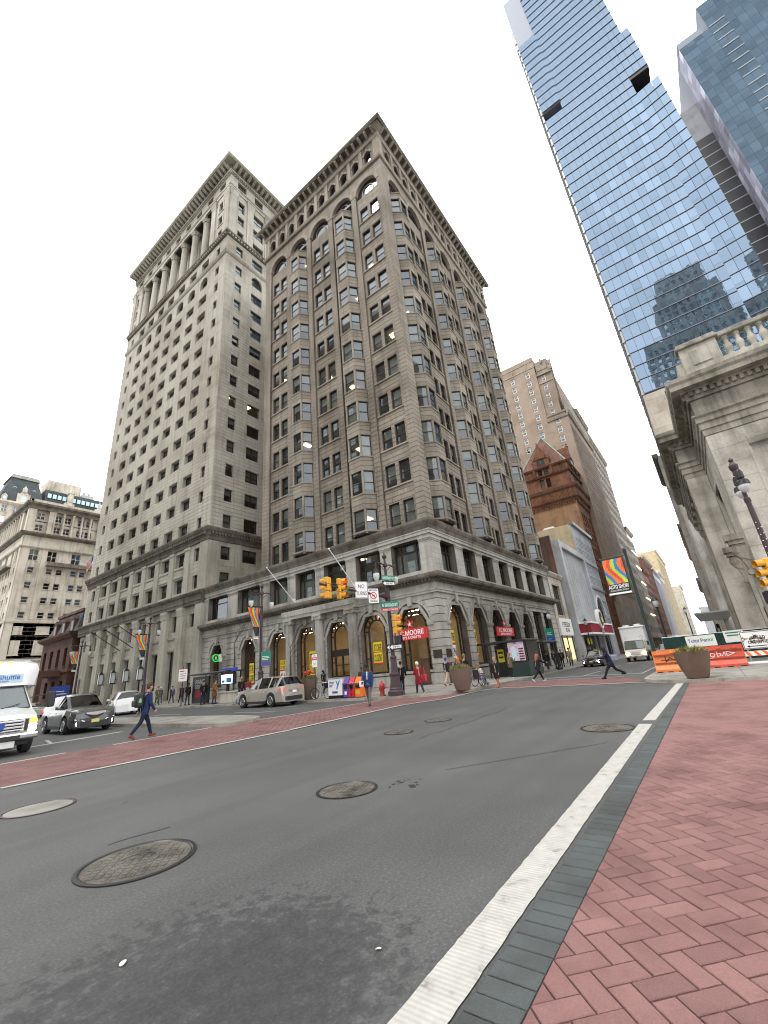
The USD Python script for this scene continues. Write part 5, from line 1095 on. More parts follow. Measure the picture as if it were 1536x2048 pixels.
mq = part(t, 'marquee', MB(f).bevel(.2, 17.0, .62, 2.2, 4.0, 5.3, .05), 'awning_red'); part(mq, 'border', MB(f).box(.1, 17.1, .6, 2.3, 5.3, 5.55).box(.1, 17.1, .6, 2.3, 3.72, 3.98), 'white_metal')
part(t, 'round_sign', MB(f).tube((7.6, 2.0, 6.1), (7.6, 2.5, 6.1), 1.55, n=28), 'white_sign'); part(t, 'round_sign_centre', MB(f).tube((7.6, 2.4, 6.1), (7.6, 2.54, 6.1), 1.15, n=28), 'dark_bronze'); part(t, 'round_sign_stem', MB(f).hull([(6.8, 2.32, 3.9), (8.4, 2.32, 3.9), (6.9, 2.32, 5.4), (8.3, 2.32, 5.4), (6.8, 2.42, 3.9), (8.4, 2.42, 3.9), (6.9, 2.42, 5.4), (8.3, 2.42, 5.4)]), 'grey_metal'); part(t, 'round_sign_mark', MB(f).box(7.6, 8.4, 2.54, 2.56, 5.6, 6.4), 'yellow_ink'); part(t, 'yellow_sign', MB(f).box(5.6, 8.2, .02, .2, 2.4, 3.3), 'yellow_ink')
# pale building with arched centre and cream flank
t = thing('office_block', 'pale grey-blue office front with gridded windows, tall arch and cream flank wall', 'building'); f = NF(86.8, 16.7); U = 17
rowz = [(8.2, 10.0), (10.4, 12.2), (14.0, 15.7), (16.0, 17.7), (19.2, 20.9), (21.2, 22.9)]
facade(t, f, U, 12.9, 25.2, [(1.2 + 1.33 * k, .42) for k in range(12)], rowz[2:], 'pale_blue_panel', frame='frame_grey', sill=False, lim=60)
ar = sbox(0, .15, U, 12.9).difference(unary_union([arch(8.5, 3.4, .3, 8.0)] + [sbox(u - .8, a, u + .8, b) for u in (1.6, 3.6, 13.4, 15.4) for a, b in ((5.0, 7.4), (8.2, 11))]))
part(t, 'wall', MB(f).poly(ar, -.5, 0), 'pale_blue_panel'); w_, s_ = arch_window(f, 8.5, 3.35, .3, 8.0, -.3, fan=8, inner=.5, glassm='dark_glass'); windows(t, [(w_, s_)] + [sash(f, u - .8, u + .8, a, b, -.25, mull=1) for u in (1.6, 3.6, 13.4, 15.4) for a, b in ((5.0, 7.4), (8.2, 11))], 20, 'frame_grey')
part(t, 'arch_trim', MB(f).poly(ring(8.5, 8.0, 3.4, 3.8), -.02, .15), 'white_metal'); part(t, 'band', MB(f).box(0, U, .0, .25, 12.9, 13.3).box(0, U, 0, .2, 18.2, 18.7).box(0, U, -.3, .5, 25.2, 25.9), 'frame_grey')
part(t, 'interior', MB(f).box(.2, 16.8, -6, -5.8, .15, 25).box(.2, 16.8, -5.8, -.55, 7.6, 7.8).box(.2, 16.8, -5.8, -.55, 18.2, 18.4).box(.2, 16.8, -5.8, -.55, 13, 13.2), 'plaster')
fl_ = NS(86.8, 16.8); part(t, 'flank', MB(fl_).box(0, 11, -.5, 0, .15, 25.4), 'cream_stucco'); part(t, 'roof_hatch', MB(fl_).hull([(3.2, -2, 25.4), (6.8, -2, 25.4), (3.6, -2, 26.3), (5.4, -2, 26.3), (3.2, -4, 25.4), (6.8, -4, 25.4), (3.6, -4, 26.3), (5.4, -4, 26.3)]), 'white_metal'); part(t, 'roof', MB(f).box(.3, U, -11, -.3, 24.9, 25.3), 'cream_stucco')
# red terracotta tower with pyramid roof
t = thing('terracotta_tower', 'rust red brick tower with ornate gables and a steep pyramid roof edged in green copper', 'building'); f = NF(104.0, 17.2); g_ = NS(104.0, 17.23); U, V = 13, 12
part(t, 'flank', MB(g_).poly(sbox(0, .15, V, 35.6), -.5, 0), 'brown_brick')
facade(t, f, U, .15, 35.6, [(1.9 + 2.3 * k, .72) for k in range(5)], [(4.6 + 4.2 * k, 7.4 + 4.2 * k) for k in range(7)], 'red_terracotta', frame='dark_bronze', lim=40, st=(.7, 1.4))
for fr, L in ((g_, V), (f, U)):
    part(t, 'cornice', cat([profile(fr, [(-.3, 35.6), (.3, 35.7), (.35, 36.2), (.6, 36.4), (.7, 38.6), (1.1, 39.0), (1.25, 39.6), (-.3, 39.8)], 0, L, (1, 0))]), 'dark_terracotta')
    pieces(t, 'corbel', [MB(fr).hull([(.3 + k * .62, .3, 35.0), (.62 + k * .62, .3, 35.0), (.3 + k * .62, 0, 34.9), (.62 + k * .62, 0, 34.9), (.3 + k * .62, .5, 35.6), (.62 + k * .62, .5, 35.6), (.3 + k * .62, 0, 35.6), (.62 + k * .62, 0, 35.6)]) for k in range(int(L / .62))], 'red_terracotta', 50)
    pieces(t, 'fret', [MB(fr).box(.2 + k * .3, .36 + k * .3, .68, .76, 36.6, 38.5) for k in range(int(L / .3))], 'red_terracotta', 45, 'frets')
    mid = L / 2
    facade(t, fr.sub(0, -.1), L, 39.8, 46.2, [(mid - .75, .55), (mid + .75, .55)], [(40.6, 43.0), (44.2, 46.0)], 'red_terracotta', frame='dark_bronze', lim=10, sill=False)
    part(t, 'belt_course', cat([profile(fr, [(-.3, 43.4), (.2, 43.5), (.4, 43.8), (-.3, 43.9)], 0, L, (1, 0)), profile(fr, [(-.3, 45.8), (.2, 45.9), (.45, 46.3), (-.3, 46.5)], 0, L, (1, 0))]), 'dark_terracotta')
    pieces(t, 'lattice', [MB(fr).box(.5 + k * .5, .72 + k * .5, .0, .05, 44.2 + (k % 2) * .4, 44.6 + (k % 2) * .4 + .6) for k in range(int(L / .5)) if abs(.6 + k * .5 - mid) > 2.2], 'dark_terracotta', 20)
    gb = MB(fr).poly(Polygon([(mid - 2.2, 46.2), (mid + 2.2, 46.2), (mid + 2.0, 48.4), (mid + 1.3, 48.8), (mid + 1.1, 50.6), (mid + .5, 51.0), (mid + .3, 52.4), (mid - .3, 52.4), (mid - .5, 51.0), (mid - 1.1, 50.6), (mid - 1.3, 48.8), (mid - 2.0, 48.4)]), -3, .1)
    for q, zz in ((0, 53.2), (-1.3, 50.2), (1.3, 50.2), (-2.1, 49.2), (2.1, 49.2)): gb.lathe(mid + q, -.1, [(.3, zz - 1.2), (.36, zz - .6), (.12, zz - .3), (.2, zz), (.02, zz + .4)], 8)
    gp = part(t, 'gable', gb, 'red_terracotta'); part(gp, 'window', MB(fr).box(mid - 1.0, mid - .1, .1, .13, 46.8, 48.4).box(mid + .1, mid + 1.0, .1, .13, 46.8, 48.4), 'black_metal'); part(gp, 'gable_trim', MB(fr).box(mid - 2.4, mid + 2.4, -.02, .4, 46.1, 46.4).box(mid - 1.7, mid + 1.7, .0, .3, 48.6, 48.85).box(mid - 2.4, mid - 1.9, -.3, .35, 43.9, 46.1).box(mid + 1.9, mid + 2.4, -.3, .35, 43.9, 46.1), 'dark_terracotta')
apex = (4.2, -5.4, 56.6); cs = [(0.1, -.1, 46.4), (8.4, -.1, 46.4), (8.4, -11.5, 46.4), (.1, -11.5, 46.4)]
part(t, 'pyramid_roof', MB(f).hull(cs + [apex]), 'red_tile'); part(t, 'low_roof', MB(f).hull([(7, -.6, 46.2), (13, -.6, 46.2), (7, -11, 46.2), (13, -11, 46.2), (7, -5.5, 50.2), (13, -5.5, 50.2)]), 'red_tile')
cp = MB(f); [cp.tube(c, apex, .17, .12, 6) for c in cs]; cp.tube(apex, (4.2, -5.4, 58.0), .16, .1, 6).sphere((4.2, -5.4, 58.1), .22, 1).tube((7, -5.5, 50.25), (13, -5.5, 50.25), .14, n=6); part(t, 'copper_ridge', cp, 'verdigris')
shell(t, 104, 117, 17.2, 29.2, .15, 46.3, 'brown_brick', 'red_tile'); part(t, 'interior', MB(f).box(.6, 12, -8, -7.8, 1, 46), 'plaster')
# tan hotel with white sash windows
t = thing('tan_hotel', 'tall plain tan brick hotel with small white sash windows, stepped at its top', 'building'); X = 117.0; k_ = X / 113.0
def tz(z): return 1.55 + (z - 1.55) * k_
s1 = NS(X, 15.4 * k_ + .03); ww = []
main = sbox(5.4, 20, 17.0, tz(85.8)); o = []
rows_ = [tz(80.2) - 3.07 * k for k in range(20)]
for z in rows_:
    for u in (23.0 * k_ - 15.4 * k_, 27.65 * k_ - 15.4 * k_): o.append(sbox(u - .68, z - .98, u + .68, z + .98)); ww.append(sash(s1, u - .6, u + .6, z - .9, z + .9, -.12, b=.13, blind=.5))
    u = 30.7 * k_ - 15.4 * k_; o.append(sbox(u - .4, z - .9, u + .4, z + .9)); ww.append(sash(s1, u - .4, u + .4, z - .9, z + .9, -.12, b=.13, blind=.5))
    if z < tz(64): u = 18.05 * k_ - 15.4 * k_; o.append(sbox(u - .68, z - .98, u + .68, z + .98)); ww.append(sash(s1, u - .6, u + .6, z - .9, z + .9, -.12, b=.13, blind=.5))
    elif z < tz(78): u = 18.85 * k_ - 15.4 * k_; o.append(sbox(u - .55, z - .9, u + .55, z + .9)); ww.append(sash(s1.sub(0, -.3), u - .55, u + .55, z - .9, z + .9, -.12, b=.13, blind=.5))
oo = unary_union(o)
part(t, 'flank', MB(s1).poly(main.union(sbox(0, 20, 17.0, tz(64.1))).difference(oo), -.5, 0), 'tan_brick'); part(t, 'upper_flank', MB(s1).poly(sbox(1.2, tz(64.1), 5.4, tz(79.5)).difference(oo), -.9, -.3), 'tan_brick')
part(t, 'belvedere', MB(s1).box(1.6, 5.2, -6, -.5, tz(79.5), tz(83.6)).box(1.9, 5.0, -.5, -.35, tz(80.3), tz(82.6)), 'tan_stone')
part(t, 'ledge', cat([profile(s1, [(-.1, tz(62.6)), (.3, tz(62.7)), (.5, tz(63.3)), (-.1, tz(63.5))], -.3, 5.6), profile(s1, [(-.1, tz(64.1)), (.3, tz(64.2)), (.4, tz(64.7)), (-.1, tz(64.9))], .2, 5.5), MB(s1).box(.8, 5.4, -.3, .2, tz(78.4), tz(78.9)), MB(s1).box(1.1, 5.4, -.3, -.1, tz(75.6), tz(76)), MB(s1).box(5.35, 17.1, .0, .12, tz(84.2), tz(84.6)), MB(s1).box(5.35, 17.1, .0, .12, tz(82), tz(82.4)), MB(s1).box(.5, 1.6, -.6, .3, tz(79), tz(80.4)), MB(s1).box(3, 3.5, 0, .12, tz(82.4), tz(83.9)), MB(s1).box(7.6, 7.9, 0, .12, tz(82.5), tz(84)), MB(s1).box(12.2, 12.5, 0, .12, tz(82.5), tz(84))]), 'tan_stone')
windows(t, ww, 90, 'white_metal')
f = NF(X, 15.4 * k_)
facade(t, f, 33, 12, tz(64.1), [(1.6 + 1.65 * k, .45) for k in range(19)], [(14 + 6.2 * k, 19.4 + 6.2 * k) for k in range(8)], 'tan_brick', frame='dark_bronze', sill=False, lim=50, vert=True, rec=.16)
part(t, 'cornice', cat([profile(f, [(-.3, tz(63.5)), (.4, tz(63.6)), (.8, tz(64.4)), (-.3, tz(64.9))], 0, 33), MB(f).box(1, 33, -.3, .1, tz(64.9), tz(71)), profile(f, [(-.3, tz(71)), (.4, tz(71.1)), (1.0, tz(72)), (-.3, tz(72.6))], 16, 33)]), 'tan_stone')
part(t, 'rear_wall', MB(s1).box(.1, 17, -33, -.95, tz(63.0), tz(64.0)).box(1.3, 5.3, -30, -1, tz(64), tz(79.4)).box(5.5, 16.9, -20, -.6, tz(64), tz(85.6)).box(0.05, 17, -33, -32.4, 12, tz(63)).box(16.5, 17, -32, -.6, 12, tz(63)), 'tan_brick'); part(t, 'interior', MB(s1).box(1, 16, -4, -3.8, 12, tz(85)), 'plaster'); part(t, 'base', MB(f).box(0, 33, -30, .05, .15, 12), 'tan_stone')
# the rest of the street, receding
def row_building(label, x0, x1, h, wm, y=16.8, south=False, cw=2.6, fhh=3.8, depth=20, corn=True, trim=None, lights=False, z0=.15, name='street_building', flank=None):
    t = thing(name, label, 'building'); U = x1 - x0; n = max(2, int(U / cw)); p = U / n
    f = NF(x0, y) if not south else Fr((x0, y), (1, 0), (0, 1))
    facade(t, f, U, 4.5, h, [(p * (k + .5), p * .30) for k in range(n)], [(5.3 + fhh * k, 5.3 + fhh * k + fhh * .58) for k in range(int((h - 5.6) / fhh))], wm, trim, frame='dark_bronze', sill=False, lim=25, blind=.3, vert=True, rec=.16)
    part(t, 'shopfront', MB(f).box(0, U, -.6, -.4, .15, 4.5), 'black_metal'); part(t, 'pier', cat([MB(f).box(p * k - .2, p * k + .2, -.4, .05, .15, 4.5) for k in range(1, n)]), trim or wm, kind='stuff'); part(t, 'fascia', MB(f).box(0, U, -.38, .2, 3.6, 4.6), trim or wm)
    sf = NS(x0, y) if not south else Fr((x0, y), (0, -1), (-1, 0))
    part(t, 'flank', MB(sf).poly(sbox(.02, z0, depth, h), -.4, 0), flank or wm); part(t, 'roof', MB(sf).box(.1, depth, -U, -.4, h - .5, h - .1), wm); part(t, 'interior', MB(f).box(.5, U - .5, -5, -4.8, 1, h - .6), 'plaster')
    if corn: part(t, 'cornice', profile(f, [(-.4, h - .9), (.3, h - .8), (.9, h - .1), (1.0, h + .4), (-.4, h + .7)], -.3, U, (1, 0)), trim or wm)
    if lights:
        for k in range(7): part(t, 'strip_lamp', MB(f).box(1, U - 2, .1, .2, 12 + 6.2 * k, 12.25 + 6.2 * k), 'lamp_warm')
    return t
row_building('grey-tan high block with a heavy cornice after the tan hotel', 150.5, 188, 74, 'tan_stone', flank='tan_brick', cw=3, fhh=4.2)
row_building('dark shaded block with rows of lit strips behind the auto show banner', 188.5, 206, 46, 'grey_stone', cw=3, lights=True)
row_building('low red brick house with a party wall, mid street', 206.5, 226, 31, 'red_brick', cw=3)
row_building('red brick block with cream trim and fire escapes, far along the street', 226.5, 262, 40, 'red_brick', trim='white_stone')
row_building('pale blue painted block beyond the red brick ones', 262.5, 300, 38, 'pale_blue_panel')
row_building('cream terracotta house far along the street', 300.5, 340, 42, 'white_stone')
row_building('buff high block closing the far left side of the street', 340.5, 420, 62, 'cream_stucco', fhh=3.4)
row_building('dark stone building with an overhanging cornice beyond the glass tower', 124, 150, 47.5, 'grey_stone', y=-.9, south=True, trim='dark_cornice')
row_building('brick building far along the right side of the street', 150.5, 190, 34, 'tan_brick', y=-1.2, south=True)
row_building('low grey shop building far along the right side', 190.5, 240, 22, 'grey_stone', y=-1.2, south=True)
row_building('pink brick tower far down the right side of the street', 250, 290, 44, 'red_brick', y=-1.5, south=True)
row_building('distant pale block at the end of the street', 440, 480, 46, 'white_stone', y=12, cw=4)
row_building('distant grey block at the end of the street', 500, 540, 30, 'grey_panel', y=4, south=True, cw=4)
# red awnings on the left pavement and a construction crane-lift, far street furniture
for x, z, w, lb in ((132, 5.0, 5, 'nearer dark red shop awning above the truck'), (146, 4.6, 6, 'farther dark red shop awning along the street')):
    t = thing('awning', lb, 'awning'); f = NF(x, 16.6); part(t, 'canvas', MB(f).hull([(0, 0, z + 1.5), (w, 0, z + 1.5), (0, 1.8, z), (w, 1.8, z), (0, 0, z + 1.4), (w, 0, z + 1.4), (0, 1.8, z - .4), (w, 1.8, z - .4)]), 'awning_red'); part(t, 'frame_bar', MB(f).tube((0, 1.75, z - .4), (w, 1.75, z - .4), .04), 'black_metal')
# the high stepped tower behind the viewer, seen mirrored in the glass
t = thing('stepped_tower', 'stepped stone tower mirrored darkly in the lower panes of the blue glass tower', 'building'); f = Fr((-34, -9), (0, -1), (1, 0))
for a, b, h, d in ((0, 42, 108, 0), (2, 40, 136, -3), (12, 38, 158, -6), (16, 35, 173, -9)):
    z00 = .15 if d == 0 else h - 34
    facade(t, f.sub(a, d), b - a, z00, h, [(1.7 + 2.9 * k, .75) for k in range(int((b - a) / 2.9))], [(z00 + 2 + 4.2 * k, z00 + 4.4 + 4.2 * k) for k in range(int((h - z00 - 3) / 4.2))], 'grey_stone', sill=False, lim=0, blind=.1, frame='dark_bronze')
    part(t, 'roof', MB(f).box(a, b, d - 16, d - .5, h - .5, h), 'grey_stone'); part(t, 'side_wall', MB(f).box(a, a + .5, d - 16, d - .51, z00, h - .5).box(b - .5, b, d - 16, d - .51, z00, h - .5), 'grey_stone')

t = thing('office_slab', 'big stone office slab mirrored in the lower windows of the brown corner block', 'building'); f = Fr((-15, 34), (0, 1), (1, 0))
facade(t, f, 76, .15, 96, [(2.2 + 4.0 * k, 1.1) for k in range(18)], [(3 + 4.4 * k, 5.6 + 4.4 * k) for k in range(21)], 'grey_stone', sill=False, lim=0, blind=.2, frame='dark_bronze')
part(t, 'roof', MB(f).box(0, 76, -24, -.5, 95.4, 95.9), 'grey_stone'); part(t, 'side_wall', MB(f).box(.05, .5, -24, -.51, .15, 95.4).box(75.5, 76, -24, -.51, .15, 95.4), 'grey_stone')
paint('red_orange', (0.62, 0.06, 0.02), 0.5)
paint('dark_lens', (0.02, 0.015, 0.012), 0.2); paint('signal_visor', (0.60, 0.29, 0.02), 0.45)
glow('dim_red', (1.0, 0.10, 0.03), 0.25)
stone('planter_brown', (0.155, 0.105, 0.08), stain=0.15, streak=0.1, piece=0, fine=40, rough=0.6)
paint('leaf_green', (0.085, 0.13, 0.028), 0.6, var=0.4, scale=12); paint('leaf_straw', (0.33, 0.24, 0.07), 0.7, var=0.3, scale=12); paint('flower_red', (0.55, 0.06, 0.03), 0.6)
paint('bark', (0.06, 0.048, 0.04), 0.9, scale=20, var=.3)
paint('green_dark', (0.01, 0.10, 0.02), 0.4)
paint('hydrant_red', (0.35, 0.035, 0.02), 0.4)
mat('poster_pink', {'g': ('geometry', {}), 'n': ('noise_texture', {'scale': 3.5, 'detail': 4}), 'r': ('rgb_ramp', {'ramp': [(0.3, (0.20, 0.12, 0.30)), (0.45, (0.62, 0.50, 0.66)), (0.6, (0.55, 0.30, 0.28)), (0.75, (0.75, 0.68, 0.72))]}), 'p': ('principled_bsdf', {'roughness': .3})}, [('g.position', 'n.vector'), ('n.fac', 'r.fac'), ('r.color', 'p.base_color')], 'p.BSDF')
paint('barrier_orange', (0.62, 0.17, 0.03), 0.5, var=.15, scale=3); paint('barrier_red', (0.52, 0.07, 0.035), 0.5, var=.2, scale=3); paint('barrier_dark', (0.28, 0.04, 0.02), 0.6)
stone('fence_green', (0.018, 0.05, 0.045), stain=.4, piece=0, streak=.2, big=1.5)

# ---------------------------------------------------------------- street furniture
def lamp_post(label, x, y, h=8.2, arm=.95, axis=(1, 0), group=None, signs=False):
    t = thing('street_lamp', label, 'street lamp', (x, y, KH), group=group); a = np.array(axis, float)
    part(t, 'base', MB().lathe(0, 0, [(.46, 0), (.46, .22), (.36, .30), (.36, .36), (.30, .42), (.26, 1.0), (.30, 1.06), (.30, 1.14), (.21, 1.2), (.17, 1.9), (.20, 1.94), (.20, 2.02), (.12, 2.1)], 8), 'maroon_iron')
    part(t, 'shaft', MB().lathe(0, 0, [(.115, 2.0), (.10, h - 1.6), (.14, h - 1.55), (.14, h - 1.45), (.085, h - 1.4), (.08, h - .6), (.15, h - .55), (.15, h - .4), (.07, h - .35), (.06, h - .1), (.13, h), (.14, h + .1), (.05, h + .2), (.02, h + .35)], 12), 'maroon_iron', smooth=30)
    for s in (-1, 1):
        e = a * arm * s; z = h - .5
        p = part(t, 'arm', MB().path([(0, 0, z), tuple(e * .5) + (z + .10,), tuple(e * .93) + (z + .02,), tuple(e * 1.1) + (z + .16,)], .042, 8).sphere(tuple(e * 1.1) + (z + .16,), .06, 1).path([tuple(a * s * .1) + (z - .3,), tuple(e * .45) + (z - .1,), tuple(e * .6) + (z + .06,)], .02, 6), 'maroon_iron')
        part(p, 'holder', MB().lathe(e[0], e[1], [(.03, z + .05), (.05, z - .05), (.045, z - .28), (.09, z - .32), (.11, z - .5), (.17, z - .56), (.185, z - .62)], 12), 'black_metal', smooth=30)
        part(p, 'lamp_globe', MB().lathe(e[0], e[1], [(.18, z - .60), (.185, z - .72), (.16, z - .90), (.10, z - 1.03), (.02, z - 1.08)], 14), 'lamp_milk', smooth=True)
    return t
lp = lamp_post('tall twin-arm lamp post on the corner carrying signals and street signs', 20.3, 14.75, 7.8)
part(lp, 'mast_arm', MB().tube((0, 0, 5.35), (-.5, 0, 5.42), .17, .12, 10).tube((-.4, 0, 5.40), (-5.6, 0, 5.62), .09, .055, 10).tube((0, 0, 5.1), (0, 0, 5.75), .17, n=10).tube((-2.4, 0, 5.62), (-5.2, 0, 5.75), .03, n=6), 'maroon_iron')
part(lp, 'grey_conduit', MB().tube((.28, .2, 0), (.28, .2, 6.0), .06, n=8), 'grey_metal')
lamp_post('twin-arm lamp post with striped banner in front of the arches', 20.6, 27.0, 8.2, group=None)
lamp_post('twin-arm lamp post with banner in front of the pale tower columns', 20.6, 44.7, 8.2)
lamp_post('farthest twin-arm lamp post beside the brownstone clubhouse', 20.6, 61.7, 7.7)
def banner(label, x, y, z0, z1, w, axis, rz=0, twist=0.0, show=True):
    """printed banner of wavy colour bands on black, hung from a bar on the pole"""
    t = thing('banner', label, 'banner', (x, y, 0), rz); n, k = 22, 64; H = z1 - z0
    def P(i, j):
        s, q = i / n, j / k; sh = 1 - twist * (1 - q)
        return ((.12 + w * (s * sh + (1 - sh) * .0)) , .06 * math.sin(7 * q + 3 * s) * (1 - q) + twist * .25 * (1 - q) * s, z0 + H * q)
    inks = {}
    for i in range(n):
        for j in range(k):
            q = (j + .5) / k; s = (i + .5) / n
            if q < .30: c = 'black_ink'
            elif q > .97 or s < .05 or s > .95: c = 'black_ink'
            else:
                v = (s * 1.5 + .42 * math.sin(q * 5.2 + .4) + .25 * q) % 1.0
                c = ['orange_ink', 'sky_ink', 'lime_ink', 'red_orange'][int(v * 4) % 4]
            inks.setdefault(c, MB()).add(np.array([P(i, j), P(i + 1, j), P(i + 1, j + 1), P(i, j + 1)]), [(0, 1, 2), (0, 2, 3)])
    for c, m in inks.items(): part(t, {'orange_ink': 'orange_band', 'sky_ink': 'blue_band', 'lime_ink': 'green_band', 'red_orange': 'red_band', 'black_ink': 'cloth'}[c], m, c)
    part(t, 'bar', MB().tube((0, 0, z1 + .03), (w + .2, 0, z1 + .03), .025, n=6).tube((0, 0, z0 - .03), ((w + .15) * (1 - twist), 0, z0 - .03), .02, n=6), 'black_metal')
    if show:
        for fr in (Fr((w / 2 + .12, -.075), (1, 0), (0, -1)), Fr((w / 2 + .12, .075), (-1, 0), (0, 1))):
            part(t, 'lettering', MB(fr).text('AUTO SHOW', .22, 0, 0, z0 + H * .17, fit=w * .88, bold=True).text('PHILADELPHIA', .09, 0, 0, z0 + H * .10, fit=w * .8), 'white_sign'); part(t, 'white_strip', MB(fr).box(-w / 2, w / 2, -.005, .0, z0 + H * .015, z0 + H * .06), 'white_sign')
    else: part(t, 'white_strip', MB().box(.14, .12 + w * (1 - twist), -.05, -.02, z0 - .25, z0 + .35), 'white_sign')
banner('black banner with wavy coloured stripes reading auto show above the truck', 29.6, 3.1, 4.55, 6.85, 1.25, 0, math.pi / 2)
for yy, lb in ((27.0, 'wind-twisted striped banner on the lamp post before the arches'), (44.7, 'striped banner on the lamp post before the pale tower'), (61.7, 'faint striped banner on the farthest lamp post')): banner(lb, 20.5, yy, 4.7, 6.8, 1.1, 0, math.pi, .62, False)
def signal(label, x, y, z, rz, lit=0, n=3, bracket=None):
    t = thing('traffic_signal', label, 'traffic light', (x, y, z), rz)
    hs, vs = MB(), MB()
    for k in range(n):
        zz = -.36 * k; hs.bevel(-.17, .17, -.02, .22, zz - .175, zz + .175, .03)
        a = np.linspace(math.radians(-35), math.radians(215), 14)
        r = .15; v = [(r * math.cos(q), -.02, zz + r * math.sin(q)) for q in a] + [(r * 1.02 * math.cos(q), -.30, zz + r * math.sin(q) - .0) for q in a]
        vs.add(np.array(v), [(i, i + 1, i + 14) for i in range(13)] + [(i + 1, i + 15, i + 14) for i in range(13)])
    part(t, 'housing', hs, 'signal_yellow'); part(t, 'visor', vs, 'signal_visor')
    for k in range(n): part(t, 'lens', MB().hull([(.13 * math.cos(q), -.03, -.36 * k + .13 * math.sin(q)) for q in np.linspace(0, 6.28, 14)] + [(0, -.06, -.36 * k)]), 'lamp_red' if k == lit else 'dark_lens')
    if bracket: part(t, 'bracket', MB().tube((0, .2, .1), bracket, .035, n=6).tube((0, .2, -.5), tuple(np.array(bracket) - (0, 0, .6)), .035, n=6), 'black_metal')
    return t
signal('yellow traffic light with red lit, on the mast arm left of the no turns sign', 16.15, 14.62, 5.98, math.radians(12), 0, bracket=(0, .14, -.25))
signal('yellow traffic light seen from behind at the tip of the mast arm', 15.3, 14.9, 5.98, math.radians(190), 0, bracket=(0, .1, -.25))
signal('yellow three-lamp traffic light on the corner lamp post above the shop sign', 20.42, 14.35, 4.28, math.radians(14), 0, bracket=(-.1, .4, 0))
signal('yellow traffic light at the right edge of the picture', 20.55, -2.15, 3.95, math.radians(205), -1, bracket=(-.3, .4, 0))
def ped(label, x, y, z, rz, lit):
    t = thing('walk_signal', label, 'walk signal', (x, y, z), rz); part(t, 'housing', MB().bevel(-.22, .22, 0, .22, -.22, .22, .03), 'black_metal'); part(t, 'visor', MB().box(-.22, .22, -.18, 0, .2, .22).box(-.22, -.2, -.18, 0, -.15, .2).box(.2, .22, -.18, 0, -.15, .2), 'black_metal')
    hand = MB(Fr((0, 0), (1, 0), (0, -1))); hand.poly(Polygon([(-.08, -.15), (.07, -.15), (.09, -.02), (.085, .02), (-.085, .02), (-.09, -.04)]), .002, .012)
    for u, h in ((-.068, .12), (-.025, .16), (.02, .155), (.062, .11)): hand.poly(LineString([(u, 0), (u * 1.15, h)]).buffer(.017), .002, .012)
    hand.poly(LineString([(.07, -.06), (.13, .02)]).buffer(.018), .002, .012)
    part(t, 'hand_symbol', hand, 'hand_red' if lit else 'dim_red')
ped('walk signal with bright red hand at the right edge of the picture', 20.45, -2.05, 2.75, math.radians(285), True)
ped('dark walk signal under the traffic light on the corner lamp post', 20.45, 14.35, 3.05, math.radians(20), False)
def plate(name, label, fr, w, h, bg, draw=(), border=None, cat_='sign', rad=.04):
    t = thing(name, label, cat_); r = sbox(-w / 2 + rad, rad, w / 2 - rad, h - rad).buffer(rad, 6)
    part(t, 'plate', MB(fr).poly(r, -.012, .0), bg)
    if border: part(t, 'border', MB(fr).poly(r.buffer(-.015).difference(r.buffer(-.035)), .0, .003), border)
    by = {}
    for (kind, ink, *a) in draw:
        m = by.setdefault(ink, MB(fr))
        if kind == 't': m.text(a[0], a[1], a[2], .001, a[3], depth=.005, bold=a[5] if len(a) > 5 else True, fit=a[4] if len(a) > 4 else None)
        elif kind == 'p': m.poly(a[0], .001, .005)
    for ink, m in by.items(): part(t, 'lettering', m, ink)
    return t
def at_pole(x, y, ang): return Fr((x, y), (math.cos(ang), math.sin(ang)), (math.sin(ang), -math.cos(ang)))
def lift(fr, z): return Fr(fr.o, fr.u, fr.w, z)
qa = math.radians(-28)
plate('no_turns_sign', 'white NO TURNS sign hanging from the mast arm', lift(at_pole(17.65, 14.55, qa), 5.22), .76, .92, 'white_sign', [('t', 'black_ink', 'NO', .20, 0, .55, .36, False), ('t', 'black_ink', 'TURNS', .20, 0, .17, .62, False)], 'black_ink')
plate('block_the_box_sign', "white DON'T BLOCK THE BOX sign beside the no turns sign", lift(at_pole(18.75, 14.6, qa), 5.05), .62, .80, 'white_sign', [('t', 'black_ink', "DON'T BLOCK", .075, 0, .68, .52), ('t', 'black_ink', 'THE BOX', .085, 0, .06, .44), ('p', 'red_ink', Point(0, .41).buffer(.2).difference(Point(0, .41).buffer(.155))), ('p', 'red_ink', LineString([(-.13, .54), (.13, .28)]).buffer(.022)), ('p', 'red_ink', sbox(-.08, .36, .08, .46))])
arrow = lambda s: Polygon([(-.40, .0), (-.26, .13), (-.26, .05), (-.02, .05), (-.02, -.05), (-.26, -.05), (-.26, -.13)])
from shapely.affinity import translate
qb = math.radians(-45)
plate('street_name_sign', 'green CHESTNUT ST sign above the mast arm', lift(at_pole(20.15, 14.5, math.radians(-20)), 6.45), .95, .30, 'green_ink', [('t', 'white_sign', 'CHESTNUT ST', .15, 0, .07, .8)])
plate('one_way_sign', 'black and white one way arrow under the Chestnut sign', lift(at_pole(20.15, 14.48, math.radians(-20)), 6.12), .92, .30, 'black_ink', [('p', 'white_sign', translate(Polygon([(-.40, 0), (-.25, .12), (-.25, .08), (.40, .08), (.40, -.08), (-.25, -.08), (-.25, -.12)]), 0, .15)), ('t', 'black_ink', 'ONE WAY', .09, .05, .105, .5)])
bs = lift(at_pole(20.1, 14.5, qb), 4.85)
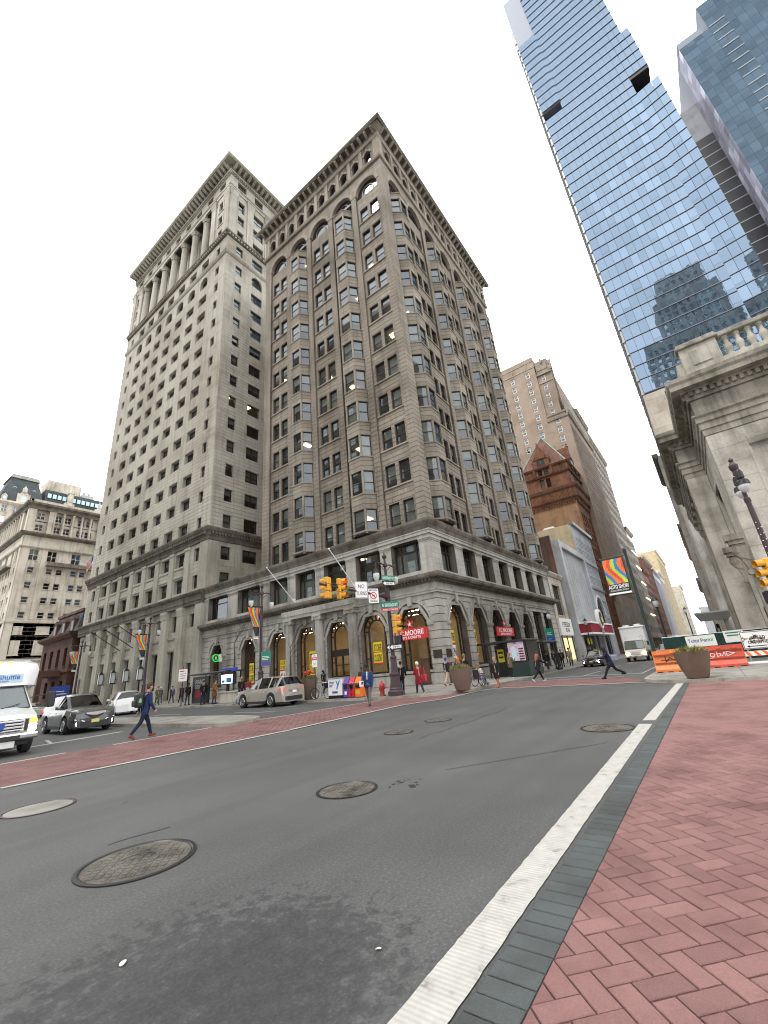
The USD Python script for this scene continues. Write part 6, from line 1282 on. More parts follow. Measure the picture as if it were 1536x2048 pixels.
plate('street_name_sign', 'green arched N BROAD ST sign under the mast arm', bs, 1.1, .36, 'green_ink', [('t', 'white_sign', 'N BROAD ST', .17, 0, .07, .92)], rad=.1)
plate('avenue_of_the_arts_sign', 'narrow red Avenue of the Arts strip under the Broad street sign', lift(at_pole(20.1, 14.5, qb), 4.66), 1.05, .17, 'red_ink', [('t', 'white_sign', 'AVENUE OF THE ARTS', .09, 0, .04, .9)], rad=.02)
plate('one_way_sign', 'double one way arrow sign low on the corner lamp post', lift(at_pole(20.1, 14.45, math.radians(-75)), 2.5), .95, .32, 'black_ink', [('p', 'white_sign', translate(Polygon([(-.44, 0), (-.30, .13), (-.30, -.13)]), 0, .16)), ('p', 'white_sign', translate(Polygon([(-.27, 0), (-.12, .13), (-.12, .08), (.42, .08), (.42, -.08), (-.12, -.08), (-.12, -.13)]), 0, .16)), ('t', 'black_ink', 'ONE WAY', .08, .14, .12, .44)])
def post(label, x, y, h, name='sign_post'):
    t = thing(name, label, 'post', (x, y, KH)); part(t, 'pole', MB().tube((0, 0, 0), (0, 0, h), .035, n=8), 'dark_bronze'); part(t, 'foot', MB().lathe(0, 0, [(.09, 0), (.08, .04), (.04, .06)], 10), 'black_metal')
post('sign pole with the parked bicycle leaning on it', 20.2, 20.95, 2.75); post('sign pole by the bus shelter', 19.95, 36.5, 3.1)
plate('parking_sign', 'red and white parking sign on the pole by the bicycle', lift(at_pole(20.14, 20.9, math.radians(-60)), 2.05), .34, .78, 'white_sign', [('p', 'red_ink', sbox(-.16, .42, .16, .6)), ('t', 'red_ink', 'NO', .09, 0, .64, .14), ('t', 'white_sign', 'STOPPING', .07, 0, .48, .28), ('p', 'grey_metal', sbox(-.1, .22, .1, .26)), ('p', 'grey_metal', sbox(-.1, .12, .1, .15))])
plate('parking_sign', 'white sign with red lettering on the pole by the bus shelter', lift(at_pole(19.9, 36.45, math.radians(-60)), 2.05), .75, .95, 'white_sign', [('p', 'red_ink', sbox(-.3, .76, .1, .84)), ('p', 'red_ink', sbox(-.25, .56, .28, .6)), ('p', 'red_ink', sbox(-.22, .4, .25, .45)), ('p', 'red_ink', sbox(-.2, .22, .2, .28))])
plate('wayfinding_sign', 'green and purple wayfinding panel on the banner lamp post', lift(at_pole(20.45, 26.2, math.radians(-60)), 2.5), .75, 1.0, 'green_ink', [('p', 'white_sign', sbox(-.3, .62, .2, .66)), ('p', 'white_sign', sbox(-.3, .52, .25, .56)), ('p', 'white_sign', sbox(-.3, .42, .15, .46)), ('p', 'purple_ink', sbox(-.36, .03, .36, .3))])
plate('wayfinding_sign', 'green and blue wayfinding panel on the side street lamp', lift(at_pole(40.9, 11.9, math.radians(-30)), 2.6), .9, 1.15, 'green_ink', [('p', 'blue_ink', sbox(-.43, .03, .43, .4)), ('p', 'white_sign', sbox(-.3, .7, .2, .74)), ('p', 'white_sign', sbox(-.3, .56, .25, .6)), ('p', 'white_sign', sbox(-.3, .18, .2, .22))])
plate('wayfinding_sign', 'blue wayfinding board at the foot of the pale tower, far left', lift(at_pole(20.9, 67.5, math.radians(-60)), .9), 2.6, 2.2, 'blue_ink', [('p', 'white_sign', sbox(-.9, 1.5, .6, 1.58)), ('p', 'white_sign', sbox(-.9, 1.2, .9, 1.28))])
# single acorn lamps along the side street
def acorn(label, x, y, h, m='green_iron'):
    t = thing('street_lamp', label, 'street lamp', (x, y, KH)); part(t, 'shaft', MB().lathe(0, 0, [(.26, 0), (.24, .2), (.15, .3), (.13, .9), (.09, 1.0), (.055, h - .3), (.09, h - .25), (.06, h - .1), (.14, h)], 10), m, smooth=30)
    part(t, 'lamp_globe', MB().lathe(0, 0, [(.13, h), (.2, h + .2), (.21, h + .4), (.17, h + .5)], 12), 'lamp_milk', smooth=True); part(t, 'cap', MB().lathe(0, 0, [(.22, h + .48), (.20, h + .55), (.1, h + .68), (.03, h + .8)], 12), m, smooth=30)
acorn('single acorn lamp beside the kiosk on the left pavement', 41.3, 11.75, 4.4); acorn('acorn lamp on the left pavement before the theatre marquee', 55.6, 11.75, 4.2)
acorn('acorn lamp just right of the truck', 38.2, 2.85, 4.0); acorn('distant acorn lamp behind the green site fence', 70, 2.2, 4.9)
t = thing('banner_pole', 'tall dark green pole holding the auto show banner', 'pole', (29.6, 3.0, 0.13)); part(t, 'shaft', MB().lathe(0, 0, [(.2, 0), (.12, .25), (.10, 1), (.08, 6.8), (.12, 6.95), (.11, 7.1), (.02, 7.2)], 10), 'green_iron', smooth=30)
t = thing('street_lamp', 'dark twin-globe lamp post at the right edge against the bank', 'street lamp', (21.3, -2.52, KH))
part(t, 'shaft', MB().lathe(0, 0, [(.3, 0), (.28, .6), (.16, .8), (.12, 2), (.085, 6.3), (.11, 6.35), (.11, 6.5), (.07, 6.55), (.07, 7.5), (.12, 7.55), (.10, 7.7), (.15, 7.8), (.16, 7.95), (.06, 8.1), (.09, 8.2), (.02, 8.3)], 12), 'maroon_iron', smooth=30)
for s in (-1, 1):
    e = (s * .45, s * .02); p = part(t, 'arm', MB().path([(0, 0, 7.0), (e[0] * .5, e[1] * .5, 7.5), (e[0], e[1], 7.55)], .05, 8), 'maroon_iron')
    part(p, 'hood', MB().lathe(*e, [(.08, 7.6), (.12, 7.5), (.13, 7.25), (.10, 7.2), (.2, 7.12), (.22, 7.0), (.23, 6.96)], 14), 'black_metal', smooth=30); part(p, 'lamp_globe', MB().lathe(*e, [(.20, 6.97), (.20, 6.86), (.16, 6.74), (.08, 6.65), (.01, 6.63)], 16), 'lamp_milk', smooth=True)
part(t, 'fairy_lights', cat([MB().sphere((.12 * math.cos(k * .9), .12 * math.sin(k * .9), 3.9 + k * .035), .02, 1) for k in range(46)]), 'white_sign', kind='stuff')
# planters
def planter(label, x, y, h, r, kind, z=KH):
    t = thing('planter', label, 'planter', (x, y, z)); part(t, 'pot', MB().lathe(0, 0, [(r * .52, 0), (r * .62, .05), (r * .82, h * .4), (r * .97, h * .8), (r, h), (r * .93, h), (r * .9, h - .1), (.01, h - .12)], 28), 'planter_brown', smooth=40)
    rr = random.Random(int(x * 10)); g = {0: MB(), 1: MB()}
    for k in range(420):
        a, d = rr.uniform(0, 6.28), r * .92 * math.sqrt(rr.random()); c = np.array([d * math.cos(a), d * math.sin(a), h - .1]); l = rr.uniform(.12, .34) * (1.2 - .5 * d / r); lean = np.array([math.cos(a), math.sin(a), 0]) * rr.uniform(-.1, .5) * l * (1.2 if d > r * .6 else .6) + np.array([rr.uniform(-.08, .08), rr.uniform(-.08, .08), 0])
        tip = c + lean + (0, 0, l * (1 if d < r * .8 else .5)); sd = np.cross(tip - c, (rr.uniform(-1, 1), rr.uniform(-1, 1), .3)); sd /= np.linalg.norm(sd) + 1e-9; w = rr.uniform(.012, .03)
        g[int(rr.random() < kind)].add(np.array([c - sd * w, c + sd * w, (c + tip) / 2 + sd * w * 1.4, tip, (c + tip) / 2 - sd * w * 1.4]), [(0, 1, 2), (0, 2, 4), (2, 3, 4)])
    part(t, 'foliage', g[0], 'leaf_green'); part(t, 'dry_grass', g[1], 'leaf_straw')
    return t
planter('big brown planter at the left kerb corner beside the wheelchair', 21.55, 11.3, 1.12, .60, .35)
planter('big brown planter in front of the orange barriers', 21.75, 0.97, 1.02, .62, .35)
t = planter('planter with red flowers behind the beige parked car', 20.6, 21.9, 1.25, .55, .1); part(t, 'flower', cat([MB().sphere((R.uniform(-.3, .3), R.uniform(-.3, .3), 1.6 + R.uniform(-.1, .15)), .09, 1) for _ in range(9)]), 'flower_red', kind='stuff')
# bare street trees
def bare_tree(label, x, y, h, seed):
    t = thing('street_tree', label, 'tree', (x, y, KH)); rr = random.Random(seed); br = MB()
    def grow(p, d, l, r, lev):
        n = 3; pts = [p]
        for k in range(n): d = d + np.array([rr.uniform(-.16, .16), rr.uniform(-.16, .16), .05]); d /= np.linalg.norm(d); p = p + d * l / n; pts.append(p)
        for k in range(n): br.tube(pts[k], pts[k + 1], r * (1 - .22 * k), r * (1 - .22 * (k + 1)), 5, False)
        if lev < 4:
            for _ in range(3 if lev < 3 else 2):
                a = rr.uniform(0, 6.28); nd = d * .75 + np.array([math.cos(a), math.sin(a), .15]) * rr.uniform(.4, .75); nd /= np.linalg.norm(nd); grow(pts[rr.choice([2, 3])], nd, l * rr.uniform(.55, .75), r * .5, lev + 1)
    tr = MB().lathe(0, 0, [(.11, 0), (.085, .3), (.065, h * .55)], 8); part(t, 'trunk', tr, 'bark'); grow(np.array([0, 0, h * .52]), np.array([.05, 0, 1.0]), h * .2, .06, 0); part(t, 'branches', br, 'bark')
bare_tree('bare street tree left of the banner lamp post', 21.6, 31.7, 6.3, 3); bare_tree('thin young bare tree behind the beige parked car', 21.7, 25.0, 4.3, 5)
# bus shelter, stone kiosk with screen, subway signs
t = thing('bus_shelter', 'black bus shelter with a lit advertising panel, in front of the pale tower', 'bus shelter', (20.9, 31.5, KH))
part(t, 'roof', MB().bevel(-.2, 1.5, 0, 5.7, 2.3, 2.42, .03), 'black_metal'); part(t, 'post', MB().box(1.3, 1.38, .2, .28, 0, 2.3).box(1.3, 1.38, 5.3, 5.38, 0, 2.3), 'black_metal'); part(t, 'glass_back', quad(Fr((1.36, .3), (0, 1), (-1, 0)), 0, 5.0, 0, .25, 2.2), 'clear_glass')
fr = Fr((-.06, 5.0), (0, -1), (-1, 0)); part(t, 'panel', MB(fr).bevel(0, 2.4, -.2, .0, .1, 2.15, .03), 'black_metal'); part(t, 'poster', MB(fr).box(.3, 2.1, .0, .008, .35, 2.0), 'black_ink'); part(t, 'lettering', MB(fr).text('RAND', .33, 1.2, .008, 1.6, fit=1.4, bold=True).text('SEWAR', .3, 1.2, .008, 1.22, fit=1.5, bold=True), 'grey_metal'); part(t, 'poster_picture', MB(fr).box(.5, 1.9, .008, .012, .55, 1.1), 'awning_red')
t = thing('subway_kiosk', 'beige stone kiosk with a bright screen and blue sign beside the shelter', 'kiosk', (21.0, 30.7, KH)); fr = Fr((0, 2.1), (0, -1), (-1, 0))
part(t, 'stone_block', MB(fr).bevel(0, 2.0, -1.0, 0, 0, .75, .03), 'limestone'); part(t, 'slab', MB(fr).bevel(-.1, 2.1, -1.1, .08, .75, .85, .02), 'limestone'); part(t, 'screen_housing', MB(fr).box(.1, 1.8, -.35, -.05, 1.35, 2.25).box(.85, 1.0, -.3, -.1, .85, 1.35), 'black_metal'); part(t, 'screen', MB(fr).box(.2, 1.7, -.05, -.04, 1.42, 2.1), 'screen'); part(t, 'screen_picture', MB(fr).box(.9, 1.6, -.04, -.035, 1.5, 1.85).box(.3, .7, -.04, -.035, 1.5, 1.7), 'sky_ink'); part(t, 'blue_sign', MB(fr).box(-.2, 2.0, -.3, -.1, 2.3, 2.58), 'blue_ink')
t = thing('blade_sign', 'round green lit sign sticking out of the arched wall at left', 'lit sign', (29.0, 46.3, 4.4)); part(t, 'disc', MB().tube((0, -.1, 0), (0, .1, 0), .46, n=28), 'green_dark'); part(t, 'ring', MB().torus((0, -.11, 0), .38, .06, 'w', 28, 6).torus((0, .11, 0), .38, .06, 'w', 28, 6), 'green_lit'); part(t, 'mark', MB().box(-.09, .09, -.13, -.1, -.16, .16), 'white_sign'); part(t, 'bracket', MB().box(.3, .85, -.05, .05, -.08, .08).box(.42, .8, -.12, .12, -.4, .4), 'white_sign')
# boxes along the kerb
t = thing('utility_cabinet', 'white box with a blue letter Y poster beside the newspaper boxes', 'cabinet', (20.05, 18.55, KH)); fr = Fr((0, 1.15), (0, -1), (-1, 0))
part(t, 'body', MB(fr).bevel(0, 1.15, -.8, 0, .18, 1.12, .02), 'white_sign'); part(t, 'plinth', MB(fr).box(.02, 1.13, -.78, -.03, 0, .18), 'black_metal'); part(t, 'lid', MB(fr).bevel(-.03, 1.18, -.83, .03, 1.12, 1.18, .01), 'grey_metal')
part(t, 'letter', MB(fr).poly(unary_union([LineString([(.70, .98), (.82, .76)]).buffer(.04), LineString([(.96, .98), (.74, .56)]).buffer(.045)]), .001, .006), 'sky_ink'); part(t, 'print', MB(fr).box(.12, .55, .001, .004, .92, .96).box(.12, .5, .001, .004, .84, .88).box(.12, .45, .001, .004, .76, .8).box(.12, .35, .001, .004, .66, .72).box(.35, .8, .001, .004, .3, .42), 'purple_ink')
for i, (y, w, m, tx, lb) in enumerate(((18.05, .42, 'purple_ink', None, 'purple newspaper box beside the white cabinet'), (17.6, .42, 'red_ink', 'AL DIA', 'red newspaper box lettered along its side'), (17.05, .5, 'orange_ink', None, 'orange newspaper box nearest the fire hydrant'))):
    t = thing('newspaper_box', lb, 'newspaper box', (20.05, y, KH)); fr = Fr((0, w), (0, -1), (-1, 0))
    part(t, 'cabinet', MB(fr).bevel(0, w, -.45, 0, .05, .78, .02), m); part(t, 'rim', MB(fr).bevel(-.02, w + .02, -.47, .05, .78, .83, .01), 'grey_metal' if i else 'purple_ink'); part(t, 'hood', MB(fr).hull([(.02, -.42, .83), (w - .02, -.42, .83), (.02, 0, .83), (w - .02, 0, .83), (.02, -.42, 1.12), (w - .02, -.42, 1.12), (.02, -.2, 1.12), (w - .02, -.2, 1.12)]), 'red_ink' if i == 1 else m); part(t, 'window', MB(fr).box(.06, w - .06, .001, .006, .5, .72), 'black_metal')
    if tx: part(t, 'lettering', MB(Fr((-.008, w * .3), (0, 0.0001), (-1, 0))).raw((lambda a: (np.column_stack([np.full(len(a[0]), -.008), w * .5 - .06 + a[0][:, 1] * 1.0, .1 + a[0][:, 0]]), a[1]))(arr(meshkit.text_mesh(tx, .13, .004, True)))), 'white_sign')
    else: part(t, 'label', MB(fr).box(.12, w - .12, .001, .005, .2, .38), 'lime_ink' if i else 'white_sign')
t = thing('fire_hydrant', 'red fire hydrant left of the corner lamp post', 'hydrant', (20.35, 15.75, KH)); part(t, 'barrel', MB().lathe(0, 0, [(.19, 0), (.19, .06), (.13, .08), (.12, .42), (.15, .45), (.15, .5), (.13, .52)], 14), 'hydrant_red', smooth=30); part(t, 'bonnet', MB().lathe(0, 0, [(.17, .52), (.16, .6), (.1, .7), (.04, .74), (.04, .8)], 12), 'red_ink', smooth=30)
part(t, 'nozzle', MB().tube((0, 0, .38), (-.22, 0, .38), .075, n=10).tube((0, -.2, .42), (0, .2, .42), .055, n=10), 'hydrant_red')
t = thing('hand_truck', 'folding hand truck loaded with a dark bag, between hydrant and lamp post', 'hand truck', (20.6, 15.2, KH)); part(t, 'frame', MB().path([(-.15, 0, .05), (-.05, .05, 1.15)], .02).path([(.12, -.25, .05), (.2, -.2, 1.15)], .02).path([(-.05, .05, 1.15), (.2, -.2, 1.15)], .02), 'steel'); part(t, 'wheel', MB().torus((-.12, .05, .12), .1, .03, 'w', 14, 5).torus((.15, -.25, .12), .1, .03, 'w', 14, 5), 'rubber'); part(t, 'bag', MB().sphere((.2, 0, .38), .3, 2, (.8, .9, 1.2)), 'black_ink', smooth=True)
def bicycle(label, x, y, rz):
    t = thing('bicycle', label, 'bicycle', (x, y, KH), rz)
    for u, n in ((-.53, 'rear_wheel'), (.53, 'front_wheel')):
        p = part(t, n, MB().torus((u, 0, .34), .325, .022, 'w', 30, 6), 'rubber', smooth=True); part(p, 'rim', MB().torus((u, 0, .34), .295, .012, 'w', 30, 4), 'steel'); part(p, 'spokes', cat([MB().tube((u, 0, .34), (u + .29 * math.cos(a), 0, .34 + .29 * math.sin(a)), .003, n=3, cap=False) for a in np.arange(14) * .449]), 'steel', kind='stuff')
    part(t, 'frame', MB().path([(-.53, .0, .34), (-.12, 0, .30), (.38, 0, .72), (-.18, 0, .74), (-.12, 0, .30)], .018).path([(-.53, 0, .34), (-.18, 0, .74)], .012).path([(.53, 0, .34), (.38, 0, .72), (.34, 0, .92)], .018).path([(-.18, 0, .74), (-.21, 0, .92)], .014), 'grey_metal')
    part(t, 'saddle', MB().hull([(-.36, -.07, .93), (-.36, .07, .93), (-.08, 0, .92), (-.34, -.07, .98), (-.34, .07, .98), (-.08, 0, .96)]), 'white_sign'); part(t, 'handlebar', MB().path([(.28, -.28, .98), (.36, -.05, .96), (.36, .05, .96), (.28, .28, .98)], .014), 'black_metal'); part(t, 'basket', MB().hull([(-.62, -.14, .62), (-.38, -.14, .62), (-.62, .14, .62), (-.38, .14, .62), (-.68, -.18, .92), (-.34, -.18, .92), (-.68, .18, .92), (-.34, .18, .92)]), 'black_metal'); part(t, 'crank', MB().torus((-.12, .04, .30), .09, .01, 'w', 16, 4).path([(-.12, .06, .3), (-.05, .1, .17)], .012).path([(-.12, -.06, .3), (-.19, -.1, .43)], .012), 'black_metal')
bicycle('grey bicycle with white saddle and rear basket, leaning on the sign pole', 20.32, 20.55, math.radians(95))
# newsstand kiosk and second shelter on the side street
t = thing('newsstand', 'dark newsstand kiosk with a picture screen under the second shop sign', 'kiosk', (33.0, 11.55, KH)); fr = Fr((0, 3.2), (0, -1), (-1, 0))
part(t, 'body', MB(fr).bevel(1.65, 3.2, -3.0, 0, 0, 1.05, .02), 'green_iron'); part(t, 'rear', MB(fr).box(0, 1.6, -3.0, -1.6, 0, 2.4).box(1.65, 3.15, -2.9, -.3, 1.05, 2.5), 'black_metal'); part(t, 'roof', MB(fr).bevel(-.7, 3.25, -3.1, .15, 2.5, 2.66, .03), 'black_metal'); part(t, 'post', MB(fr).box(.0, .1, -.1, 0, 0, 2.5).box(1.58, 1.65, -.1, 0, 0, 2.5), 'black_metal')
part(t, 'screen_frame', MB(fr).bevel(1.7, 3.15, -.1, .03, 1.05, 2.55, .02), 'black_metal'); part(t, 'screen', MB(fr).box(1.8, 3.05, .03, .036, 1.12, 2.48), 'poster_pink'); part(t, 'screen_picture', MB(fr).poly(Point(2.2, 2.0).buffer(.2).union(sbox(2.05, 1.2, 2.4, 1.85)), .037, .04), 'pale_blue'); part(t, 'screen_print', MB(fr).poly(unary_union([sbox(2.6, 1.2 + k * .18, 2.98, 1.3 + k * .18) for k in range(5)]), .037, .04), 'brownstone'); part(t, 'yellow_poster', MB(fr).box(.2, .75, -1.59, -1.57, 1.1, 2.1), 'yellow_ink'); part(t, 'poster_print', MB(fr).box(.26, .69, -1.57, -1.565, 1.75, 1.9).box(.3, .65, -1.57, -1.565, 1.4, 1.55), 'black_ink')
t = thing('bus_shelter', 'dark bus shelter with flat canopy behind the newsstand', 'bus shelter', (37.2, 11.9, KH)); part(t, 'roof', MB().bevel(0, 4.2, -.4, 1.6, 2.35, 2.47, .03), 'black_metal'); part(t, 'post', MB().box(.1, .2, 1.3, 1.4, 0, 2.35).box(4.0, 4.1, 1.3, 1.4, 0, 2.35), 'black_metal'); part(t, 'panel', MB().box(0.0, .12, .1, 1.3, .25, 2.1), 'black_metal'); part(t, 'blue_poster', MB().box(-.01, .0, .2, 1.2, .4, 1.7), 'blue_ink')
# barriers, site fence, road sign
def barrier(label, x, y, rz, m, L, tag_):
    t = thing('traffic_barrier', label, 'barrier', (x, y, KH), rz)
    pr = [(-.28, 0), (.28, 0), (.28, .14), (.16, .34), (.12, .72), (.12, 1.05), (-.12, 1.05), (-.12, .72), (-.16, .34), (-.28, .14)]
    b = MB(Fr((0, 0), (0, 1), (1, 0))); P = Polygon(pr); e = trimesh.creation.extrude_polygon(P, L, engine='earcut'); v = np.asarray(e.vertices); b.fr = W0; b.add(np.column_stack([v[:, 2] - L / 2, v[:, 0], v[:, 1]]), e.faces); part(t, 'shell', b, m)
    part(t, 'rib', MB().box(-L / 2 + .05, L / 2 - .05, -.185, -.11, .80, .86).box(-L / 2 + .05, L / 2 - .05, -.2, -.13, .42, .47), 'barrier_dark'); part(t, 'moulding', cat([MB().bevel(u - .1, u + .1, -.17, -.10, z, z + .09, .02) for u, z in ((-L * .33, .84), (0, .88), (L * .33, .86), (-.2, .40), (L * .3, .43))]), m); part(t, 'foot', cat([MB().box(u - .12, u + .12, -.285, -.25, .0, .05) for u in np.linspace(-L * .4, L * .4, 4)]), 'black_metal')
    g = MB(Fr((0, 0), (1, 0), (0, -1)))
    for pts, w in tag_[1]: g.poly(LineString(pts).buffer(w), .152, .158)
    part(t, 'spray_paint', g, tag_[0])
S = lambda o: [(np.array([(0, .26), (.03, .16), (-.02, .02), (.12, .0), (.14, .1), (.02, .14)]) + o, .012)]
bold_ = S((-.62, .52)) + [(Point(-.32, .62).buffer(.09).exterior.coords[:], .012), ([(-.12, .78), (-.12, .54), (.02, .56), (.02, .66), (-.12, .66)], .012), ([(.08, .54), (.2, .74), (.22, .56)], .012), ([(.28, .56), (.28, .74), (.62, .66), (.3, .54)], .012), ([(-.7, .46), (-.3, .48)], .01), ([(-.1, .30), (.08, .31)], .016), ([(0, .3), (-.02, .18)], .016), ([(.12, .2), (.13, .3), (.2, .22), (.24, .3), (.26, .18)], .014)]
barrier('red plastic barrier sprayed with white graffiti, right of the planter', 28.7, 0.05, math.radians(-90), 'barrier_red', 2.0, ('white_sign', bold_))
barrier('orange plastic barrier sprayed with dark graffiti, left of the planter', 27.2, 2.05, math.radians(-88), 'barrier_orange', 1.7, ('black_ink', [([(-.3, .8), (-.3, .5), (-.1, .7), (.1, .55), (.2, .75)], .018), ([(-.5, .6), (-.1, .58), (.4, .62)], .014), ([(-.2, .4), (-.1, .25), (.1, .42), (.3, .3)], .016)]))
barrier('orange barrier half hidden behind the planter with pale graffiti on top', 30.6, 1.9, math.radians(-80), 'barrier_orange', 2.0, ('white_sign', [([(-.7, .9), (-.4, 1.0), (-.3, .88), (0, 1.0), (.3, .9)], .03)]))
t = thing('site_fence', 'dark green cloth fence with white contractor signs behind the barriers', 'fence', (35.0, 0, KH)); fr = Fr((0, 2.9), (0, -1), (-1, 0))
part(t, 'cloth', MB(fr).box(0, 11, -.02, 0, .1, 1.72), 'fence_green'); pieces(t, 'post', [MB(fr).tube((u, -.05, 0), (u, -.05, 1.8), .03, n=6) for u in np.arange(0, 11, 1.8)], 'grey_metal'); part(t, 'rail', MB(fr).tube((0, -.05, 1.74), (11, -.05, 1.74), .025, n=6), 'grey_metal')
part(t, 'sign_panel', MB(fr).box(1.3, 2.9, .003, .012, 1.0, 1.68).box(3.35, 4.35, .003, .012, 1.1, 1.80), 'white_sign'); part(t, 'lettering', MB(fr).text('Tutor', .2, 1.72, .012, 1.28, bold=True, fit=.62), 'blue_ink'); part(t, 'lettering', MB(fr).text('Perini', .2, 2.42, .012, 1.28, fit=.66, bold=True).box(3.45, 4.2, .012, .014, 1.62, 1.70).box(3.5, 4.1, .012, .014, 1.46, 1.54), 'green_ink')
t = thing('crossing_sign', 'graffiti-covered white pedestrian detour board on a striped barricade at the right edge', 'sign', (30.2, -1.05, KH)); fr = Fr((0, 0), (0.12, -1), (-1, -.12))
part(t, 'board', MB(fr).bevel(0, 2.1, -.03, 0, .72, 1.62, .01), 'white_sign'); part(t, 'edge', MB(fr).poly(sbox(.02, .74, 2.08, 1.6).difference(sbox(.05, .77, 2.05, 1.57)), .001, .006), 'black_ink'); part(t, 'lettering', MB(fr).text('AHEAD', .16, .72, .002, 1.2, bold=True, fit=.62).text('CROSS HERE', .16, .78, .002, .98, bold=True, fit=1.05).poly(unary_union([Polygon([(.15, .86), (.27, .93), (.27, .79)]), sbox(.27, .84, 1.0, .88)]), .002, .006), 'black_ink')
g = MB(fr); rr = random.Random(4)
for k in range(16): c = (rr.uniform(.1, 1.6), rr.uniform(1.05, 1.5)); g.poly(LineString([(c[0] + rr.uniform(-.12, .12), c[1] + rr.uniform(-.09, .09)) for _ in range(4)]).buffer(.012), .007, .010)
part(t, 'spray_paint', g, 'brownstone')
part(t, 'barricade_board', MB(fr).bevel(-.1, 2.2, -.03, 0, .38, .62, .01), 'white_sign'); part(t, 'stripe', cat([MB(fr).poly(Polygon([(u, .385), (u + .16, .385), (u + .02, .615), (u - .14, .615)]), .001, .006) for u in np.arange(.1, 2.2, .36)]), 'orange_ink', kind='stuff'); part(t, 'leg', MB(fr).box(.1, .16, -.05, -.01, 0, 1.7).box(1.9, 1.96, -.05, -.01, 0, 1.7), 'grey_metal'); part(t, 'foot_rail', MB(fr).bevel(-.1, 2.3, -.25, .2, .0, .1, .02), 'white_metal')
paint('car_cream', (0.56, 0.50, 0.42), 0.35, coat=.6, var=.05)
paint('car_beige', (0.42, 0.385, 0.33), 0.25, metallic=0.35, coat=1.0, var=0.02); paint('car_dark', (0.030, 0.031, 0.034), 0.25, metallic=0.1, coat=1.0, var=0.02)
paint('car_white', (0.70, 0.70, 0.69), 0.3, coat=1.0, var=0.02); paint('car_black', (0.015, 0.015, 0.017), 0.25, coat=1.0, var=0.02)
paint('plastic_dark', (0.022, 0.022, 0.023), 0.55); paint('plate_yellow', (0.62, 0.55, 0.16), 0.4); paint('lens_clear', (0.55, 0.56, 0.57), 0.1, metallic=.6); paint('lens_red', (0.33, 0.012, 0.012), 0.15); paint('dash', (0.03, 0.03, 0.032), 0.7)
glass('bus_glass', tint=(0.42, 0.48, 0.48), ior=1.9)

# ---------------------------------------------------------------- vehicles
def wheel(t, x, y, r, side, w=.23):
    p = part(t, 'wheel', MB().lathe(0, 0, [(r * .62, -w / 2), (r * .94, -w / 2), (r, -w * .36), (r, w * .36), (r * .94, w / 2), (r * .62, w / 2)], 24) if False else _disc([(r * .60, -w / 2), (r * .93, -w / 2), (r, -w * .34), (r, w * .34), (r * .93, w / 2), (r * .60, w / 2)], x, y, r), 'rubber', smooth=35)
    o = side * (w * .5 + .012); part(p, 'hub', _disc([(r * .62, o - side * .010), (r * .62, o - side * .006)], x, y, r), 'plastic_dark')
    sp = MB()
    for k in range(5):
        a = k * 2 * math.pi / 5 + .3; c, s_ = math.cos(a), math.sin(a); q = np.array([c, s_]); n = np.array([-s_, c])
        P = [(q * .05 + n * .045), (q * .05 - n * .045), (q * r * .6 - n * .03), (q * r * .6 + n * .03)]
        sp.hull([(x + e[0], y + o - side * .004, r + e[1]) for e in P] + [(x + e[0], y + o + side * .012, r + e[1]) for e in P])
    part(p, 'rim', sp.raw(MB().torus((x, y + o + side * .004, r), r * .60, .018, 'w', 24, 6)), 'steel')
def _disc(pr, x, y, r):
    m = MB().lathe(0, 0, [(a, b) for a, b in pr], 24); v, f = m.arrays(); return np.column_stack([x + v[:, 0], y + v[:, 2], r + v[:, 1]]), f
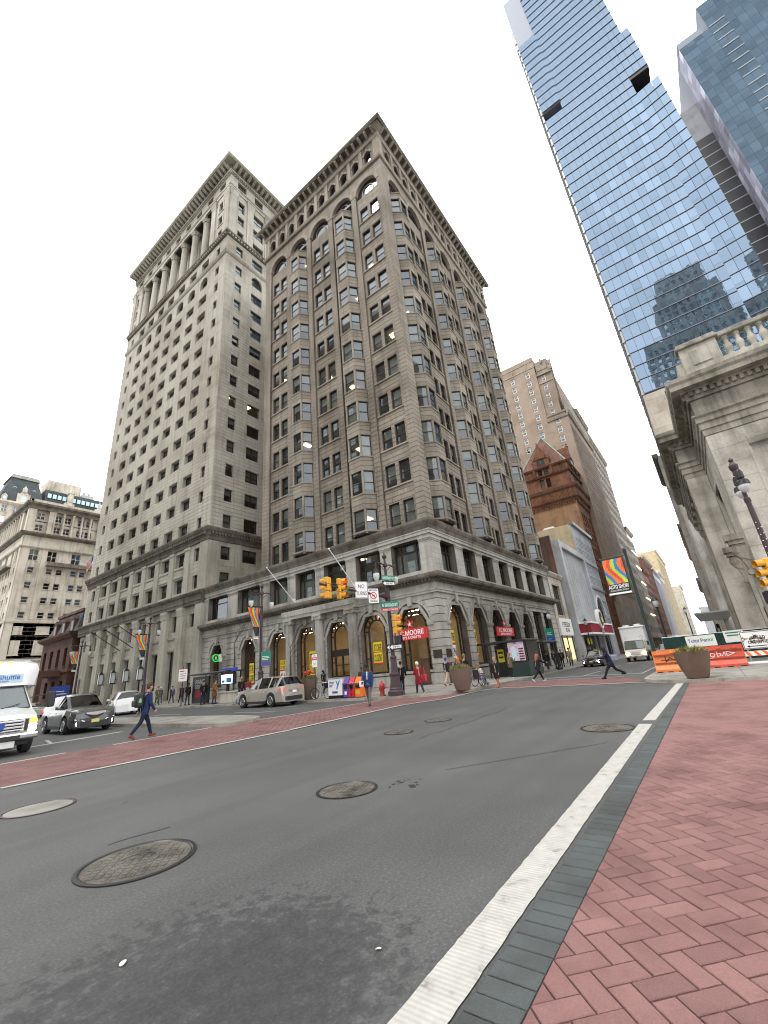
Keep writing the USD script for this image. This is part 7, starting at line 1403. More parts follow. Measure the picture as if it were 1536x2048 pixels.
def car(name, label, loc, rz, colour, S, L, W, wb, r=.36, group=None, rails=False, plate='white_sign', tail=True, lit=True, low='plastic_dark', front='shield'):
    """S: stations (x, belt z, roof z, belt half width, roof half width); glass between the named stations"""
    t = thing(name, label, 'car', loc, rz, group); xs0 = np.array([s[0] for s in S['st']]); ax = (wb / 2 + S.get('ax', .05), -wb / 2 + S.get('ax', .05)); ra = r + .07
    xs = set(np.round(xs0, 4)); [xs.add(round(a + ra * q, 4)) for a in ax for q in (-1, -.85, -.5, 0, .5, .85, 1)]; xs = np.array(sorted(xs, reverse=True)); o = np.argsort(xs0)
    I = lambda k: np.interp(xs, xs0[o], np.array([s[k] for s in S['st']])[o])
    zb, zr, hb, hr = I(1), I(2), I(3), I(4); zl = np.full(len(xs), .24)
    for a in ax: d = abs(xs - a); zl = np.where(d < ra + 1e-6, np.maximum(zl, r + np.sqrt(np.maximum(ra ** 2 - d ** 2, 0))), zl)
    hm = np.minimum(hb + .02, W / 2)
    rows = []
    for i in range(len(xs)):
        zm = max(zl[i] + .05, .24 + (zb[i] - .24) * .62); zs = min(zl[i] + .02, zm - .02)
        rows.append([(0, min(zl[i], .3)), (hb[i] - .12, min(zl[i] + .0, zl[i])), (hm[i] - .015, zs), (hm[i], zm), (hb[i] - .01, zb[i]), (hr[i], zr[i] - .04), (hr[i] * .80, zr[i]), (0, zr[i] + .015)])
    k = 8; V = np.array([(xs[i], y * s, z) for s in (1, -1) for i in range(len(xs)) for y, z in rows[i]]); n = len(xs)
    F, G = [], {}
    def gl(i, j):
        m = (xs[i] + xs[i + 1]) / 2
        for nm, a, b, js in S['glass']:
            if b < m < a and j in js: return nm
        return None
    for s in range(2):
        for i in range(n - 1):
            for j in range(k - 1):
                a, b, c, d = (s * n + i) * k + j, (s * n + i) * k + j + 1, (s * n + i + 1) * k + j, (s * n + i + 1) * k + j + 1
                q = [(a, c, b), (b, c, d)] if s == 0 else [(a, b, c), (b, d, c)]; nm = gl(i, j)
                if nm: G.setdefault((nm, s if j == 4 and 'side' in nm else 0), []).extend(q)
                else: F += q
        for i in (0, n - 1):
            b = (s * n + i) * k; F += [(b, b + j, b + j + 1) for j in range(1, k - 1)]
    def tidy(f): f = np.array(f); q, inv = np.unique(f, return_inverse=True); return V[q], inv.reshape(f.shape)
    part(t, 'body', tidy(F), colour, smooth=32)
    for (nm, s), f in sorted(G.items()): part(t, {'shield': 'windscreen', 'back': 'rear_window'}.get(nm, 'side_window'), tidy(f), 'car_glass')
    for x in ax:
        for s in (1, -1): wheel(t, x, s * (W / 2 - .13), r, s)
    part(t, 'underbody', MB().box(-L / 2 + .25, L / 2 - .25, -W / 2 + .22, W / 2 - .22, .2, .6), 'plastic_dark'); part(t, 'sill_trim', MB().box(ax[1] + ra + .02, ax[0] - ra - .02, W / 2 - .06, W / 2 - .005, .22, .36).box(ax[1] + ra + .02, ax[0] - ra - .02, -W / 2 + .005, -W / 2 + .06, .22, .36), low)
    part(t, 'seats', MB().bevel(-.15, .05, .15, .7, .6, 1.25, .05).bevel(-.15, .05, -.7, -.15, .6, 1.25, .05).bevel(-1.1, -.9, -.7, .7, .6, 1.2, .05).bevel(.55, .95, -.75, .75, .6, .95, .05), 'dash')
    zt, bt = S['z_light'], S['st']
    for s in (1, -1):
        hw = W / 2
        part(t, 'headlight', MB().hull([(L / 2 - .12, s * (hw - .38), zt), (L / 2 - .12, s * (hw - .40), zt + .14), (L / 2 - .34, s * (hw - .03), zt + .04), (L / 2 - .36, s * (hw - .03), zt + .20), (L / 2 - .02, s * (hw - .50), zt + .02), (L / 2 - .06, s * (hw - .50), zt + .12)]), 'lens_clear')
        if lit: part(t, 'fog_lamp', MB().tube((L / 2 - .02, s * (hw - .30), .42), (L / 2 - .06, s * (hw - .30), .42), .095, n=12), 'headlight')
        part(t, 'tail_light', MB().hull([(-L / 2 + .03, s * (hw - .42), zt + .12), (-L / 2 + .05, s * (hw - .42), zt + .30), (-L / 2 + .14, s * (hw - .05), zt + .14), (-L / 2 + .30, s * (hw - .015), zt + .24), (-L / 2 + .16, s * (hw - .06), zt + .34)]), 'tail_red' if tail else 'lens_red')
        part(t, 'mirror', MB().hull([(S['cowl'] - .28 + a, s * (hw + b), S['belt'] + c) for a, b, c in ((0, .0, .02), (.0, .2, .04), (.0, .2, .18), (0, .02, .16), (.14, .04, .05), (.12, .18, .07), (.12, .18, .15), (.12, .04, .14))]), colour)
        for xh in (S['cowl'] - 1.05, S['cowl'] - 2.0): part(t, 'door_handle', MB().bevel(xh, xh + .18, s * (hw - .0) - .015, s * (hw) + .025, S['belt'] - .13, S['belt'] - .10, .008), 'chrome' if rails else colour)
        if rails: part(t, 'roof_rail', MB().path([(.2, s * .58, S['roof'] + .0), (.1, s * .60, S['roof'] + .06), (-1.7, s * .60, S['roof'] + .06), (-1.85, s * .58, S['roof'] - .0)], .018), 'plastic_dark')
    part(t, 'front_bumper', MB().hull([(L / 2 - .1, s * (W / 2 - .12), z) for s in (1, -1) for z in (.26, .50)] + [(L / 2 + .03, s * (W / 2 - .45), z) for s in (1, -1) for z in (.28, .48)]), low)
    part(t, 'rear_bumper', MB().hull([(-L / 2 + .1, s * (W / 2 - .08), z) for s in (1, -1) for z in (.30, .56)] + [(-L / 2 - .03, s * (W / 2 - .40), z) for s in (1, -1) for z in (.32, .54)]), low)
    if front == 'shield':
        part(t, 'grille', MB().hull([(L / 2 + .00, s * a, z) for s in (1, -1) for a, z in ((.10, .60), (.34, .74), (.34, .80))] + [(L / 2 + .04, s * a, z) for s in (1, -1) for a, z in ((.09, .61), (.31, .74), (.31, .79))]), 'black_metal'); part(t, 'grille_bar', MB().hull([(L / 2 + .045, s * a, z) for s in (1, -1) for a, z in ((.06, .73), (.40, .80), (.40, .86), (.06, .83))] + [(L / 2 - .02, s * a, z) for s in (1, -1) for a, z in ((.06, .73), (.42, .80), (.40, .88))]), 'chrome')
        part(t, 'chrome_trim', MB().tube((L / 2 + .02, .42, .50), (L / 2 - .06, W / 2 - .16, .60), .02, n=6).tube((L / 2 + .02, -.42, .50), (L / 2 - .06, -W / 2 + .16, .60), .02, n=6), 'chrome')
    else: part(t, 'grille', MB().bevel(L / 2 - .03, L / 2 + .03, -.45, .45, .60, .76, .02), 'black_metal')
    part(t, 'number_plate', MB().box(L / 2 + .05, L / 2 + .06, -.16, .16, .42, .56).box(-L / 2 - .05, -L / 2 - .035, -.16, .16, .72, .86), plate)
    part(t, 'rear_trim', MB().bevel(-L / 2 - .035, -L / 2 + .03, -.42, .42, .88, .93, .01), 'chrome' if rails else colour)
    return t
SUV = dict(st=[(2.42, .62, .64, .62, .50), (2.36, .82, .86, .78, .62), (2.1, .95, 1.0, .90, .72), (1.4, 1.02, 1.09, .94, .76), (.98, 1.04, 1.12, .94, .74), (.25, 1.05, 1.62, .94, .64), (-.05, 1.05, 1.70, .94, .64), (-.15, 1.05, 1.705, .94, .64), (-1.08, 1.07, 1.69, .94, .63), (-1.2, 1.08, 1.685, .94, .63), (-1.82, 1.10, 1.64, .93, .60), (-2.0, 1.11, 1.60, .92, .58), (-2.28, 1.12, 1.18, .88, .62), (-2.34, .95, 1.0, .86, .62), (-2.40, .70, .74, .80, .6)],
    glass=[('shield', .98, .25, (4, 5, 6)), ('side1', .25, -.05, (4,)), ('side1', -.15, -1.08, (4,)), ('side2', -1.2, -1.82, (4,)), ('back', -2.0, -2.28, (4, 5, 6))], cowl=.98, belt=1.04, roof=1.69, z_light=.72)
car('suv', 'dark grey SUV with fog lights on, waiting at the crosswalk beside the shuttle bus', (9.1, 26.4, 0), math.radians(-92), 'car_dark', SUV, 4.82, 1.94, 2.75, rails=True, plate='plate_yellow')
car('suv', 'champagne beige SUV parked at the kerb in front of the arches', (18.65, 23.55, 0), math.radians(89), 'car_beige', SUV, 4.82, 1.94, 2.80, r=.37, tail=True, lit=False, front='plain')
car('suv', 'white SUV seen from behind, driving away beyond the median', (16.6, 39.0, 0), math.radians(75), 'car_white', SUV, 4.6, 1.88, 2.7, lit=False, front='plain')
SED = dict(st=[(2.40, .58, .60, .62, .50), (2.34, .70, .74, .80, .62), (2.0, .80, .86, .88, .70), (1.2, .90, .97, .91, .72), (.85, .92, 1.0, .91, .70), (.05, .94, 1.38, .91, .56), (-.15, .94, 1.43, .91, .56), (-.25, .94, 1.435, .91, .56), (-1.0, .96, 1.38, .90, .55), (-1.2, .97, 1.34, .90, .56), (-1.85, .98, 1.04, .88, .66), (-2.3, .96, .99, .82, .64), (-2.40, .70, .74, .78, .6)],
    glass=[('shield', .85, .05, (4, 5, 6)), ('side1', .05, -.15, (4,)), ('side1', -.25, -1.0, (4,)), ('back', -1.2, -1.85, (4, 5, 6))], cowl=.85, belt=.93, roof=1.4, z_light=.62)
car('sedan', 'black sedan with one lamp lit, at the left kerb before the theatre', (48.3, 10.1, 0), math.radians(181), 'car_black', SED, 4.85, 1.85, 2.8, r=.33, plate='plate_yellow')
car('sedan', 'white car glimpsed over the orange barrier on the side street', (52.0, 4.1, 0), math.radians(180), 'car_white', SED, 4.7, 1.82, 2.7, r=.33, lit=False)
car('sedan', 'silver car far behind the beige SUV, half hidden by the white one', (15.6, 58, 0), math.radians(90), 'car_beige', SED, 4.7, 1.82, 2.7, r=.33, lit=False)

# shuttle bus, mostly out of the frame at the left edge
t = thing('shuttle_bus', 'white Visitor Shuttle bus with chrome grille and lit headlamp at the left edge', 'bus', (4.38, 22.0, 0), math.radians(-91))
B_ = lambda pts: MB().hull(pts)
sym = lambda l: [(x, s * y, z) for x, y, z in l for s in (1, -1)]
part(t, 'passenger_body', MB().bevel(-4.2, .9, -1.2, 1.2, .55, 2.92, .10), 'car_white', smooth=30); part(t, 'side_window', MB().box(-4.0, -.2, 1.195, 1.206, 1.6, 2.3).box(-4.0, -.2, -1.206, -1.195, 1.6, 2.3), 'car_glass')
part(t, 'roof_cap', B_(sym([(.6, 1.2, 2.02), (.6, 1.2, 2.92), (.6, 1.05, 3.02), (1.55, 1.19, 2.10), (1.75, 1.08, 2.12), (1.72, 1.16, 2.66), (1.62, 1.1, 2.86), (1.30, .9, 3.02), (1.86, .8, 2.14), (1.82, .78, 2.66), (1.70, .7, 2.9)])), 'car_white', smooth=28)
part(t, 'cap_recess', MB().hull(sym([(1.845, .70, 2.24), (1.825, .70, 2.52)]) + sym([(1.86, .70, 2.24), (1.84, .70, 2.52)])), 'pale_blue')
f = Fr((1.868, 0), (0, 1), (1, 0)); part(t, 'lettering', MB(f).text('Visitor Shuttle', .145, .0, -.004, 2.35, fit=1.22).text('Health', .05, .05, -.004, 2.27, fit=.5), 'blue_ink')
for y in (-.95, -.28, 0, .28, .95): part(t, 'marker_lamp', MB().hull(sym([]) + [(1.63 - .16 * (abs(y) > .5) + a, y + b, 2.90 - .05 * (abs(y) > .5) + c) for a in (-.03, .06) for b in (-.07, .07) for c in (0, .05)]), 'amber')
part(t, 'cab', B_(sym([(.6, 1.0, .6), (.6, 1.0, 1.36), (.8, .84, 2.1), (1.78, .80, 2.12), (2.52, .96, 1.36), (2.52, 1.0, .7)])), 'car_white', smooth=25)
part(t, 'shoulder_panel', B_(sym([(.85, 1.19, .9), (.85, 1.19, 2.1), (1.15, 1.02, 2.1), (1.0, 1.02, .9)])), 'car_white')
part(t, 'windscreen', B_(sym([(2.545, .86, 1.40), (1.84, .72, 2.09)]) + sym([(2.53, .86, 1.39), (1.82, .72, 2.08)])), 'bus_glass'); part(t, 'screen_frame', MB().path([(2.55, .88, 1.39), (1.84, .76, 2.1), (1.84, -.76, 2.1), (2.55, -.88, 1.39), (2.55, .88, 1.39)], .022), 'plastic_dark'); part(t, 'wiper', MB().path([(2.57, .1, 1.41), (2.45, .62, 1.53)], .012).path([(2.57, -.6, 1.41), (2.45, -.1, 1.53)], .012), 'black_metal')
part(t, 'cab_side_window', MB().hull([(1.0, .985, 1.42), (1.0, .90, 2.0), (1.75, .86, 2.0), (2.3, .985, 1.42)]).hull([(1.0, -.985, 1.42), (1.0, -.90, 2.0), (1.75, -.86, 2.0), (2.3, -.985, 1.42)]), 'car_glass')
part(t, 'bonnet', B_(sym([(2.4, 1.0, .7), (2.4, .97, 1.38), (3.30, .92, 1.16), (3.42, .90, 1.08), (3.42, .92, .62), (2.5, 1.0, .62), (2.45, .5, 1.44), (3.36, .5, 1.20)])), 'car_white', smooth=25)
part(t, 'grille_surround', MB().bevel(3.42, 3.48, -.78, .78, .66, 1.10, .03), 'chrome'); part(t, 'grille', MB().box(3.482, 3.487, -.56, .56, .70, 1.05), 'black_metal'); pieces(t, 'grille_bar', [MB().bevel(3.485, 3.52, -.58, .58, z, z + .045, .01) for z in (.72, .81, .90, .99)], 'chrome'); part(t, 'badge', MB().tube((3.51, 0, .89), (3.53, 0, .89), .1, n=16), 'blue_ink')
for s in (1, -1):
    part(t, 'headlight', MB().bevel(3.40, 3.50, *sorted((s * .70, s * .93)), .68, .90, .03), 'headlight'); part(t, 'turn_lamp', MB().bevel(3.38, 3.49, *sorted((s * .70, s * .93)), .905, 1.05, .03), 'amber'); part(t, 'dark_panel', MB().box(3.482, 3.49, *sorted((s * .60, s * .69)), .70, 1.05), 'plastic_dark')
    part(t, 'mirror', MB().bevel(2.2, 2.32, *sorted((s * 1.42, s * 1.66)), 1.32, 1.85, .04).path([(2.2, s * .98, 1.40), (2.24, s * 1.5, 1.36)], .025).path([(2.1, s * .96, 1.7), (2.24, s * 1.5, 1.78)], .02), 'plastic_dark')
    for x in (2.55, -2.6): wheel(t, x, s * .92, .39, s, .25)
part(t, 'bumper', MB().bevel(3.4, 3.62, -1.0, 1.0, .46, .64, .05), 'chrome'); part(t, 'bumper_pad', MB().box(3.621, 3.63, -.5, .5, .49, .60), 'plastic_dark'); part(t, 'front_plate', MB().box(3.5, 3.52, -.42, .42, .26, .44), 'white_sign'); part(t, 'chassis', MB().box(-4, 3.3, -.8, .8, .3, .62), 'plastic_dark'); part(t, 'dashboard', MB().box(1.0, 1.15, -.9, .9, .9, 1.9), 'dash')

# box truck coming towards the junction
t = thing('box_truck', 'white box truck with bright headlamps coming up the side street', 'truck', (55.0, 7.0, 0), math.radians(180))
part(t, 'box', MB().bevel(-4.2, 1.2, -1.22, 1.22, .95, 3.55, .12), 'car_white', smooth=30); part(t, 'roof_edge', MB().bevel(.9, 1.28, -1.25, 1.25, 3.35, 3.58, .08), 'car_white'); part(t, 'roof_unit', MB().bevel(.2, 1.0, -.8, -.2, 3.55, 3.72, .05).bevel(.2, 1.0, .3, .9, 3.55, 3.75, .05), 'white_metal')
for s in (1, -1): part(t, 'diamond_decal', MB(Fr((1.205, s * .75), (0, 1), (1, 0))).poly(Polygon([(-.2, 2.35), (0, 2.15), (.2, 2.35), (0, 2.55)]).difference(Polygon([(-.16, 2.35), (0, 2.19), (.16, 2.35), (0, 2.51)])), .0, .006), 'grey_metal')
part(t, 'cab', B_(sym([(1.2, 1.0, .55), (1.2, .98, 2.1), (1.7, .94, 2.12), (2.35, 1.0, 1.22), (2.5, .98, 1.05), (2.55, .96, .6), (2.3, 1.0, .5)])), 'car_cream', smooth=25)
part(t, 'windscreen', B_(sym([(2.37, .90, 1.26), (1.76, .84, 2.04)]) + sym([(2.35, .9, 1.25), (1.74, .84, 2.03)])), 'bus_glass'); part(t, 'screen_frame', MB().path([(2.38, .92, 1.25), (1.74, .87, 2.06), (1.74, -.87, 2.06), (2.38, -.92, 1.25), (2.38, .92, 1.25)], .03), 'plastic_dark')
pieces(t, 'grille_bar', [MB().bevel(2.5, 2.58, -.5, .5, z, z + .05, .01) for z in (.72, .82, .92)], 'white_metal'); part(t, 'bumper', MB().bevel(2.4, 2.62, -1.02, 1.02, .42, .62, .05), 'car_cream'); part(t, 'bumper_slot', MB().box(2.62, 2.626, -.7, -.45, .5, .56).box(2.62, 2.626, -.15, .15, .5, .56).box(2.62, 2.626, .45, .7, .5, .56), 'black_metal')
for s in (1, -1):
    part(t, 'headlight', MB().bevel(2.5, 2.6, *sorted((s * .62, s * .90)), .70, .92, .03), 'headlight'); part(t, 'turn_lamp', MB().bevel(2.42, 2.55, *sorted((s * .90, s * 1.0)), .74, .94, .02), 'amber'); part(t, 'mirror', MB().bevel(2.0, 2.1, *sorted((s * 1.2, s * 1.4)), 1.5, 1.95, .03).path([(2.0, s * .98, 1.9), (2.05, s * 1.25, 1.9)], .02), 'plastic_dark')
    for x in (1.75, -2.6): wheel(t, x, s * .92, .40, s, .25)
part(t, 'chassis', MB().box(-4, 2.2, -.7, .7, .4, .95), 'plastic_dark')
paint('tag_green', (0.16, 0.42, 0.20), 0.6)
paint('bag_pink', (.5, .10, .18), .6)

# ---------------------------------------------------------------- people
from manifold3d import Manifold
CL = {}
def cloth(c, rough=.85):
    k = 'cloth_' + '_'.join('%02d' % int(x * 99) for x in c)
    if k not in CL: CL[k] = paint(k, c, rough, var=.18, scale=16, spec=.25)
    return CL[k]
def ball(p, r, n=10): return Manifold.sphere(r, n).translate([float(x) for x in p])
def bone(a, b, ra, rb, n=10): return Manifold.batch_hull([ball(a, ra, n), ball(b, rb, n)])
def chain(ps, rs, n=10): return [bone(ps[i], ps[i + 1], rs[i], rs[i + 1], n) for i in range(len(ps) - 1)]
def melt(ms, ln, it=8):
    u = ms[0]
    for m in ms[1:]: u = u + m
    u = u.refine_to_length(ln); k = u.to_mesh(); t = trimesh.Trimesh(np.asarray(k.vert_properties[:, :3], float), np.asarray(k.tri_verts), process=True)
    trimesh.smoothing.filter_taubin(t, lamb=.5, nu=.53, iterations=it); return np.asarray(t.vertices), np.asarray(t.faces)
V3 = lambda *a: np.array(a, float)
def person(label, x, y, z, head_deg, h=1.74, walk=.5, jacket=(.02, .02, .025), legs=(.02, .02, .03), shoes=(.02, .02, .02), hair=(.05, .03, .02), hairkind='short', skin=(.42, .25, .18), coat=0.0, arms=((.3, .25), (-.3, .25)), lean=.05, look=0.0, group=None, ln=.045, sit=False, hat=None, extra=None, fem=False, bend=None, shirt=None):
    k = h / 1.75; t = thing('person', label, 'person', (x, y, z), math.radians(head_deg), group)
    if sit: la = ((1.45, 1.35), (1.40, 1.30))
    elif bend: la = bend
    else: la = ((walk * .62, .12 * walk), (-walk * .55, .55 * walk))
    hip = V3(0, 0, .93); L = []
    for s, (a, b) in zip((1, -1), la):
        hp = hip + (0, s * .09, 0); kn = hp + .43 * V3(math.sin(a), 0, -math.cos(a)); an = kn + .42 * V3(math.sin(a - b), 0, -math.cos(a - b)); f = a - b if abs(a - b) < .9 else .2
        toe = an + .15 * V3(math.cos(min(.0, f) * 1.1), 0, math.sin(min(.0, f) * 1.1)) * (1, 1, 1) + (0, 0, -.045); heel = an + (-.05, 0, -.05); L.append((hp, kn, an, toe, heel))
    low = min(min(l[3][2], l[4][2]) for l in L) - .035
    sh = V3(0, 0, -low if not sit else .50 - .93 + .0)
    chest = hip + V3(math.sin(lean) * .36, 0, math.cos(lean) * .36); neck = hip + V3(math.sin(lean) * .55, 0, math.cos(lean) * .54); hd = neck + V3(.03 + math.sin(lean) * .1, 0, .165)
    W = .17 if fem else .195; A = []
    for s, (a, e) in zip((1, -1), arms):
        so = neck + (0, s * W, -.07); out = .13 * s; el = so + .29 * V3(math.sin(a), out, -math.cos(a)); wr = el + .25 * V3(math.sin(a + e), .0 - .25 * s * min(1, e / 1.6), -math.cos(a + e)); A.append((so, el, wr, a + e))
    T = lambda v: (v + sh) * k
    Tm = lambda m: ((m[0] + sh) * k, m[1])
    sk = [bone(neck - (0, 0, .05), neck + (.01, 0, .07), .055, .05), bone(hd + (0, 0, .035), hd + (.012, 0, -.03), .088, .072), bone(hd + (.03, 0, -.06), hd + (.055, 0, -.085), .05, .03), bone(hd + (.085, 0, .0), hd + (.105, 0, -.03), .012, .018, 6)]
    sk += [ball(hd + (-.005, s * .088, -.005), .026, 6) for s in (1, -1)]
    sk += [bone(hip, chest, .11, .12), bone(chest, neck, .12, .06)] + [m for so, el, wr, _ in A for m in chain((neck - (0, 0, .07), so, el, wr), (.06, .045, .037, .027), 8)] + [m for l in L for m in chain(l[:3], (.07, .05, .035), 8)]
    sk += [bone(l[2], l[3], .035, .025, 6) for l in L]
    b = part(t, 'body', Tm(melt(sk, ln * .8, 5)), cloth(skin, .6), smooth=True)
    hands = []
    for (so, el, wr, an), s in zip(A, (1, -1)):
        d = V3(math.sin(an), 0, -math.cos(an)); n = V3(math.cos(an), 0, math.sin(an)); pm = wr + d * .075
        hands.append(bone(wr + d * .02, pm, .024, .032, 8))
        for q, fl in zip((-.03, -.01, .01, .03), (.062, .075, .07, .055)): c0 = pm + n * q; hands += [bone(c0, c0 + d * fl * .55, .0105, .0095, 6), bone(c0 + d * fl * .55, c0 + d * fl + V3(0, -s * .02, 0), .0095, .008, 6)]
        hands.append(bone(wr + d * .03 + n * .025, wr + d * .085 + n * .058, .012, .010, 6))
    u = hands[0]
    for m in hands[1:]: u = u + m
    part(b, 'hands', Tm(arr(u)), cloth(skin, .6), smooth=40)
    part(b, 'eyes', Tm(arr(ball(hd + (.082, .032, .005), .011, 6) + ball(hd + (.082, -.032, .005), .011, 6))), 'black_ink')
    # clothes
    jk = [bone(hip + (0, .07, -.02), chest + (0, .08, 0), .12, .125), bone(hip + (0, -.07, -.02), chest + (0, -.08, 0), .12, .125), bone(chest + (0, .07, 0), neck + (0, W * .75, -.085), .125, .07), bone(chest + (0, -.07, 0), neck + (0, -W * .75, -.085), .125, .07), bone(chest, neck - (.0, 0, .03), .12, .07)]
    for so, el, wr, _ in A: jk += chain((so, el, wr), (.072, .058, .044))
    if coat:
        for s, l in zip((1, -1), L): jk.append(Manifold.batch_hull([ball(hip + (0, s * .07, 0), .125), ball(l[0] + (l[1] - l[0]) * min(1, coat / .43) + (0, 0, 0), .115), ball(hip + (0, 0, -coat * .8), .12)]))
    part(t, 'jacket', Tm(melt(jk, ln, 6)), cloth(jacket), smooth=True)
    tr = [bone(hip + (0, .05, 0), hip + (0, -.05, 0), .125, .125)]
    for l in L: tr += chain((l[0] + (0, 0, -.02), l[1], l[2] + (0, 0, .0)), (.098, .068, .05))
    part(t, 'trousers', Tm(melt(tr, ln, 6)), cloth(legs), smooth=True)
    so_ = []
    for l in L: so_ += [Manifold.batch_hull([ball(l[4], .038, 8), ball(l[3], .034, 8), ball(l[2] + (0, 0, -.01), .045, 8), ball((l[3] + l[4]) / 2 + (.02, .012, 0), .04, 8)])]
    part(t, 'shoes', Tm(arr(so_[0] + so_[1])), cloth(shoes, .5), smooth=40)
    if hairkind == 'short': hm = [bone(hd + (-.018, 0, .05), hd + (.03, 0, .075), .098, .07), ball(hd + (-.035, 0, .01), .085)]
    elif hairkind == 'long': hm = [bone(hd + (-.015, 0, .05), hd + (.03, 0, .07), .10, .07), bone(hd + (-.04, 0, .02), neck + (-.07, 0, -.08), .095, .085)]
    elif hairkind == 'hood': hm = [bone(hd + (-.03, 0, .03), hd + (.01, 0, .05), .115, .10), bone(hd + (-.05, 0, -.03), neck + (-.05, 0, -.02), .105, .10)]
    else: hm = [bone(hd + (-.012, 0, .06), hd + (.01, 0, .09), .105, .085), ball(hd + (-.03, 0, .03), .095)]
    if hairkind == 'cap': hm.append(Manifold.batch_hull([ball(hd + (.07, .05, .06), .015, 6), ball(hd + (.07, -.05, .06), .015, 6), ball(hd + (.16, .03, .05), .01, 6), ball(hd + (.16, -.03, .05), .01, 6)]))
    part(t, 'hair' if hairkind in ('short', 'long') else ('hood' if hairkind == 'hood' else 'hat'), Tm(melt(hm, .04, 4)), cloth(hat or hair, .8), smooth=True)
    if shirt: part(t, 'shirt', Tm(arr(Manifold.batch_hull([ball(chest + (.118, .0, .1), .035, 8), ball(chest + (.128, 0, -.15), .025, 8), ball(neck + (.05, 0, -.02), .03, 8)]))), cloth(shirt), smooth=True)
    if extra:
        for nm, mf, m in extra(T, hip, chest, neck, A, L): part(t, nm, mf, m, smooth=40)
    return t
def held(name, label, catg, x, y, z, deg, build):
    t = thing(name, label, catg, (x, y, z), math.radians(deg)); build(t); return t
navy, black, grey = (.016, .028, .085), (.012, .012, .014), (.09, .09, .09)
# the big figure at left, mid-stride on the crossing line
person('man in navy suit and brown shoes striding right past the median', 8.0, 17.05, 0, -4, 1.82, .62, navy, (.012, .016, .035), (.22, .06, .025), (.07, .04, .025), skin=(.45, .25, .18), arms=((-.45, .25), (.1, .5)), ln=.03, lean=.08, coat=.12, shirt=(.6, .62, .68))
def pack(t):
    part(t, 'bag', MB().bevel(-.17, .10, -.17, .17, 0, .50, .07), 'black_ink', smooth=35); part(t, 'pocket', MB().bevel(-.23, -.15, -.13, .13, .04, .26, .03), 'black_metal'); part(t, 'strap', MB().path([(.08, .14, .46), (.2, .15, .50), (.27, .15, .38)], .022).path([(.08, -.14, .46), (.2, -.15, .50), (.27, -.15, .38)], .022), 'black_metal'); part(t, 'green_tag', MB().hull([(-.10, -.175, .26), (.0, -.175, .26), (-.10, -.18, .16), (.0, -.18, .16), (-.05, -.18, .32), (-.05, -.165, .22)]), 'tag_green')
held('backpack', 'black backpack with a green tag on the striding man', 'backpack', 7.78, 17.06, 1.02, -4, pack)
person('man in blue jacket, grey trousers and black cap walking towards the camera', 16.4, 13.5, 0, 205, 1.80, .55, (.02, .045, .13), (.12, .115, .11), (.05, .05, .05), hairkind='cap', hat=black, skin=(.10, .055, .04), arms=((.1, .3), (.15, 1.0)), ln=.035, coat=.08, shirt=(.5, .52, .58))
held('papers', 'white papers in the hand of the man in the blue jacket', 'papers', 16.06, 13.62, .88, 205, lambda t: part(t, 'sheets', MB().bevel(-.02, .02, -.10, .10, 0, .24, .004), 'white_sign'))
person('woman in dark red coat and white knit hat walking away by the lamp post', 20.7, 13.45, 0.05, 60, 1.68, .45, (.22, .012, .02), (.03, .035, .06), (.5, .42, .42), hairkind='knit', hat=(.62, .60, .52), arms=((.25, 1.4), (.2, 1.2)), coat=.30, fem=True, ln=.035)
held('shoulder_bag', 'bright red shoulder bag on the woman in the dark red coat', 'bag', 20.85, 13.15, .75, 60, lambda t: (part(t, 'bag', MB().bevel(-.17, .17, -.06, .06, 0, .36, .04), 'red_ink', smooth=35), part(t, 'strap', MB().path([(-.1, 0, .35), (-.02, .05, .72), (.1, 0, .35)], .012), 'red_ink')))
person('man in navy jacket, beige trousers and purple hat passing the corner pier', 26.4, 14.9, KH, -12, 1.78, .6, (.014, .016, .03), (.42, .35, .24), (.2, .07, .04), hairkind='knit', hat=(.10, .04, .30), ln=.04)
person('person in an orange hood standing behind the corner planter', 24.6, 13.0, KH, 200, 1.66, .1, (.05, .05, .07), black, hairkind='hood', hat=(.75, .17, .02))
person('man in dark jacket and olive cap behind the wheelchair', 24.1, 12.35, KH, -25, 1.80, .2, black, black, hairkind='cap', hat=(.14, .13, .06), skin=(.4, .2, .14), arms=((.5, .7), (.5, .7)), shirt=(.5, .5, .5))
person('woman in white jacket and pale jeans seated in a wheelchair by the planter', 24.25, 11.55, KH + .02, -20, 1.62, .1, (.62, .60, .57), (.32, .42, .58), (.7, .7, .68), hair=(.20, .11, .05), hairkind='long', sit=True, fem=True, arms=((.35, 1.0), (.35, 1.0)))
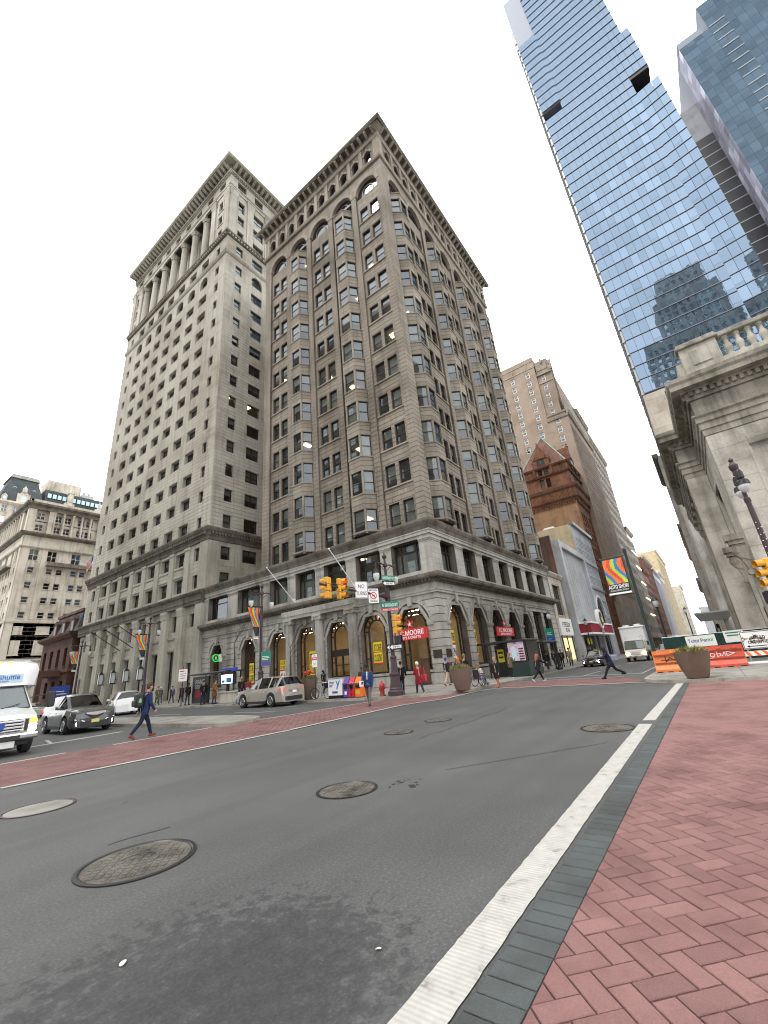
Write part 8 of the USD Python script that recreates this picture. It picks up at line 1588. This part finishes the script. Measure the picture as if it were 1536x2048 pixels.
def chair(t):
    for s in (1, -1): p = part(t, 'wheel', MB().torus((-.12, s * .30, .30), .28, .02, 'w', 22, 5), 'rubber'); part(p, 'spokes', cat([MB().tube((-.12, s * .30, .30), (-.12 + .27 * math.cos(a), s * .30, .30 + .27 * math.sin(a)), .004, n=3, cap=False) for a in np.arange(9) * .7]), 'steel', kind='stuff'); part(t, 'castor', MB().torus((.36, s * .26, .09), .07, .02, 'w', 12, 5), 'rubber'); part(t, 'armrest', MB().box(-.2, .22, s * .28 - .025, s * .28 + .025, .66, .70).tube((-.2, s * .28, .3), (-.2, s * .28, .92), .014, n=6).tube((.2, s * .28, .3), (.2, s * .28, .66), .014, n=6), 'black_metal')
    part(t, 'seat', MB().bevel(-.22, .24, -.25, .25, .38, .44, .02), 'purple_ink'); part(t, 'backrest', MB().bevel(-.27, -.22, -.25, .25, .44, .92, .02), 'black_metal'); part(t, 'footrest', MB().path([(.24, .15, .4), (.46, .15, .1), (.58, .15, .08)], .014).path([(.24, -.15, .4), (.46, -.15, .1), (.58, -.15, .08)], .014), 'steel')
held('wheelchair', 'black wheelchair at the corner, carrying the woman in white', 'wheelchair', 24.25, 11.55, KH, -20, chair)
person('blond woman in black coat and brown boots striding left past the planter', 24.2, 10.45, 0, 186, 1.68, .72, (.012, .012, .016), (.28, .12, .05), (.22, .08, .035), hair=(.48, .29, .10), hairkind='short', coat=.34, fem=True, arms=((.15, .3), (-.1, .3)), ln=.04)
person('person in olive parka with folded arms and white shoes beside the newsstand', 30.4, 12.0, KH, -30, 1.70, .12, (.13, .105, .055), black, (.6, .6, .6), hair=(.05, .04, .035), hairkind='hood', hat=(.18, .15, .10), arms=((.5, 1.7), (.5, 1.7)), coat=.12, ln=.04)
person('red-haired woman in black hurrying right on the side crossing', 27.6, 9.2, 0, -38, 1.66, .8, (.014, .012, .014), black, (.6, .58, .58), hair=(.34, .11, .05), hairkind='long', fem=True, arms=((.3, .9), (1.0, .4)), ln=.04, lean=.14)
person('man in dark hood and jacket running left on the side crossing', 26.9, 4.95, 0, 112, 1.78, 1.0, (.018, .018, .04), black, black, hairkind='hood', hat=(.022, .018, .026), skin=(.14, .08, .06), arms=((.8, .9), (-.6, .8)), lean=.28, coat=.15, ln=.04)
held('messenger_bag', 'dark grey bag slung on the running man', 'bag', 27.05, 4.72, .85, 112, lambda t: part(t, 'bag', MB().bevel(-.2, .2, -.08, .08, 0, .34, .05), 'fin_grey', smooth=35))
rr = random.Random(12)
far = [(44.0, 13.6, -10, black, 'dark-clad person by the shop doorway under the white sign', .1), (43.2, 12.6, 170, (.03, .03, .035), 'person in black walking beside the acorn lamp', .5), (47.0, 13.0, 200, (.02, .02, .02), 'first dark figure on the pavement left of the black sedan', .2), (48.6, 13.8, 190, (.06, .05, .05), 'second dark figure beside the theatre doors', .3), (49.8, 12.9, 20, (.36, .30, .22), 'person in a tan coat behind the black sedan', .3), (58.5, 12.6, 185, (.02, .02, .025), 'dark figure under the theatre marquee', .4), (60.5, 13.2, 185, (.03, .03, .03), 'dark figure farther along under the marquee', .5), (57.6, 11.9, 180, (.42, .50, .03), 'worker in a yellow-green vest beside the truck', .2),
       (22.9, 46.5, -95, (.10, .10, .06), 'person in a green coat at the foot of the pale tower pillars', .4), (25.4, 51.0, -90, (.05, .06, .12), 'person in a white hat and dark blue top under the tower pillars', .4), (24.2, 46.2, -88, (.03, .04, .09), 'person in blue with a pale shirt, left of the parking sign', .5), (24.9, 45.6, -92, (.035, .02, .025), 'person in a maroon-black coat with a brown bag, left of the parking sign', .5), (20.7, 36.9, -80, black, 'person in black with a white bag left of the shelter panel', .2), (20.6, 34.4, -90, (.014, .014, .014), 'dark person standing before the shelter poster', .1), (20.5, 32.6, -70, (.20, .075, .02), 'person in a rust brown coat at the shelter end', .1), (21.7, 30.0, -120, (.22, .02, .03), 'person in a dark red jacket beside the stone kiosk', .2), (20.6, 29.3, -95, black, 'blond person in a long black coat carrying coloured bags', .2), (27.2, 27.2, 180, (.014, .012, .016), 'person in a black hooded coat by the column', .1), (24.4, 20.6, 200, (.05, .032, .026), 'man in a dark brown jacket behind the newspaper boxes', .1), (21.2, 14.95, 20, (.02, .012, .014), 'person in black half hidden by the corner lamp base', .1)]
for x, y, d, c, lb, w in far:
    hk = 'knit' if 'white hat' in lb else ('hood' if 'hood' in lb else ('long' if 'blond' in lb else rr.choice(['short', 'knit', 'short'])))
    person(lb, x, y, KH if x > 19.5 else 0, d, rr.uniform(1.64, 1.80), w, c, rr.choice([black, (.02, .03, .06), (.05, .05, .06)]), hairkind=hk, hat=(.62, .6, .58) if 'white hat' in lb else (c if hk == 'hood' else None), hair=(.50, .34, .15) if 'blond' in lb else (.04, .03, .025), coat=.35 if 'coat' in lb else .1, ln=.06, shirt=(.35, .45, .6) if 'pale shirt' in lb else None, skin=rr.choice([(.42, .25, .18), (.16, .09, .06)]), arms=((rr.uniform(-.2, .3), rr.uniform(.1, .9)), (rr.uniform(-.2, .3), rr.uniform(.1, .9))))
held('shopping_bag', 'pink shopping bag hanging beside the blond person in black', 'bag', 20.35, 28.95, .25, 0, lambda t: (part(t, 'bag', MB().bevel(-.08, .08, -.17, .17, 0, .40, .02), 'bag_pink'), part(t, 'handle', MB().path([(0, -.08, .4), (0, 0, .58), (0, .08, .4)], .008), 'white_sign')))
held('shopping_bag', 'pale blue shopping bag beside the pink one', 'bag', 20.3, 29.3, .30, 0, lambda t: (part(t, 'bag', MB().bevel(-.07, .07, -.13, .13, 0, .34, .02), 'pale_blue'), part(t, 'handle', MB().path([(0, -.07, .34), (0, 0, .5), (0, .07, .34)], .008), 'white_sign')))
